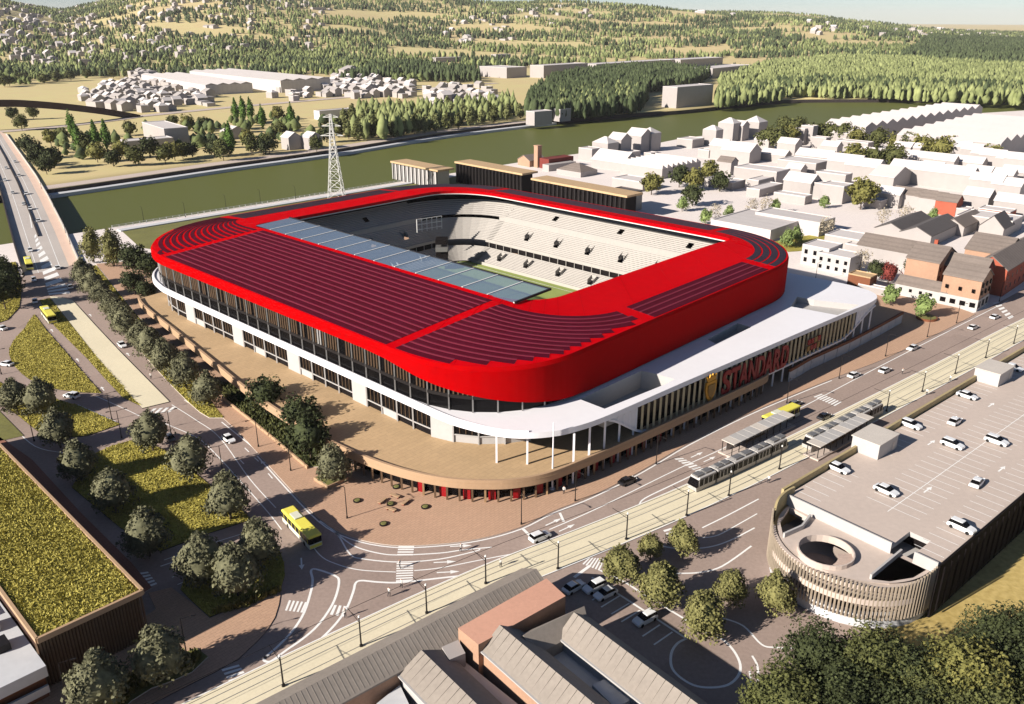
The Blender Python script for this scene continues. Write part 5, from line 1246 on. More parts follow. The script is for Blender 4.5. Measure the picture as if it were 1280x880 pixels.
# the rest of the far town, beyond the houses built one by one
b = MB(); cnt = 0
for poly, n in (([(-1088.0, 1867.7), (-1879.3, 3252.1), (-1412.0, 3064.2), (-1012.1, 2375.3), (-780.1, 1803.1), (-846.0, 1686.4)], 110), ([(-859.3, 2011.3), (-1437.9, 3464.2), (-1201.6, 4304.3), (-609.1, 3064.2), (-474.6, 2178.5), (-646.0, 2091.6), (-704.7, 1936.9)], 120), ([(-518.1, 1038.4), (-641.5, 1492.3), (-478.5, 1303.6), (-385.6, 1106.2), (-336.0, 959.5), (-372.7, 891.5), (-439.0, 891.5)], 110), ([(-291.9, 1303.6), (-294.9, 1536.6), (-218.4, 1492.3), (-140.1, 1271.4), (-121.4, 1060.1), (-234.9, 1060.1)], 70), ([(-117.5, 1060.1), (-102.6, 1240.6), (-45.6, 1240.6), (-12.0, 1082.7), (-17.5, 941.6), (-85.8, 924.3)], 30), ([(-2000.5, 3464.2), (-3306.0, 6346.7), (-3577.9, 8310.6), (-1891.9, 5130.9), (-1500.4, 3464.2)], 60), ([(1203.9, 3252.1), (2275.1, 4681.7), (2296.9, 3982.8), (1879.3, 3252.1), (1087.2, 2610.5)], 40), ([(-221.5, 3064.2), (215.3, 3982.8), (375.1, 3464.2), (0.0, 2610.5)], 30)):
    xs = [p[0] for p in poly]; ys = [p[1] for p in poly]; got = 0
    for _ in range(n * 40):
        if got >= n: break
        p = (tr.uniform(min(xs), max(xs)), tr.uniform(min(ys), max(ys)))
        if not inside(p, poly) or any(math.dist(p, s_) < 13 for s_ in spots): continue
        spots.append(p); got += 1; k = 1.0 if math.hypot(*p) < 1500 else 1.5
        q = quad(p, tr.choice((38, 42, 48)), tr.uniform(8, 12) * k, tr.uniform(8, 16) * k); z = float(hills(*p)) - .5; h = tr.uniform(4, 9) * k
        if tr.random() < .5: gable_walls(b, q, z, z + h, 3, 'y'); gable_roof(b, q, z + h, 3, 'y')
        else: b.prism(q, z, z + h)
tag(b.build('far_houses', 'massing'), 'mass of small white houses of the far town', 'houses', kind='stuff')
for c, L, Wd, h, a, lab in (((-393.4, 1118.4), 62, 285, 12, 38, 'huge white ridged shed in the town across the river'), ((-306.7, 1156.4), 75, 300, 15, 42, 'second huge white shed with dark end wall across the river')):
    sh_ = thing('factory_shed', lab, 'shed', (*c, 0))
    b = MB(); b.prism(quad(c, a, L, Wd), 0, h); b.build('wall', 'massing_shed', sh_)
    u_ = E40(a)
    for k in range(4):
        cc = (c[0] + u_[0] * L / 4 * k, c[1] + u_[1] * L / 4 * k)
        b = MB(); gable_roof(b, quad(cc, a, L / 4 - .2, Wd), h + .02, 2.2, 'y', over=0); b.build('roof', 'massing_shed', sh_)
        b = MB(); gable_walls(b, quad(cc, a, L / 4 - .2, Wd), h + .01, h + .02, 2.2, 'y'); b.build('gable', 'massing', sh_)
for c, L, Wd, h, a, lab in (((-8.7, 1444.4), 45, 70, 17, 42, 'white slab block at the left end of the long far blocks'), ((52.4, 1450.4), 120, 30, 20, 48, 'tall long far block behind the dark wood'), ((149.6, 1559.7), 260, 34, 17, 48, 'very long low far block behind the dark wood'), ((333.6, 1742.8), 160, 40, 16, 46, 'flat far block at the right end of the long blocks'),
                            ((329.6, 1440.3), 160, 40, 16, 52, 'pale far warehouse behind the light wood'), ((179.8, 946.0), 66, 20, 22, 42, 'big pale slab block standing on the tan river bank'), ((-264.9, 650.8), 18, 58, 13, 38, 'white cube warehouse with dark end by the far quay'), ((-280.2, 617.7), 34, 14, 8, 40, 'low grey roofed shed beside the cube warehouse'),
                            ((-308.8, 1156.4), 30, 12, 7, 40, 'low pale works building in front of the big sheds'), ((20.6, 786.1), 22, 12, 12, 40, 'grey block among the trees on the far quay'), ((45.8, 818.4), 14, 10, 11, 40, 'small grey block at the far quay edge'), ((-261.9, 2896.6), 60, 24, 10, 40, 'flat far warehouse among the far woods'),
                            ((-167.4, 1936.9), 70, 20, 11, 40, 'long flat white far building left of the slab blocks'), ((-36.6, 2011.3), 44, 18, 14, 40, 'far white block with dark openings'), ((-678.3, 3064.2), 50, 18, 8, 40, 'white far building on the lower hillside'), ((1792.7, 5389.3), 120, 50, 10, 40, 'far pale hall near the right skyline')):
    house(c, L, Wd, h, 'f', lab, a=a, wall='massing', roofm='massing_roof', name='block', cat='building', z0=max(-.2, float(hills(*c)) - 1))
house((-165.3, 629.8), 11, 11, 9, 'y', 'first of two white gabled houses on the far quay'); house((-149.8, 629.8), 11, 11, 9, 'y', 'second of two white gabled houses on the far quay')
house((-229.3, 687.4), 18, 12, 6, 'y', 'white gabled house among the poplars'); house((-186.0, 832.1), 40, 10, 8, 'f', 'grey flat block behind the poplars', wall='retaining')

# ------------------------------------------------------------------ trees
def crown_mesh(name, seed, rx, rz, cz, n, leaf, m, clumps=34, shape='round', core=.74, spread=.30):
    g = np.random.default_rng(seed)
    d = g.normal(size=(clumps, 3)); d /= np.linalg.norm(d, axis=1)[:, None]
    rad = .45 + .5 * g.random(clumps) ** .6
    cen = d * rad[:, None]
    k = g.integers(0, clumps, n)
    off = g.normal(size=(n, 3)); off /= np.linalg.norm(off, axis=1)[:, None]
    u = cen[k] + off * (spread * (.45 + .75 * g.random(n) ** .5) * (.7 + .6 * g.random(clumps))[k])[:, None]
    def prof(u):
        z = np.clip(u[:, 2], -1.2, 1.2)
        if shape == 'poplar': f = np.clip(1.05 - .55 * np.abs(z + .15) ** 1.6, .12, 1)
        elif shape == 'cone': f = np.clip(.95 - .52 * (z + .55), .1, 1.1)
        elif shape == 'ovoid': f = np.clip(1 - .34 * (z + .1), .35, 1.2)
        else: f = np.ones_like(z)
        return np.stack([u[:, 0] * rx * f, u[:, 1] * rx * f, u[:, 2] * rz], 1)
    P_ = prof(u)
    nrm = u / (np.linalg.norm(u, axis=1)[:, None] + 1e-6) * .75 + g.normal(size=(n, 3)) * .55 + np.array([0, 0, .25])
    nrm /= np.linalg.norm(nrm, axis=1)[:, None]
    a = np.cross(nrm, g.normal(size=(n, 3))); a /= np.linalg.norm(a, axis=1)[:, None]
    b = np.cross(nrm, a)
    s = leaf * (.55 + .8 * g.random(n))[:, None]
    q = np.stack([P_ - a * s, P_ + b * s * .7 - a * s * .1, P_ + a * s, P_ - b * s * .7 + a * s * .1], 1).reshape(-1, 3)
    i = np.arange(n)[:, None] * 4
    F = np.concatenate([i + np.array([0, 1, 2]), i + np.array([0, 2, 3])])
    bm = bmesh.new(); bmesh.ops.create_icosphere(bm, subdivisions=2, radius=1)
    cv = np.array([v.co[:] for v in bm.verts]); cf = np.array([[v.index for v in f.verts] for f in bm.faces]); bm.free()
    if core > 0:
        cv = prof(cv * (core * (.82 + .3 * g.random(len(cv))))[:, None])
        V = np.concatenate([q, cv]); F = np.concatenate([F, cf + len(q)])
    else: V = q
    V = V + np.array([0, 0, cz])
    return np_mesh(name, V, F, m)
def trunk_mesh(h, r, cz, rx, seed=1, limbs=5):
    g = random.Random(seed); b = MB()
    b.cyl(0, 0, 0, h * .5, r, r * .75, 7); b.cyl(0, 0, h * .5, cz + .2 * h, r * .75, r * .3, 7)
    for k in range(limbs):
        a = 2 * math.pi * k / limbs + g.random(); z = h * .45 + g.random() * h * .15
        b.beam((0, 0, z), (math.cos(a) * rx * .55, math.sin(a) * rx * .55, z + h * .25), r * .6, r * .5)
    me = bpy.data.meshes.new('trunk'); me.from_pydata([tuple(v) for v in b.v], [], b.f); me.materials.append(M['bark']); me.update()
    return me
TP = {}
def tree_proto(key, name, rx, rz, cz, n, leaf, m, r=.22, nv=3, **kw):
    """several crowns per kind; each proto is a thing with trunk and crown"""
    L = []
    for s_ in range(nv):
        L.append((crown_mesh('crown', hash(key) % 997 * 0 + sum(map(ord, key)) + 17 * s_, rx, rz, cz, n, leaf, m, **kw), trunk_mesh(cz - rz * .55, r, cz, rx, s_)))
    TP[key] = (name, L)
tree_proto('plane', 'street_tree', 4.0, 4.0, 5.5, 4200, .27, 'leaf_plane', clumps=70, shape='ovoid', spread=.26, nv=4, core=.86)
tree_proto('lime', 'street_tree', 3.6, 3.7, 5.2, 4600, .25, 'leaf_olive', clumps=70, shape='ovoid', spread=.26, core=.76)
tree_proto('dark', 'broadleaf_tree', 4.4, 4.3, 6.2, 2400, .36, 'leaf_dark', clumps=55)
tree_proto('tall', 'broadleaf_tree', 5.2, 8.0, 9.5, 2600, .45, 'leaf_olive', clumps=60, shape='ovoid', r=.4)
tree_proto('big', 'broadleaf_tree', 5.6, 5.4, 8.6, 9000, .24, 'leaf_wood', clumps=110, r=.4, spread=.26, core=.66)
tree_proto('bigdark', 'broadleaf_tree', 5.6, 5.6, 8.6, 8000, .25, 'leaf_dark', clumps=90, r=.4, spread=.3, core=.66, nv=2)
tree_proto('bigolive', 'broadleaf_tree', 5.2, 5.8, 8.6, 8000, .25, 'leaf_yellow', clumps=80, r=.4, spread=.28, core=.62, nv=2)
tree_proto('round', 'round_tree', 5.6, 5.4, 7.6, 1100, .7, 'leaf_wood', clumps=40, r=.3)
tree_proto('roundlight', 'round_tree', 5.6, 5.4, 7.6, 1100, .7, 'leaf_yellow', clumps=40, r=.3)
tree_proto('rounddark', 'round_tree', 5.6, 5.2, 7.4, 1100, .7, 'leaf_dark', clumps=40, r=.3)
tree_proto('poplar', 'poplar_tree', 3.6, 11.5, 12.5, 1500, .7, 'leaf_poplar', clumps=60, shape='poplar', r=.3, nv=2)
tree_proto('bush', 'bushy_tree', 2.3, 2.7, 3.4, 900, .3, 'leaf_lime', clumps=36, shape='ovoid', r=.12)
tree_proto('bare', 'bare_tree', 3.0, 3.2, 4.4, 420, .26, 'leaf_bare', clumps=30, core=0, r=.15, nv=2)
tree_proto('conifer', 'conifer_tree', 2.0, 5.0, 5.6, 1100, .32, 'leaf_wood', clumps=50, shape='poplar', r=.2, nv=1)
tree_proto('maroon', 'maroon_tree', 3.6, 3.2, 4.4, 1000, .35, 'leaf_maroon', clumps=40, r=.2, nv=1)
tree_proto('grove', 'grove_tree', 4.4, 7.0, 8.6, 800, .8, 'leaf_bush', clumps=40, shape='ovoid', r=.3)
tree_proto('grovedark', 'grove_tree', 4.2, 7.2, 8.8, 800, .8, 'leaf_wood', clumps=40, shape='ovoid', r=.3)
tg = random.Random(5)
def tree(key, p, label, group=None, sc=1.0, z=0.0):
    name, L = TP[key]; cm, tm = L[tg.randrange(len(L))]
    t = bpy.data.objects.new(name, None); COL.objects.link(t)
    t.location = (p[0], p[1], z); t.rotation_euler = (0, 0, tg.random() * 6.28)
    s_ = sc * (.93 + .14 * tg.random()); t.scale = (s_ * (.95 + .1 * tg.random()), s_, s_)
    tag(t, label, 'tree', group)
    link('trunk', tm, t); link('crown', cm, t)
    return t
def ordn(k):
    ones = ['', 'first', 'second', 'third', 'fourth', 'fifth', 'sixth', 'seventh', 'eighth', 'ninth']
    tens = {2: 'twenty', 3: 'thirty', 4: 'forty', 5: 'fifty'}
    k += 1
    if k <= len(ORD): return ORD[k - 1]
    if k < 20: return 'nineteenth'
    return tens[k // 10][:-1] + 'ieth' if k % 10 == 0 else tens[k // 10] + '-' + ones[k % 10]
ORD = ['first', 'second', 'third', 'fourth', 'fifth', 'sixth', 'seventh', 'eighth', 'ninth', 'tenth', 'eleventh', 'twelfth', 'thirteenth', 'fourteenth', 'fifteenth', 'sixteenth', 'seventeenth', 'eighteenth']
for k, p in enumerate([(-155.3, 290.0), (-145.5, 276.6), (-138.2, 267.1), (-130.5, 256.8), (-123.5, 247.2), (-116.9, 237.0), (-108.5, 227.4), (-102.1, 218.7), (-94.2, 209.3), (-85.1, 198.8), (-75.8, 188.5)]):
    tree('plane', p, '%s tree of the avenue row counted from the bridge' % ORD[k], 'trees in the row along the avenue')
for p, lab in (([(-121.3, 184.2)][0], 'grey green tree at the left edge of the lower grass island'), ([(-114.7, 183.2)][0], 'grey green tree beside the white car on the slip road'), ([(-102.2, 167.0)][0], 'grey green tree at the tip of the lower grass island'), ([(-90.4, 152.4)][0], 'grey green tree above the corner of the meadow roof'),
               ([(-78.0, 140.6)][0], 'grey green tree nearest the middle of the meadow roof edge'), ([(-65.4, 125.9)][0], 'lone grey green tree in the shade of the meadow roof building'), ([(-80.6, 165.4)][0], 'grey green tree just below the end of the cream strip'), ([(-67.2, 153.0)][0], 'grey green tree on the avenue edge of the large grass island'),
               ([(-54.5, 137.7)][0], 'grey green tree at the right tip of the large grass island'), ([(-52.8, 117.8)][0], 'left tree of the three on the shaded grass corner'), ([(-46.0, 114.7)][0], 'front tree of the three on the shaded grass corner'), ([(-44.5, 122.9)][0], 'right tree of the three on the shaded grass corner'),
               ([(-51.0, 95.3)][0], 'grey green tree in the hedge bed beside the double lamp'), ([(-57.3, 89.6)][0], 'grey green tree at the lower left end of the hedge bed'), ([(-37.0, 151.3)][0], 'grey green tree in the square planter on the plaza')):
    tree('plane', p, lab, 'grey green street trees')
for p, lab in (([(-59.8, 183.3)][0], 'dark tree at the left end of the planting bed'), ([(-48.8, 172.7)][0], 'dark tree in the middle of the planting bed'), ([(-44.1, 160.9)][0], 'dark tree at the right end of the planting bed')): tree('dark', p, lab, 'dark trees in the planting bed')
for p, lab, s_ in (([(18.7, 117.8)][0], 'olive tree beside the zebra crossing near the tram poles', 1.05), ([(24.0, 111.6)][0], 'olive tree between the parking bays and the slip road', 1.12), ([(30.7, 126.2)][0], 'olive tree beside the tram bed near the tram front', .92), ([(24.8, 124.9)][0], 'small olive tree next to the tram bed', .7),
                   ([(29.6, 104.3)][0], 'olive tree above the white turning circle', 1.12), ([(36.1, 112.4)][0], 'olive tree left of the car park drum', .9), ([(42.8, 110.4)][0], 'olive tree standing against the finned drum', .95)): tree('lime', p, lab, 'olive trees in front of the car park', s_ * .86)
for p, k, lab, s_ in (([(-167.4, 322.8)][0], 'tall', 'tall olive tree left of a pair at the bridge end', .8), ([(-156.4, 316.4)][0], 'tall', 'tall olive tree right of a pair at the bridge end', .86), ([(-144.3, 307.5)][0], 'dark', 'dark tree between the olive pair and the red roof', 1.05), ([(-133.7, 296.4)][0], 'dark', 'dark tree touching the red roof corner', 1.1), ([(-133.0, 280.0)][0], 'dark', 'low dark tree below the olive pair', .9), ([(-125.1, 272.4)][0], 'dark', 'dark tree beside the stadium concourse end', .7),
                      ([(-182.6, 288.0)][0], 'dark', 'dark tree left of the bridge road, farther one', 1.2), ([(-169.2, 263.5)][0], 'dark', 'dark tree left of the bridge road, middle one', 1.2), ([(-174.2, 276.2)][0], 'dark', 'dark tree left of the bridge road, nearest the kerb', 1.0), ([(-180.9, 276.2)][0], 'dark', 'dark tree left of the bridge road at the frame edge', 1.2)): tree(k, p, lab, None, s_)
# wood at the lower right corner
for k, (u_, lab) in enumerate(zip([(35.4, 84.0), (42.3, 91.4), (43.8, 85.4), (49.3, 90.1), (53.6, 88.9), (47.6, 82.4), (55.1, 84.3), (51.1, 79.8), (60.2, 86.6), (57.1, 80.8), (70.0, 95.9), (68.0, 88.0), (61.7, 81.9), (74.3, 94.3), (41.1, 79.8), (68.0, 83.5)],
        ('leftmost leafy tree of the wood at the lower right corner', 'tall leafy tree just below the car park drum', 'leafy tree in the front of the wood below the drum', 'leafy tree in the middle of the lower wood', 'leafy tree at the field edge of the lower wood', 'front leafy tree at the bottom frame edge', 'leafy tree by the ochre field', 'leafy tree at the bottom edge right of the middle', 'yellowish leafy tree on the field side of the wood', 'leafy tree low in the right corner', 'tallest leafy tree against the ochre field', 'leafy tree at the right frame edge', 'lowest leafy tree in the right corner', 'leafy tree half outside the right frame edge', 'leafy tree at the bottom left of the wood', 'leafy tree in the bottom right corner of the frame'))):
    tree(('bigolive' if k == 8 else ('big', 'bigdark', 'bigdark')[k % 3]), u_, lab, 'trees of the wood at the lower right', (.84, .9, .86, .96, .86)[k % 5])
# district trees
DTREES = []; BTREES = []; GTREES = []
RT = 'round trees among the white district houses'
for p in [(189.5, 637.2), (197.2, 628.1), (226.9, 708.7), (232.6, 697.6), (237.2, 668.6), (246.9, 666.1), (255.7, 661.1), (269.5, 628.1), (245.3, 542.1), (282.6, 606.4), (318.1, 579.8), (232.7, 545.6)]: DTREES.append((tree('round', p, 'x', RT, 1.25), 'dark green round tree'))
for p in [(258.0, 637.2), (278.5, 614.9), (283.6, 586.0), (291.8, 574.4), (307.8, 586.0), (314.5, 554.3), (219.8, 545.6), (178.1, 422.2), (213.9, 656.2)]: DTREES.append((tree('roundlight', p, 'x', RT, 1.25), 'yellow green round tree'))
for p, k, lab in (([(77.2, 460.5)][0], 'roundlight', 'yellow green tree beside the end of the long halls'), ([(96.7, 482.7)][0], 'rounddark', 'dark round tree by the saw-toothed shed'), ([(103.6, 473.5)][0], 'roundlight', 'olive tree in the middle of the tree clump'), ([(93.8, 430.1)][0], 'rounddark', 'lowest dark tree of the tree clump'), ([(117.8, 502.0)][0], 'roundlight', 'topmost olive tree of the tree clump'), ([(117.2, 469.7)][0], 'rounddark', 'dark tree at the right of the tree clump')): tree(k, p, lab, None, .95)
for p, lab in zip([(86.0, 417.4), (91.9, 389.0), (105.7, 400.5), (131.9, 413.5), (160.8, 425.4), (117.1, 346.5), (122.7, 352.1), (200.4, 391.6)], ('tiny pale tree on open ground past the halls', 'small tree close to the dark roof edge', 'small conical tree on the pale ground', 'small tree left of the long warehouse', 'tiny tree in front of a white cube house', 'bushy tree between lawn and red roof', 'bushy tree at the lawn corner', 'bushy tree in front of the taupe roofed row')): tree('bush', p, lab, None, 1.2)
for p, lab in zip([(97.2, 394.1), (117.0, 403.2), (126.4, 412.6), (140.4, 363.7), (174.2, 386.1), (185.4, 388.9), (133.7, 309.0)], ('bare grey tree near the dark roof edge', 'bare tree, left of a pair by the warehouse', 'bare tree, right of a pair by the warehouse', 'bare tree at the end of the long warehouse', 'bare tree left of the taupe roofed row', 'bare tree in front of the taupe roofed row', 'bare tree beside the windowed white houses')): tree('bare', p, lab, None, 1.25)
tree('bush', [(128.2, 268.0)][0], 'light green tree on the plaza nearer the canopy', 'pair of light green plaza trees', 1.3); tree('bush', [(133.1, 254.5)][0], 'light green tree in the round planter on the plaza', 'pair of light green plaza trees', 1.45)
tree('conifer', [(150.0, 303.6)][0], 'dark columnar conifer in front of the taupe hall'); tree('maroon', [(138.8, 294.5)][0], 'maroon leaved tree beside the conifer'); tree('dark', [(134.6, 296.6)][0], 'green tree between the bare tree and the maroon one', None, .75)
# far bank
for k, p in enumerate([(-359.8, 699.0), (-310.9, 609.0), (-307.0, 627.1), (-299.1, 627.1), (-258.1, 803.3), (-251.1, 803.3), (-243.9, 803.3), (-221.3, 760.9), (-195.9, 760.9), (-202.3, 609.0)]):
    tree('poplar', p, ('%s tall bright poplar on the far bank counted from the bridge' % ORD[k]), 'poplars on the far bank', .95)
FQ = 'round trees on the far bank'
for k, p in enumerate([(-428.9, 748.6), (-482.3, 829.5), (-466.2, 837.0), (-353.8, 652.3), (-354.3, 671.6), (-345.8, 605.9), (-329.7, 588.4), (-298.7, 548.7), (-313.8, 555.5), (-291.6, 525.9), (-318.8, 713.6), (-270.9, 588.4), (-249.6, 559.0), (-255.2, 596.2), (-232.8, 566.1), (-231.9, 580.8), (-229.2, 588.4), (-225.4, 596.2), (-306.3, 773.9), (-285.7, 754.8), (-274.5, 761.0), (-209.9, 596.2), (-198.5, 580.8), (-206.3, 661.8), (-186.3, 605.9), (-178.0, 605.9), (-175.3, 612.5), (-226.2, 829.5), (-191.6, 702.7), (-146.1, 671.6), (-143.1, 620.9), (-281.6, 573.3), (-308.5, 612.5), (-262.8, 555.5)]):
    BTREES.append((tree(('round', 'rounddark', 'round', 'roundlight')[k % 4] if k not in (5, 6, 7, 8, 9) else 'rounddark', p, 'x', FQ, .85 + .3 * tg.random()), 'round tree'))
for k, p in enumerate([(-727.5, 1249.8), (-730.0, 1266.4), (-737.9, 1319.1), (-707.7, 1319.1), (-708.1, 1356.7), (-694.8, 1376.2), (-699.1, 1438.4), (-708.0, 1506.3), (-655.8, 1438.4), (-638.1, 1460.4)]): tree('round', p, '%s round tree of the field-edge row in the far town from the frame edge' % ORD[k], 'row of round trees in the far town', 1.3)
gp = [(-142.4, 702.2), (-150.7, 767.8), (-132.7, 692.3), (-139.0, 750.3), (-123.2, 682.7), (-125.4, 722.9), (-130.4, 779.9), (-114.0, 702.2), (-118.1, 756.1), (-104.7, 692.3), (-107.3, 739.1), (-97.6, 702.2), (-101.9, 767.8), (-90.2, 712.4), (-91.9, 761.9), (-82.7, 722.9), (-84.5, 779.9), (-74.4, 728.2), (-73.8, 773.8), (-65.3, 733.6), (-65.1, 792.4), (-56.9, 750.3), (-55.6, 805.2), (-47.7, 761.9), (-45.8, 818.4), (-37.9, 779.9), (-34.9, 832.1), (-27.4, 792.4), (-23.6, 846.2), (-16.5, 805.2), (-11.2, 860.8), (-4.6, 825.2), (1.6, 875.9), (7.8, 839.1), (-151.8, 818.4), (-146.9, 853.5), (-131.8, 832.1), (-122.9, 846.2), (-108.5, 832.1), (-99.3, 853.5), (-88.1, 860.8), (-75.9, 868.3), (-65.7, 883.6), (-53.8, 891.5)]
for k, p in enumerate(sorted(gp)): tree('grove' if k % 3 else 'grovedark', p, '%s grove tree of the belt along the far quay counted from the pylon' % ordn(k), 'belt of trees along the far quay', .9 + .25 * tg.random())
# woods that read as one mass
def in_poly(P, poly):
    x, y = P[:, 0], P[:, 1]; c = np.zeros(len(P), bool); n = len(poly); j = n - 1
    for i in range(n):
        xi, yi = poly[i]; xj, yj = poly[j]
        c ^= ((yi > y) != (yj > y)) & (x < (xj - xi) * (y - yi) / (yj - yi + 1e-12) + xi); j = i
    return c
def wood(name, P, h0, h1, rk, m, label, seed=0, far=False):
    """many low trees as one mass: three jittered rings and a tip each"""
    g = np.random.default_rng(seed); n = len(P)
    z0 = hills(P[:, 0], P[:, 1]); h = g.uniform(h0, h1, n); r = h * rk * g.uniform(.8, 1.25, n)
    K_ = 6 if not far else 5; prof = np.array([(.08, .45), (.34, 1.0), (.68, .72)]) if not far else np.array([(.06, .9), (.5, .85)])
    NR = len(prof)
    ang = np.arange(K_) * 2 * np.pi / K_
    V = np.zeros((n, NR * K_ + 1, 3))
    for j, (pz, pr_) in enumerate(prof):
        jit = g.uniform(.62, 1.3, (n, K_))
        a = ang[None] + g.uniform(0, 1, (n, 1)) + j * .5
        V[:, j * K_:(j + 1) * K_, 0] = P[:, :1] + np.cos(a) * (r[:, None] * pr_) * jit
        V[:, j * K_:(j + 1) * K_, 1] = P[:, 1:2] + np.sin(a) * (r[:, None] * pr_) * jit
        V[:, j * K_:(j + 1) * K_, 2] = z0[:, None] + h[:, None] * (pz + g.uniform(-.05, .05, (n, K_)))
    V[:, -1, 0] = P[:, 0]; V[:, -1, 1] = P[:, 1]; V[:, -1, 2] = z0 + h
    f = []
    for j in range(NR - 1):
        for i in range(K_):
            a, b_ = j * K_ + i, j * K_ + (i + 1) % K_; f += [(a, b_, b_ + K_), (a, b_ + K_, a + K_)]
    f += [((NR - 1) * K_ + i, (NR - 1) * K_ + (i + 1) % K_, NR * K_) for i in range(K_)]
    F = (np.array(f)[None] + (np.arange(n) * (NR * K_ + 1))[:, None, None]).reshape(-1, 3)
    o = link(name, np_mesh(name, V.reshape(-1, 3), F, m))
    return tag(o, label, 'wood', kind='stuff')
def scatter(poly, sp_, seed):
    g = np.random.default_rng(seed); poly = np.array(poly); lo, hi = poly.min(0), poly.max(0)
    n = int((hi - lo).prod() / (sp_ * sp_))
    P = g.uniform(lo, hi, (min(n, 60000), 2)); return P[in_poly(P, [tuple(x) for x in poly])]
cat_ = lambda L: np.concatenate(L)
wood('wood', cat_([scatter([(11.8, 846.2), (20.7, 1017.5), (59.8, 1303.6), (106.2, 1450.4), (202.5, 1583.6), (283.2, 1633.4), (333.8, 1471.1), (251.7, 1211.3), (183.2, 1156.4), (132.5, 891.5), (78.1, 839.1), (38.1, 818.4)], 5.6, 1), scatter([(-263.7, 1337.6), (-270.1, 1742.8), (-197.1, 1803.1), (-54.6, 1492.3), (-47.9, 1303.6), (-98.1, 1337.6), (-180.9, 1410.8)], 11, 2)]), 13, 22, .19, 'forest_dark', 'dark wood on the far bank in front of the long blocks', 1)
wood('wood', cat_([scatter([(38.1, 818.4), (56.4, 1017.5), (135.5, 1130.8), (159.8, 1082.7), (124.2, 891.5)], 7.5, 3), scatter([(218.9, 932.9), (311.0, 1303.6), (508.3, 1742.8), (749.6, 2011.3), (867.0, 1867.7), (940.1, 1583.6), (1052.1, 1514.1), (688.3, 978.1), (569.0, 959.5), (479.8, 1017.5), (430.7, 1060.1), (381.7, 1060.1), (359.6, 1082.7), (283.4, 987.7)], 7.2, 4), scatter([(-128.3, 682.7), (-157.4, 891.5), (-96.1, 860.8), (0.0, 978.1), (8.0, 860.8), (-57.4, 767.8), (-102.7, 682.7)], 9, 6)]), 12, 21, .20, 'forest_light', 'pale green wood along the far bank on the right', 2)
wood('wood', cat_([scatter([(921.5, 2091.6), (1439.7, 3064.2), (1908.7, 3252.1), (2231.7, 3252.1), (1292.0, 1867.7), (1088.0, 1867.7), (951.4, 1936.9)], 10, 5), scatter([(224.9, 959.5), (295.8, 1106.2), (420.3, 1271.4), (512.3, 1211.3), (666.8, 1130.8), (602.1, 1017.5), (464.3, 1094.3), (389.6, 1082.7), (363.4, 1094.3), (288.8, 1007.4)], 11, 7)]), 14, 23, .2, 'forest_dark', 'dark wood behind the pale wood on the right', 3)
def clear_of(P, pts, d):
    for q_ in pts: P = P[np.hypot(P[:, 0] - q_[0], P[:, 1] - q_[1]) > d]
    return P
bank_p = scatter([(-311.4, 557.0), (-283.3, 598.6), (-234.9, 621.7), (-185.9, 646.5), (-141.7, 702.2), (-166.7, 832.1), (-248.3, 860.8), (-279.9, 767.8), (-320.7, 744.7), (-335.7, 673.3), (-353.5, 646.5)], 15, 21)
bank_p = clear_of(bank_p, [(-273.6, 673.3), (-268.2, 682.7), (-292.7, 692.3), (-285.4, 629.8), (-275.7, 638.0), (-169.7, 655.2), (-154.3, 655.2), (-232.7, 702.2), (-185.9, 846.2)], 24)
near_q = np.array(FAR_BANK)
bank_p = bank_p[np.array([min(math.dist(x, y) for y in far_s) > 20 for x in bank_p])]
wood('bank_trees', bank_p[::2], 6, 12, .42, 'forest_mid', 'shrubs and small trees between the far quay and the country road', 31)
wood('bank_trees', bank_p[1::2], 5, 10, .46, 'forest_dark', 'dark shrubs between the far quay and the country road', 32)
wood('town_trees', clear_of(scatter([(-925.6, 1583.6), (-952.6, 1803.1), (-929.5, 2178.5), (-732.7, 2610.5), (-418.0, 2091.6), (-197.1, 1803.1), (-53.1, 1450.4), (-147.2, 1337.6), (-278.8, 1450.4), (-558.4, 1803.1), (-707.5, 1686.4), (-697.7, 1410.8), (-711.4, 1337.6), (-729.6, 1240.6)], 21, 33), [s_ for s_ in spots if math.hypot(*s_) < 2300], 13), 8, 15, .36, 'forest_mid', 'trees scattered between the far town houses', 33)
g_ = np.random.default_rng(9)
n_ = 330000
rr_ = np.sqrt(g_.uniform(1550. ** 2, 6300. ** 2, n_)); aa = np.radians(g_.uniform(-44, 44, n_))
P_ = np.stack([rr_ * np.sin(aa), rr_ * np.cos(aa)], 1)
def vnoise(P, sc, off):
    return np.array([noise.noise((p[0] / sc + off, p[1] / sc * 1.6 - off, off)) for p in P])
thin = g_.random(n_) < np.clip((7600. - rr_) / 15000., .1, .34) * .9
P_ = P_[thin]; rr_ = rr_[thin]; n_ = len(P_)
nA = vnoise(P_, 330., 3.1); nB = vnoise(P_, 210., 11.7)
dens = nA > -.14
thin = True
keepout = np.zeros(n_, bool)
sp_arr = np.array(spots)
far_sp = sp_arr[np.hypot(sp_arr[:, 0], sp_arr[:, 1]) > 1500]
for s_ in far_sp: keepout |= (np.abs(P_[:, 0] - s_[0]) < 15) & (np.abs(P_[:, 1] - s_[1]) < 24)
for c, rad in (((0.0, 1559.7), 120), ((200.0, 1686.4), 190), ((427.0, 1803.1), 160), ((295.6, 1803.1), 150), ((-173.7, 2011.3), 60), ((-38.0, 2091.6), 60)): keepout |= np.hypot(P_[:, 0] - c[0], P_[:, 1] - c[1]) < rad
hill_fields = [([(-851.6, 2200.0), (-933.1, 2687.1), (7321.4, -24104.0), (957.0, -2671.1), (1938.0, -4814.4)], 0)]
ok = dens & thin & ~keepout
dk = nB > .02
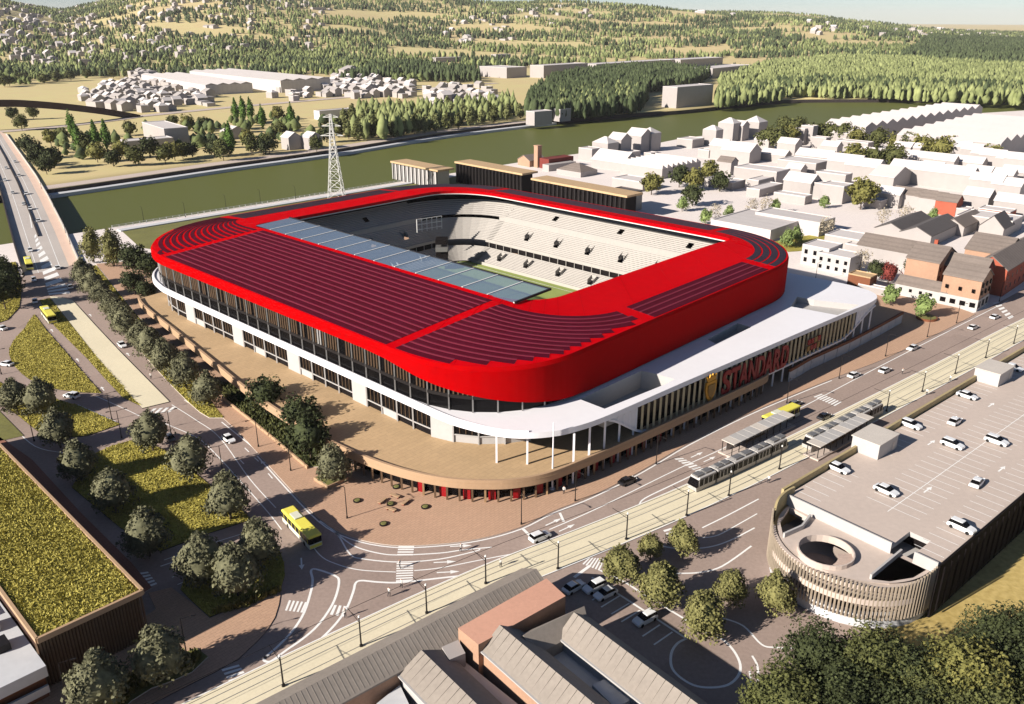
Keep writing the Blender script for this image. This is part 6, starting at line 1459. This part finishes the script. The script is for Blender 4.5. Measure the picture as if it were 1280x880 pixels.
wood('far_wood', P_[ok & dk], 10, 18, .27, 'forest_dark', 'dark far woods over the hills', 4, True)
wood('far_wood', P_[ok & ~dk & (nB > -.16)], 9, 16, .3, 'forest_light', 'pale far woods over the hills', 5, True)
wood('far_wood', P_[ok & (nB <= -.16)], 9, 16, .3, 'forest_mid', 'mid green far woods over the hills', 6, True)
# tufts of long grass on the islands, the meadow roof and the beds
def tufts(name, polys, per, z, h, m, label, seed, parent=None, w=.12):
    g = np.random.default_rng(seed); out = []
    for poly in polys:
        pa = np.array(poly); lo, hi = pa.min(0), pa.max(0)
        P = g.uniform(lo, hi, (int((hi - lo).prod() * per), 2)); out.append(P[in_poly(P, [tuple(x) for x in poly])])
    P = np.concatenate(out); n = len(P)
    a = g.uniform(0, 6.28, n); hh = h * g.uniform(.5, 1.4, n); lean = g.normal(size=(n, 2)) * .35 * hh[:, None]
    dx = np.stack([np.cos(a), np.sin(a)], 1) * (w * g.uniform(.6, 1.8, n))[:, None]
    V = np.zeros((n, 4, 3)); V[:, 0, :2] = P - dx; V[:, 1, :2] = P + dx; V[:, 2, :2] = P + lean + dx * .45; V[:, 3, :2] = P + lean - dx * .45
    V[:, :2, 2] = z; V[:, 2:, 2] = z + hh[:, None]
    i = np.arange(n)[:, None] * 4
    if parent is not None: V -= np.array(origin(parent)[:])
    me = np_mesh(name, V.reshape(-1, 3), i + np.array([0, 1, 2, 3]), m)
    o = link(name, me, parent)
    tag(o, label, None if parent else 'grass', kind='stuff'); return o
grt = [o for o in bpy.data.objects if o.name == 'green_roof_building'][0]
tufts('grass', ISL, 11.0, .19, .24, 'blade', 'long yellow green grass on the road islands', 1, w=.1)
tufts('grass', [GR], 22.0, 8.78, .28, 'blade', 'long yellow green grass on the meadow roof', 2, grt, w=.1)
tufts('grass', [[(-169.7, 314.1), (-152.7, 288.0), (-137.3, 265.5), (-124.0, 247.4), (-111.9, 230.7), (-100.3, 214.7), (-89.9, 201.0), (-82.1, 191.1), (-77.0, 185.1), (-73.6, 182.0), (-70.0, 182.0), (-74.6, 188.7), (-79.3, 196.4), (-86.7, 206.8), (-103.1, 229.4), (-123.4, 258.1), (-145.9, 290.9), (-164.1, 317.5)]], 10, .19, .24, 'blade', 'long grass under the avenue row of trees', 3, w=.1)
tufts('hedge', [[(-56.2, 90.4), (-57.1, 94.7), (-55.0, 96.6), (-52.6, 97.9), (-48.3, 100.9), (-46.8, 99.9), (-48.2, 97.5), (-50.4, 95.9), (-52.7, 94.7), (-54.3, 92.2), (-54.9, 90.1)], [(-49.2, 109.7), (-45.1, 112.5), (-42.3, 114.6), (-39.3, 116.5), (-39.1, 115.6), (-42.0, 113.3), (-44.4, 111.1)]], 22, .2, 1.0, 'leaf_yellow', 'yellow green hedge plants along the pink footway', 4, w=.2)
tufts('hedge', [[(-72.3, 191.6), (-63.2, 180.7), (-54.0, 169.2), (-44.6, 158.2), (-38.9, 158.5), (-37.2, 162.4), (-45.7, 170.4), (-61.7, 186.9), (-71.5, 199.5), (-79.1, 203.6)]], 8, .29, .7, 'leaf_wood', 'low green plants in the bed beside the podium', 5, w=.2)

# labels by nearness to things one can find
def by_landmark(items, marks):
    near = {}
    for o, noun in items:
        q = (o.location.x, o.location.y)
        mk = min(marks, key=lambda m_: math.dist(q, marks[m_]))
        near.setdefault((mk, noun), []).append((math.dist(q, marks[mk]), o))
    for (mk, noun), L in near.items():
        for k, (_, o) in enumerate(sorted(L, key=lambda x: x[0])): o['label'] = ('%s nearest to %s' % (noun, mk)) if k == 0 else ('%s, %s nearest to %s' % (noun, ordn(k), mk))
MARKS = {'the saw-toothed shed': (97.9, 526.3), 'the brick chimney': (16.9, 557.0), 'the pair of dark roofed sheds': (184.6, 361.5), 'the broad ridged factory block': (329.5, 584.1), 'the factory corner by the river': (283.6, 687.4), 'the taupe roofed terrace row': (214.7, 421.9), 'the narrow white warehouse': (140.6, 389.6), 'the tree clump past the halls': (112.2, 498.6), 'the river bend behind the roof': (180.5, 673.3), 'the long white row house': (257.5, 488.3)}
by_landmark(DISTRICT, MARKS); by_landmark(DTREES, MARKS)
by_landmark(BTREES, {'the far bridge end': (-358.2, 621.7), 'the white cube warehouse': (-266.6, 655.2), 'the pylon across the water': (-139.3, 642.2), 'the poplar group in the middle': (-240.5, 767.8), 'the brown arch foot': (-364.3, 832.1)})

# ------------------------------------------------------------------ vehicles
def loft(b, secs, mi=None):
    """secs: list of rings (same count) joined in order, ends capped"""
    n = len(secs[0]); v = [p for s_ in secs for p in s_]
    f = [(k * n + i, k * n + (i + 1) % n, (k + 1) * n + (i + 1) % n, (k + 1) * n + i) for k in range(len(secs) - 1) for i in range(n)]
    f += [tuple(range(n))[::-1], tuple((len(secs) - 1) * n + i for i in range(n))]
    b.mesh(v, f, mi)
def car_proto(paint, name='car', suv=False):
    t = thing(name, 'car', 'car')
    h = .12 if suv else 0
    b = MB()
    prof = [(-2.2, .42, .62), (-2.1, .30, .86), (-1.4, .26, .93 + h), (.0, .26, .93 + h), (.9, .26, .90 + h), (1.7, .28, .80 + h), (2.12, .32, .66 + h), (2.2, .42, .55)]
    loft(b, [[(x, -w, z0), (x, w, z0), (x, w, z0 + (z1 - z0) * .6), (x, w * .93, z1), (x, -w * .93, z1), (x, -w, z0 + (z1 - z0) * .6)] for (x, z0, z1), w in zip(prof, (.72, .84, .9, .9, .9, .88, .80, .66))])
    body = b.build('body', paint, t, local=True)
    b = MB(); zc = .92 + h; zt = 1.42 + h * 1.5; bk = -2.0 if suv else -1.75
    loft(b, [[(bk, -.8, zc), (bk, .8, zc), (1.0, .8, zc), (1.0, -.8, zc)], [(bk + (.25 if suv else .6), -.64, zt), (bk + (.25 if suv else .6), .64, zt), (.2, .64, zt), (.2, -.64, zt)]])
    b.build('windows', 'glass_dark', t, local=True)
    b = MB(); loft(b, [[(bk + (.22 if suv else .55), -.66, zt - .02), (bk + (.22 if suv else .55), .66, zt - .02), (.26, .66, zt - .02), (.26, -.66, zt - .02)], [(bk + (.35 if suv else .75), -.58, zt + .05), (bk + (.35 if suv else .75), .58, zt + .05), (.12, .58, zt + .05), (.12, -.58, zt + .05)]])
    b.build('roof', paint, t, local=True)
    for x in (-1.35, 1.35):
        for y in (-.82, .82): b = MB(); b.wheel(x, y, .33, .2); b.build('wheel', 'tyre', t, local=True)
    for y in (-.58, .58):
        b = MB(); b.box(2.17, y, .58, .06, .3, .7); b.build('headlight', 'paint', t, local=True)
    return t
car_w = car_proto('car_white'); car_s = car_proto('car_white', 'car', True); car_g = car_proto('car_grey'); car_k = car_proto('car_black')
CARS = [(car_w, [(62.3, 139.4)][0], -52, 10, 'white car on the deck nearest the spiral ramp corner'), (car_w, [(68.1, 131.3)][0], -52, 10, 'white saloon in the middle of the near end of the deck'), (car_s, [(84.3, 157.6)][0], -52, 10, 'white car right beside the nearer stair hut'), (car_s, [(88.8, 148.9)][0], -52, 10, 'white car across the central bay line of the deck'),
        (car_w, [(94.5, 159.4)][0], 42, 10, 'white car driving on the deck aisle'), (car_s, [(98.5, 150.4)][0], -52, 10, 'white estate car parked right of the central bay line'), (car_w, [(86.1, 134.1)][0], 46, 10, 'white car on the lower aisle of the deck'), (car_s, [(75.9, 119.5)][0], -52, 10, 'white car parked at the dark outer edge of the deck'), (car_w, [(103.7, 172.4)][0], -52, 10, 'white saloon between the two stair huts'), (car_w, [(123.4, 188.8)][0], -52, 10, 'white car behind the farther stair hut'),
        (car_s, (5.2, 131.3), 35, 0, 'white estate car at the stop line by the plaza'), (car_w, (-65.2, 170.4), -48, 0, 'white car on the avenue beside the pink pavement'), (car_g, (-79.1, 171.2), 125, 0, 'grey car beside the double armed lamp'), (car_w, (-115.7, 230.0), -50, 0, 'white car beside the middle of the tree row'), (car_s, (-112.9, 194.0), 160, 0, 'white car on the slip road between grass islands'), (car_w, (-141.8, 215.3), 165, 0, 'white car at the left edge by the big grass island'), (car_w, (-159.7, 244.5), 150, 0, 'white car at the left frame edge above the grass island'),
        (car_w, (-163.6, 271.5), 120, 0, 'white car at the tip of the hatched taper'), (car_w, (-177.5, 296.9), -58, 0, 'white car just behind the bus on the bridge road'), (car_w, (-177.0, 313.0), 125, 0, 'white car right of the hatched taper'), (car_w, (-159.7, 288.0), 125, 0, 'white car right of the wide end of the hatching'), (car_w, (-201.8, 339.5), -58, 0, 'white car ahead of the bus by the bridge end'),
        (car_w, (117.6, 227.4), 218, 0, 'white car on the street beyond the retaining wall'), (car_w, (102.6, 210.7), 38, 0, 'white car in the second lane past the crossing'), (car_w, (92.8, 207.4), 38, 0, 'white car in the kerb lane past the crossing'), (car_g, (71.0, 189.2), 38, 0, 'grey car ahead of the yellow bus at the stop'), (car_w, (144.6, 245.2), 38, 0, 'white car near the crossing at the brick house'), (car_w, (156.7, 255.0), 38, 0, 'white car on the street beside the brick house'), (car_k, (75.9, 182.0), 38, 0, 'dark car between the bus and the tram'),
        (car_w, (10.5, 116.5), 40, 0, 'white car half inside the shade at the end of the bays'), (car_s, (14.0, 116.5), 215, 0, 'first white car parked in the bays'), (car_w, (15.7, 114.8), 215, 0, 'second white car parked in the bays'), (car_s, (21.4, 108.4), 215, 0, 'white car parked alone between empty bays'),
        (car_k, (24.1, 151.5), 38, 0, 'black car at the kerb on the street beside the podium')]
for pr_, p, a, z, lab in CARS: place(pr_, (p[0], p[1], z + .02), R(a), lab, 'cars')
for p, a in zip((-329.3, 547.4), (0,)): pass
for k, p in enumerate([(-227.6, 394.7), (-246.1, 421.9), (-255.9, 433.8), (-269.8, 461.8), (-278.6, 464.1), (-305.6, 503.9), (-306.1, 520.5), (-329.3, 547.4), (-338.1, 573.7)]): place(car_w, (p[0], p[1], .07), R(-60 if k % 2 else 120), '%s white car on the bridge deck counted from the near end' % ORD[k], 'cars crossing the bridge')
def bus_proto():
    t = thing('bus', 'bus', 'bus')
    b = MB(); b.prism([(-6, -1.25), (6, -1.25), (6, 1.25), (-6, 1.25)], .35, 1.25); b.build('body', 'bus_pale', t, local=True)
    b = MB(); b.prism([(-5.95, -1.22), (5.92, -1.22), (5.92, 1.22), (-5.95, 1.22)], 1.26, 2.55); b.build('windows', 'glass_dark', t, local=True)
    for k in range(7):
        for y in (-1.235, 1.235): b = MB(); b.box(-5 + k * 1.7, y, 1.26, .14, .06, 2.55); b.build('pillar', 'bus_yellow', t, local=True)
    b = MB(); loft(b, [[(-6, -1.26, 2.56), (6, -1.26, 2.56), (6, 1.26, 2.56), (-6, 1.26, 2.56)], [(-6, -1.26, 2.9), (6, -1.26, 2.9), (6, 1.26, 2.9), (-6, 1.26, 2.9)], [(-5.8, -1.05, 3.05), (5.8, -1.05, 3.05), (5.8, 1.05, 3.05), (-5.8, 1.05, 3.05)]]); rf = b.build('roof', 'bus_yellow', t, local=True)
    b = MB(); b.box(-2, 0, 3.06, 2.4, 1.5, 3.3); b.build('roof_unit', 'bus_pale', rf, local=True)
    b = MB(); b.box(6.0, 0, .5, .08, 2.3, 1.1); b.build('bumper', 'bus_yellow', t, local=True)
    for x in (-3.6, 3.7):
        for y in (-1.12, 1.12): b = MB(); b.wheel(x, y, .48, .3); b.build('wheel', 'tyre', t, local=True)
    return t
bus = bus_proto()
for p, a, lab in (((-39.5, 132.8), -52, 'yellow roofed bus turning into the junction'), ((-149.8, 254.2), -52, 'yellow roofed bus on the lane between grass islands'), ((-189.1, 315.2), -58, 'yellow roofed bus on the road coming off the bridge'), ((64.7, 180.2), 38, 'yellow roofed bus at the stop beside the tram shelters')): place(bus, (p[0], p[1], .03), R(a), lab, 'yellow roofed buses')
# trams follow the track
def tram(t0, n, lab, off):
    pts = offset_line(tram_c, off)
    path = resample(pts, .5); i0 = min(range(len(path)), key=lambda i: math.dist(path[i][0], t0))
    t = thing('tram', lab, 'tram', (*path[i0][0], .1), 0, 'trams at the stop')
    i = i0
    for k in range(n):
        L = 6.2 if k in (0, n - 1) else (5.2 if k % 2 else 7.4)
        p, q = path[i][0], path[min(len(path) - 1, i + int(L * 2))][0]; i += int(L * 2) + 1
        c = mid(p, q, .5); a = math.atan2(q[1] - p[1], q[0] - p[0]); ca, sa = math.cos(a), math.sin(a)
        f = lambda x, y, z: (c[0] + ca * x - sa * y, c[1] + sa * x + ca * y, z)
        h = L / 2 - .15; nose0 = 1.1 if k == 0 else 0; nose1 = 1.1 if k == n - 1 else 0
        def ring(z, w, e): return [f(-h + e * nose0, -w, z), f(h - e * nose1, -w, z), f(h - e * nose1, w, z), f(-h + e * nose0, w, z)]
        b = MB(); loft(b, [ring(.25, 1.2, .2), ring(1.15, 1.25, 0), ring(1.2, 1.25, 0)]); mod = b.build('module', 'tram_grey', t)
        b = MB(); loft(b, [ring(1.21, 1.23, .02), ring(2.7, 1.2, .75)]); b.build('windows', 'glass_dark', mod)
        b = MB(); loft(b, [ring(2.71, 1.25, .7), ring(3.1, 1.2, .95), ring(3.2, .9, 1.1)]); b.build('roof', 'tram_grey', mod)
        for x in (-h * .45, h * .45):
            b = MB(); pp = f(x, 0, 0); b.box(pp[0], pp[1], 3.21, L * .3, 1.5, 3.6, a); b.build('roof_unit', 'grey_metal', mod)
        for x in np.linspace(-h * .7, h * .7, 4):
            for y in (-1.245, 1.245):
                b = MB(); pp = f(x, y, 0); b.box(pp[0], pp[1], 1.2, .22, .06, 2.7, a); b.build('pillar', 'tram_grey', mod)
        if k < n - 1:
            b = MB(); pp = f(h + .4, 0, 0); b.box(pp[0], pp[1], .4, .9, 2.1, 2.9, a); b.build('bellows', 'black_metal', t)
    return t
tram((37.3, 147.4), 5, 'grey tram with dark windows standing in front of the first shelter', 1.9)
tram((65.7, 166.9), 5, 'grey tram between the two platform shelters, farther one', -1.9)
def shelter(p0, p1, lab, n):
    a = math.atan2(p1[1] - p0[1], p1[0] - p0[0]); L = math.dist(p0, p1); ca, sa = math.cos(a), math.sin(a)
    f = lambda x, y: (p0[0] + ca * x - sa * y, p0[1] + sa * x + ca * y)
    t = thing('platform_shelter', lab, 'shelter', (*f(L / 2, 0), .1), 0, 'shelters of the tram stop')
    b = MB(); b.prism([f(-.5, -1.9), f(L + .5, -1.9), f(L + .5, 1.9), f(-.5, 1.9)], .05, .4); b.build('platform', 'concrete_lot', t)
    for k in range(n):
        x0, x1 = L * k / n + .08, L * (k + 1) / n - .08
        b = MB(); b.prism([f(x0, -1.7), f(x1, -1.7), f(x1, 1.7), f(x0, 1.7)], 3.1, 3.3); b.build('roof_panel', 'tram_grey' if k % 4 else 'kerb', t)
        for y in (-1.3, 1.3): b = MB(); q = f(x0, y); b.box(q[0], q[1], .4, .14, .14, 3.1, a); b.build('post', 'black_metal', t)
    b = MB(); q0, q1 = f(1, .9), f(L - 1, .9); b.beam((*q0, 1.4), (*q1, 1.4), .06, 1.8); b.build('back_screen', 'grey_metal', t)
    b = MB(); b.beam((*f(L * .3, 0), .85), (*f(L * .6, 0), .85), .5, .1); b.build('bench', 'fin_tan', t)
    return t
shelter((47.7, 163.5), (65.9, 178.5), 'long flat tram shelter on the street side with open framed end', 9)
shelter((66.3, 162.4), (84.1, 177.3), 'long flat tram shelter beside the nearer stair hut', 9)
# ------------------------------------------------------------------ poles and lamps
def tram_pole():
    t = thing('tram_pole', 'pole', 'pole')
    b = MB(); b.cyl(0, 0, 0, 6.4, .17, .12, 8); b.build('mast', 'black_metal', t, local=True)
    b = MB(); b.cyl(0, 0, 0, .35, .35, .3, 8); b.build('foot', 'black_metal', t, local=True)
    b = MB(); b.beam((0, 0, 5.3), (0, 4.6, 5.6), .08); b.beam((0, 0, 6.1), (0, 3.2, 5.55), .05); b.build('bracket', 'black_metal', t, local=True)
    b = MB(); b.cyl(0, 0, 6.4, 6.75, .2, .14, 8); b.build('lamp_head', 'paint', t, local=True)
    return t
tp = tram_pole()
for k, p in enumerate([(-33.2, 94.3), (-23.3, 102.6), (-13.9, 110.3), (-4.5, 118.0), (8.1, 122.1), (21.3, 131.1), (34.1, 139.1), (44.1, 146.4), (57.6, 157.2), (92.6, 185.7), (106.8, 197.4), (121.2, 209.2), (135.6, 220.7), (150.0, 232.0)]):
    place(tp, (*p, .1), R(38), '%s black tram pole along the tramway counted from the lower left' % ORD[k], 'tram poles', .86)
def lamp(arms):
    t = thing('street_lamp', 'lamp', 'street lamp')
    b = MB(); b.cyl(0, 0, 0, 7.0, .11, .07, 7); b.build('post', 'black_metal', t, local=True)
    b = MB(); b.cyl(0, 0, 0, .5, .2, .17, 7); b.build('base', 'black_metal', t, local=True)
    for s_ in arms:
        b = MB(); b.beam((0, 0, 6.9), (s_ * 1.7, 0, 7.15), .07); b.build('arm', 'black_metal', t, local=True)
        b = MB(); b.box(s_ * 1.9, 0, 7.05, .7, .25, 7.18); b.build('lamp_head', 'black_metal', t, local=True)
    return t
l1, l2 = lamp((1,)), lamp((1, -1))
for p, a, lab in (((-32.0, 138.1), 150, 'street lamp on the plaza near the planter tree'), ((1.8, 136.0), -60, 'street lamp on the plaza below the red doors'), ((12.7, 144.3), -50, 'street lamp right of the flagpole'), ((31.4, 159.4), -50, 'street lamp by the crossing before the tram stop'), ((69.4, 190.4), -50, 'street lamp at the kerb behind the grey car'), ((88.3, 206.0), -50, 'street lamp at the start of the retaining wall'), ((107.4, 221.8), -50, 'street lamp before the retaining wall'),
                  ((126.7, 237.5), -50, 'street lamp beside the round planter'), ((141.8, 250.0), -50, 'street lamp at the plaza tip'), ((147.0, 268.9), 40, 'street lamp in front of the low white terrace'), ((139.7, 288.0), 40, 'street lamp behind the canopy end'), ((167.6, 272.3), -50, 'street lamp beside the brick terrace'), ((-57.5, 167.3), -140, 'street lamp on the pink pavement near the dark trees'), ((-47.5, 156.5), -140, 'street lamp at the end of the low wall'), ((112.3, 295.9), 40, 'street lamp beside the windowed white house'),
                  ((-49.5, 100.5), 20, 'street lamp in the hedge bed at the lower left'), ((-63.0, 91.3), 20, 'street lamp at the lower left frame corner')): place(l1, (*p, .1), R(a), lab, 'single armed street lamps')
for p, a, lab in (((-78.6, 171.2), 40, 'double armed lamp in the middle of the avenue'), ((-61.5, 154.8), 40, 'double armed lamp beside the round avenue trees'), ((-109.8, 170.0), 20, 'double armed lamp beside the shaded slip road'), ((-90.4, 171.6), 30, 'double armed lamp at the fork of the slip road'), ((-96.9, 181.1), 30, 'double armed lamp at the grass tip by the bus lane'), ((-139.6, 209.0), 30, 'double armed lamp at the left frame edge')): place(l2, (*p, .1), R(a), lab, 'double armed street lamps')
for k, p in enumerate([(-176.2, 393.0), (-160.1, 403.4), (-146.0, 421.9), (-132.3, 435.8), (-116.3, 446.3), (-101.3, 461.8), (-202.5, 370.5), (-190.4, 350.2), (-233.9, 421.9), (-270.0, 478.3)]): place(l1, (*p, .2), R(130), '%s lamp along the river railing and bridge edge counted from the bridge corner' % ORD[k], 'lamps along the river railing')
# river railing
t = thing('river_railing', 'long grey railing along the near quay behind the stadium', 'railing', (-130, 440, 0))
ra = [(-186, 381), (-150, 416), (-110, 456), (-75, 491), (-40, 526)]
pts = resample(ra, 3.2)
for p, d in pts: b = MB(); b.beam((*p, 0), (*p, 1.3), .18); b.build('post', 'retaining', t)
for z in (.65, 1.25):
    b = MB(); b.beam((*ra[0], z), (*ra[-1], z), .12); b.build('rail', 'retaining', t)
b = MB(); b.prism([(-182, 377), (-36, 523), (-33, 520), (-179, 374)], -.1, .5); b.build('kerb_wall', 'retaining', t)
# pylon
t = thing('power_pylon', 'tall white lattice pylon standing by the river', 'pylon', (*(-95.6, 452.8), 0))
px_, py_ = (-95.6, 452.8); HP = 44.0
wd = lambda z: 3.6 * (1 - z / HP) ** 1.25 + .45
cs4 = ((-1, -1), (1, -1), (1, 1), (-1, 1))
for cx, cy in cs4:
    b = MB()
    for k in range(9):
        z0_, z1_ = HP * k / 9, HP * (k + 1) / 9
        b.beam((px_ + cx * wd(z0_), py_ + cy * wd(z0_), z0_), (px_ + cx * wd(z1_), py_ + cy * wd(z1_), z1_), .3)
    b.build('leg', 'steel_white', t)
for k in range(9):
    z0_, z1_ = HP * k / 9, HP * (k + 1) / 9; b = MB()
    for i in range(4):
        a_, c_ = cs4[i], cs4[(i + 1) % 4]
        A_ = lambda s_, z: (px_ + s_[0] * wd(z), py_ + s_[1] * wd(z), z)
        b.beam(A_(a_, z0_), A_(c_, z1_), .2); b.beam(A_(c_, z0_), A_(a_, z1_), .2); b.beam(A_(a_, z1_), A_(c_, z1_), .2)
    b.build('bracing', 'steel_white', t)
for z, L in ((33, 6), (38, 5), (42.5, 4)):
    b = MB(); b.beam((px_ - L, py_, z), (px_ + L, py_, z), .35); b.beam((px_ - L, py_, z), (px_, py_, z + 1.6), .2); b.beam((px_ + L, py_, z), (px_, py_, z + 1.6), .2); b.build('crossarm', 'steel_white', t)
# brown steel arch coming down beside the bridge
t = thing('arch_rib', 'dark brown curved steel rib descending at the far end of the bridge', 'arch', (*(-374.8, 860.8), 0))
ap = [Vector(q_) for q_ in sp([(*(-373.2, 860.8), -1.), (*(-386.0, 846.2), 4.2), (-401.5, 828.7, 9.5), (-419, 802, 15.5), (-437.1, 779.9, 19.8), (-450.5, 764.9, 21.6), (-481.1, 733.6, 23.6), (-560, 690, 24.)], 3)]
for k in range(len(ap) - 1): b = MB(); b.beam(ap[k], ap[k + 1], 4.0, 6.0); b.build('segment', 'brown_steel', t)
# plaza benches and round drain covers, planters
def bench_proto():
    t = thing('bench', 'bench', 'bench')
    b = MB(); b.box(0, 0, .35, 2.2, .7, .5); b.build('seat', 'rim_tan', t, local=True)
    for x in (-.8, .8): b = MB(); b.box(x, 0, 0, .2, .6, .35); b.build('leg', 'brick_dark', t, local=True)
    return t
bn = bench_proto()
for p, a, lab in (((-26.0, 143.9), 60, 'bench on the left of the plaza seat square'), ((-21.3, 143.4), 60, 'bench on the right of the plaza seat square'), ((-23.7, 145.8), -30, 'bench at the top of the plaza seat square'), ((-23.8, 140.8), -30, 'bench at the bottom of the plaza seat square')): place(bn, (*p, Z1), R(a), lab, 'plaza benches')
def disc_proto():
    t = thing('tree_grate', 'grate', 'grate')
    b = MB(); b.cyl(0, 0, 0, .25, .85, .85, 18); b.build('rim', 'black_metal', t, local=True)
    b = MB(); b.cyl(0, 0, .25, .34, .6, .5, 18); b.build('soil', 'verge', t, local=True)
    return t
dc = disc_proto()
for p, lab in (((-24.2, 143.1), 'round dark planter inside the seat square'), ((-23.9, 149.6), 'round dark planter near the podium columns'), ((-31.1, 144.3), 'round dark planter left of the seat square'), ((-17.2, 142.0), 'round dark planter right of the seat square'), ((-24.6, 136.0), 'round dark planter nearest the kerb')): place(dc, (*p, Z1), 0, lab, 'round plaza planters')
pl = (-38.0, 152.5); t = thing('planter_box', 'square dark planter box around the plaza tree', 'planter', (*pl, Z1)); b = MB(); b.box(pl[0], pl[1], Z1, 5.2, 5.2, Z1 + .7, R(45)); b.build('box', 'rim_tan', t); b = MB(); b.box(pl[0], pl[1], Z1 + .7, 4.6, 4.6, Z1 + .76, R(45)); b.build('soil', 'verge', t)
pl = (134.2, 254.2); t = thing('planter_box', 'round tan planter under the light green plaza tree', 'planter', (*pl, Z1)); b = MB(); b.cyl(pl[0], pl[1], Z1, Z1 + .7, 3.2, 3.2, 20); b.build('box', 'rim_brown', t); b = MB(); b.cyl(pl[0], pl[1], Z1 + .7, Z1 + .76, 2.8, 2.8, 20); b.build('soil', 'verge', t)
# people: one skinned body, tinted clothes by height
def person_mesh():
    me = bpy.data.meshes.new('person')
    v = [(0, 0, .92), (0, 0, 1.2), (0, 0, 1.42), (0, 0, 1.52), (0, 0, 1.66), (.1, 0, .86), (.12, .06, .48), (.12, -.02, .08), (.12, .12, .03), (-.1, 0, .86), (-.12, -.1, .48), (-.12, -.24, .1), (-.12, -.1, .04), (.19, 0, 1.38), (.24, -.08, 1.12), (.23, .06, .9), (-.19, 0, 1.38), (-.24, .08, 1.12), (-.23, .2, .93)]
    e = [(0, 1), (1, 2), (2, 3), (3, 4), (0, 5), (5, 6), (6, 7), (7, 8), (0, 9), (9, 10), (10, 11), (11, 12), (2, 13), (13, 14), (14, 15), (2, 16), (16, 17), (17, 18)]
    r = [.15, .15, .14, .06, .11, .1, .075, .05, .045, .1, .075, .05, .045, .07, .055, .045, .07, .055, .045]
    me.from_pydata(v, e, []); o = bpy.data.objects.new('tmp', me); COL.objects.link(o)
    md = o.modifiers.new('s', 'SKIN')
    for i, x in enumerate(me.skin_vertices[0].data): x.radius = (r[i], r[i] * (.8 if i < 3 else 1)); x.use_root = i == 0
    o.modifiers.new('u', 'SUBSURF').levels = 1
    m2 = bpy.data.meshes.new_from_object(o.evaluated_get(bpy.context.evaluated_depsgraph_get()))
    bpy.data.objects.remove(o)
    m2.materials.clear()
    for n in ('cloth_dark', 'cloth_light', 'skin'): m2.materials.append(M[n])
    for p in m2.polygons: p.material_index = 0 if p.center.z < .9 else (1 if p.center.z < 1.47 else 2)
    return m2
pm = person_mesh()
for p, lab in (((-18.8, 116.9), 'pedestrian in light top at the foot of the plaza crossing'), ((-27.0, 109.3), 'pedestrian at the short crossing in the junction'), ((-20.6, 114.6), 'pedestrian standing on the junction asphalt'), ((-19.8, 122.3), 'pedestrian walking on the plaza crossing'), ((-9.3, 127.3), 'pedestrian at the tip of the painted island'), ((-2.0, 122.7), 'pedestrian at the edge of the tram bed'),
               ((10.6, 147.1), 'pedestrian beside the flagpole'), ((53.6, 151.5), 'pedestrian on the path between tramway and car park'), ((106.7, 209.0), 'pedestrian on the street past the second lamp'), ((117.3, 204.1), 'pedestrian on the path by the car park parapet'), ((107.0, 195.4), 'second pedestrian on the path by the car park parapet'), ((-97.3, 205.7), 'pedestrian at the kerb under the tree row')):
    o = link('person', pm); o.location = (p[0], p[1], .1); o.rotation_euler = (0, 0, tg.random() * 6); tag(o, lab, 'person')
    o.scale = (1.1, 1.1, 1.1)
# overhead wires of the tramway
t = thing('overhead_wire', 'thin black overhead wires above the tram tracks', 'wire', (60, 163, 0))
for off in (-1.9, 1.9):
    b = MB(); wp_ = resample(offset_line(tram_c, off), 6)
    for (p, _), (q, _2) in zip(wp_, wp_[1:]): b.beam((*p, 5.1), (*q, 5.1), .05)
    b.build('contact_wire', 'black_metal', t)

# ------------------------------------------------------------------ air
hz = bpy.data.materials.new('haze'); hz.use_nodes = True
nt = hz.node_tree; nt.nodes.clear()
vo = nt.nodes.new('ShaderNodeVolumePrincipled'); vo.inputs['Color'].default_value = (1.0, .95, .98, 1); vo.inputs['Density'].default_value = 2.6e-5; vo.inputs['Anisotropy'].default_value = 0.0
mo = nt.nodes.new('ShaderNodeOutputMaterial'); nt.links.new(vo.outputs[0], mo.inputs['Volume'])
M['haze'] = hz
b = MB(); b.prism([(-20500, -20500), (20500, -20500), (20500, 20500), (-20500, 20500)], -9, 290)
tag(b.build('haze', 'haze'), 'thin pale haze lying over the valley', 'haze', kind='stuff')
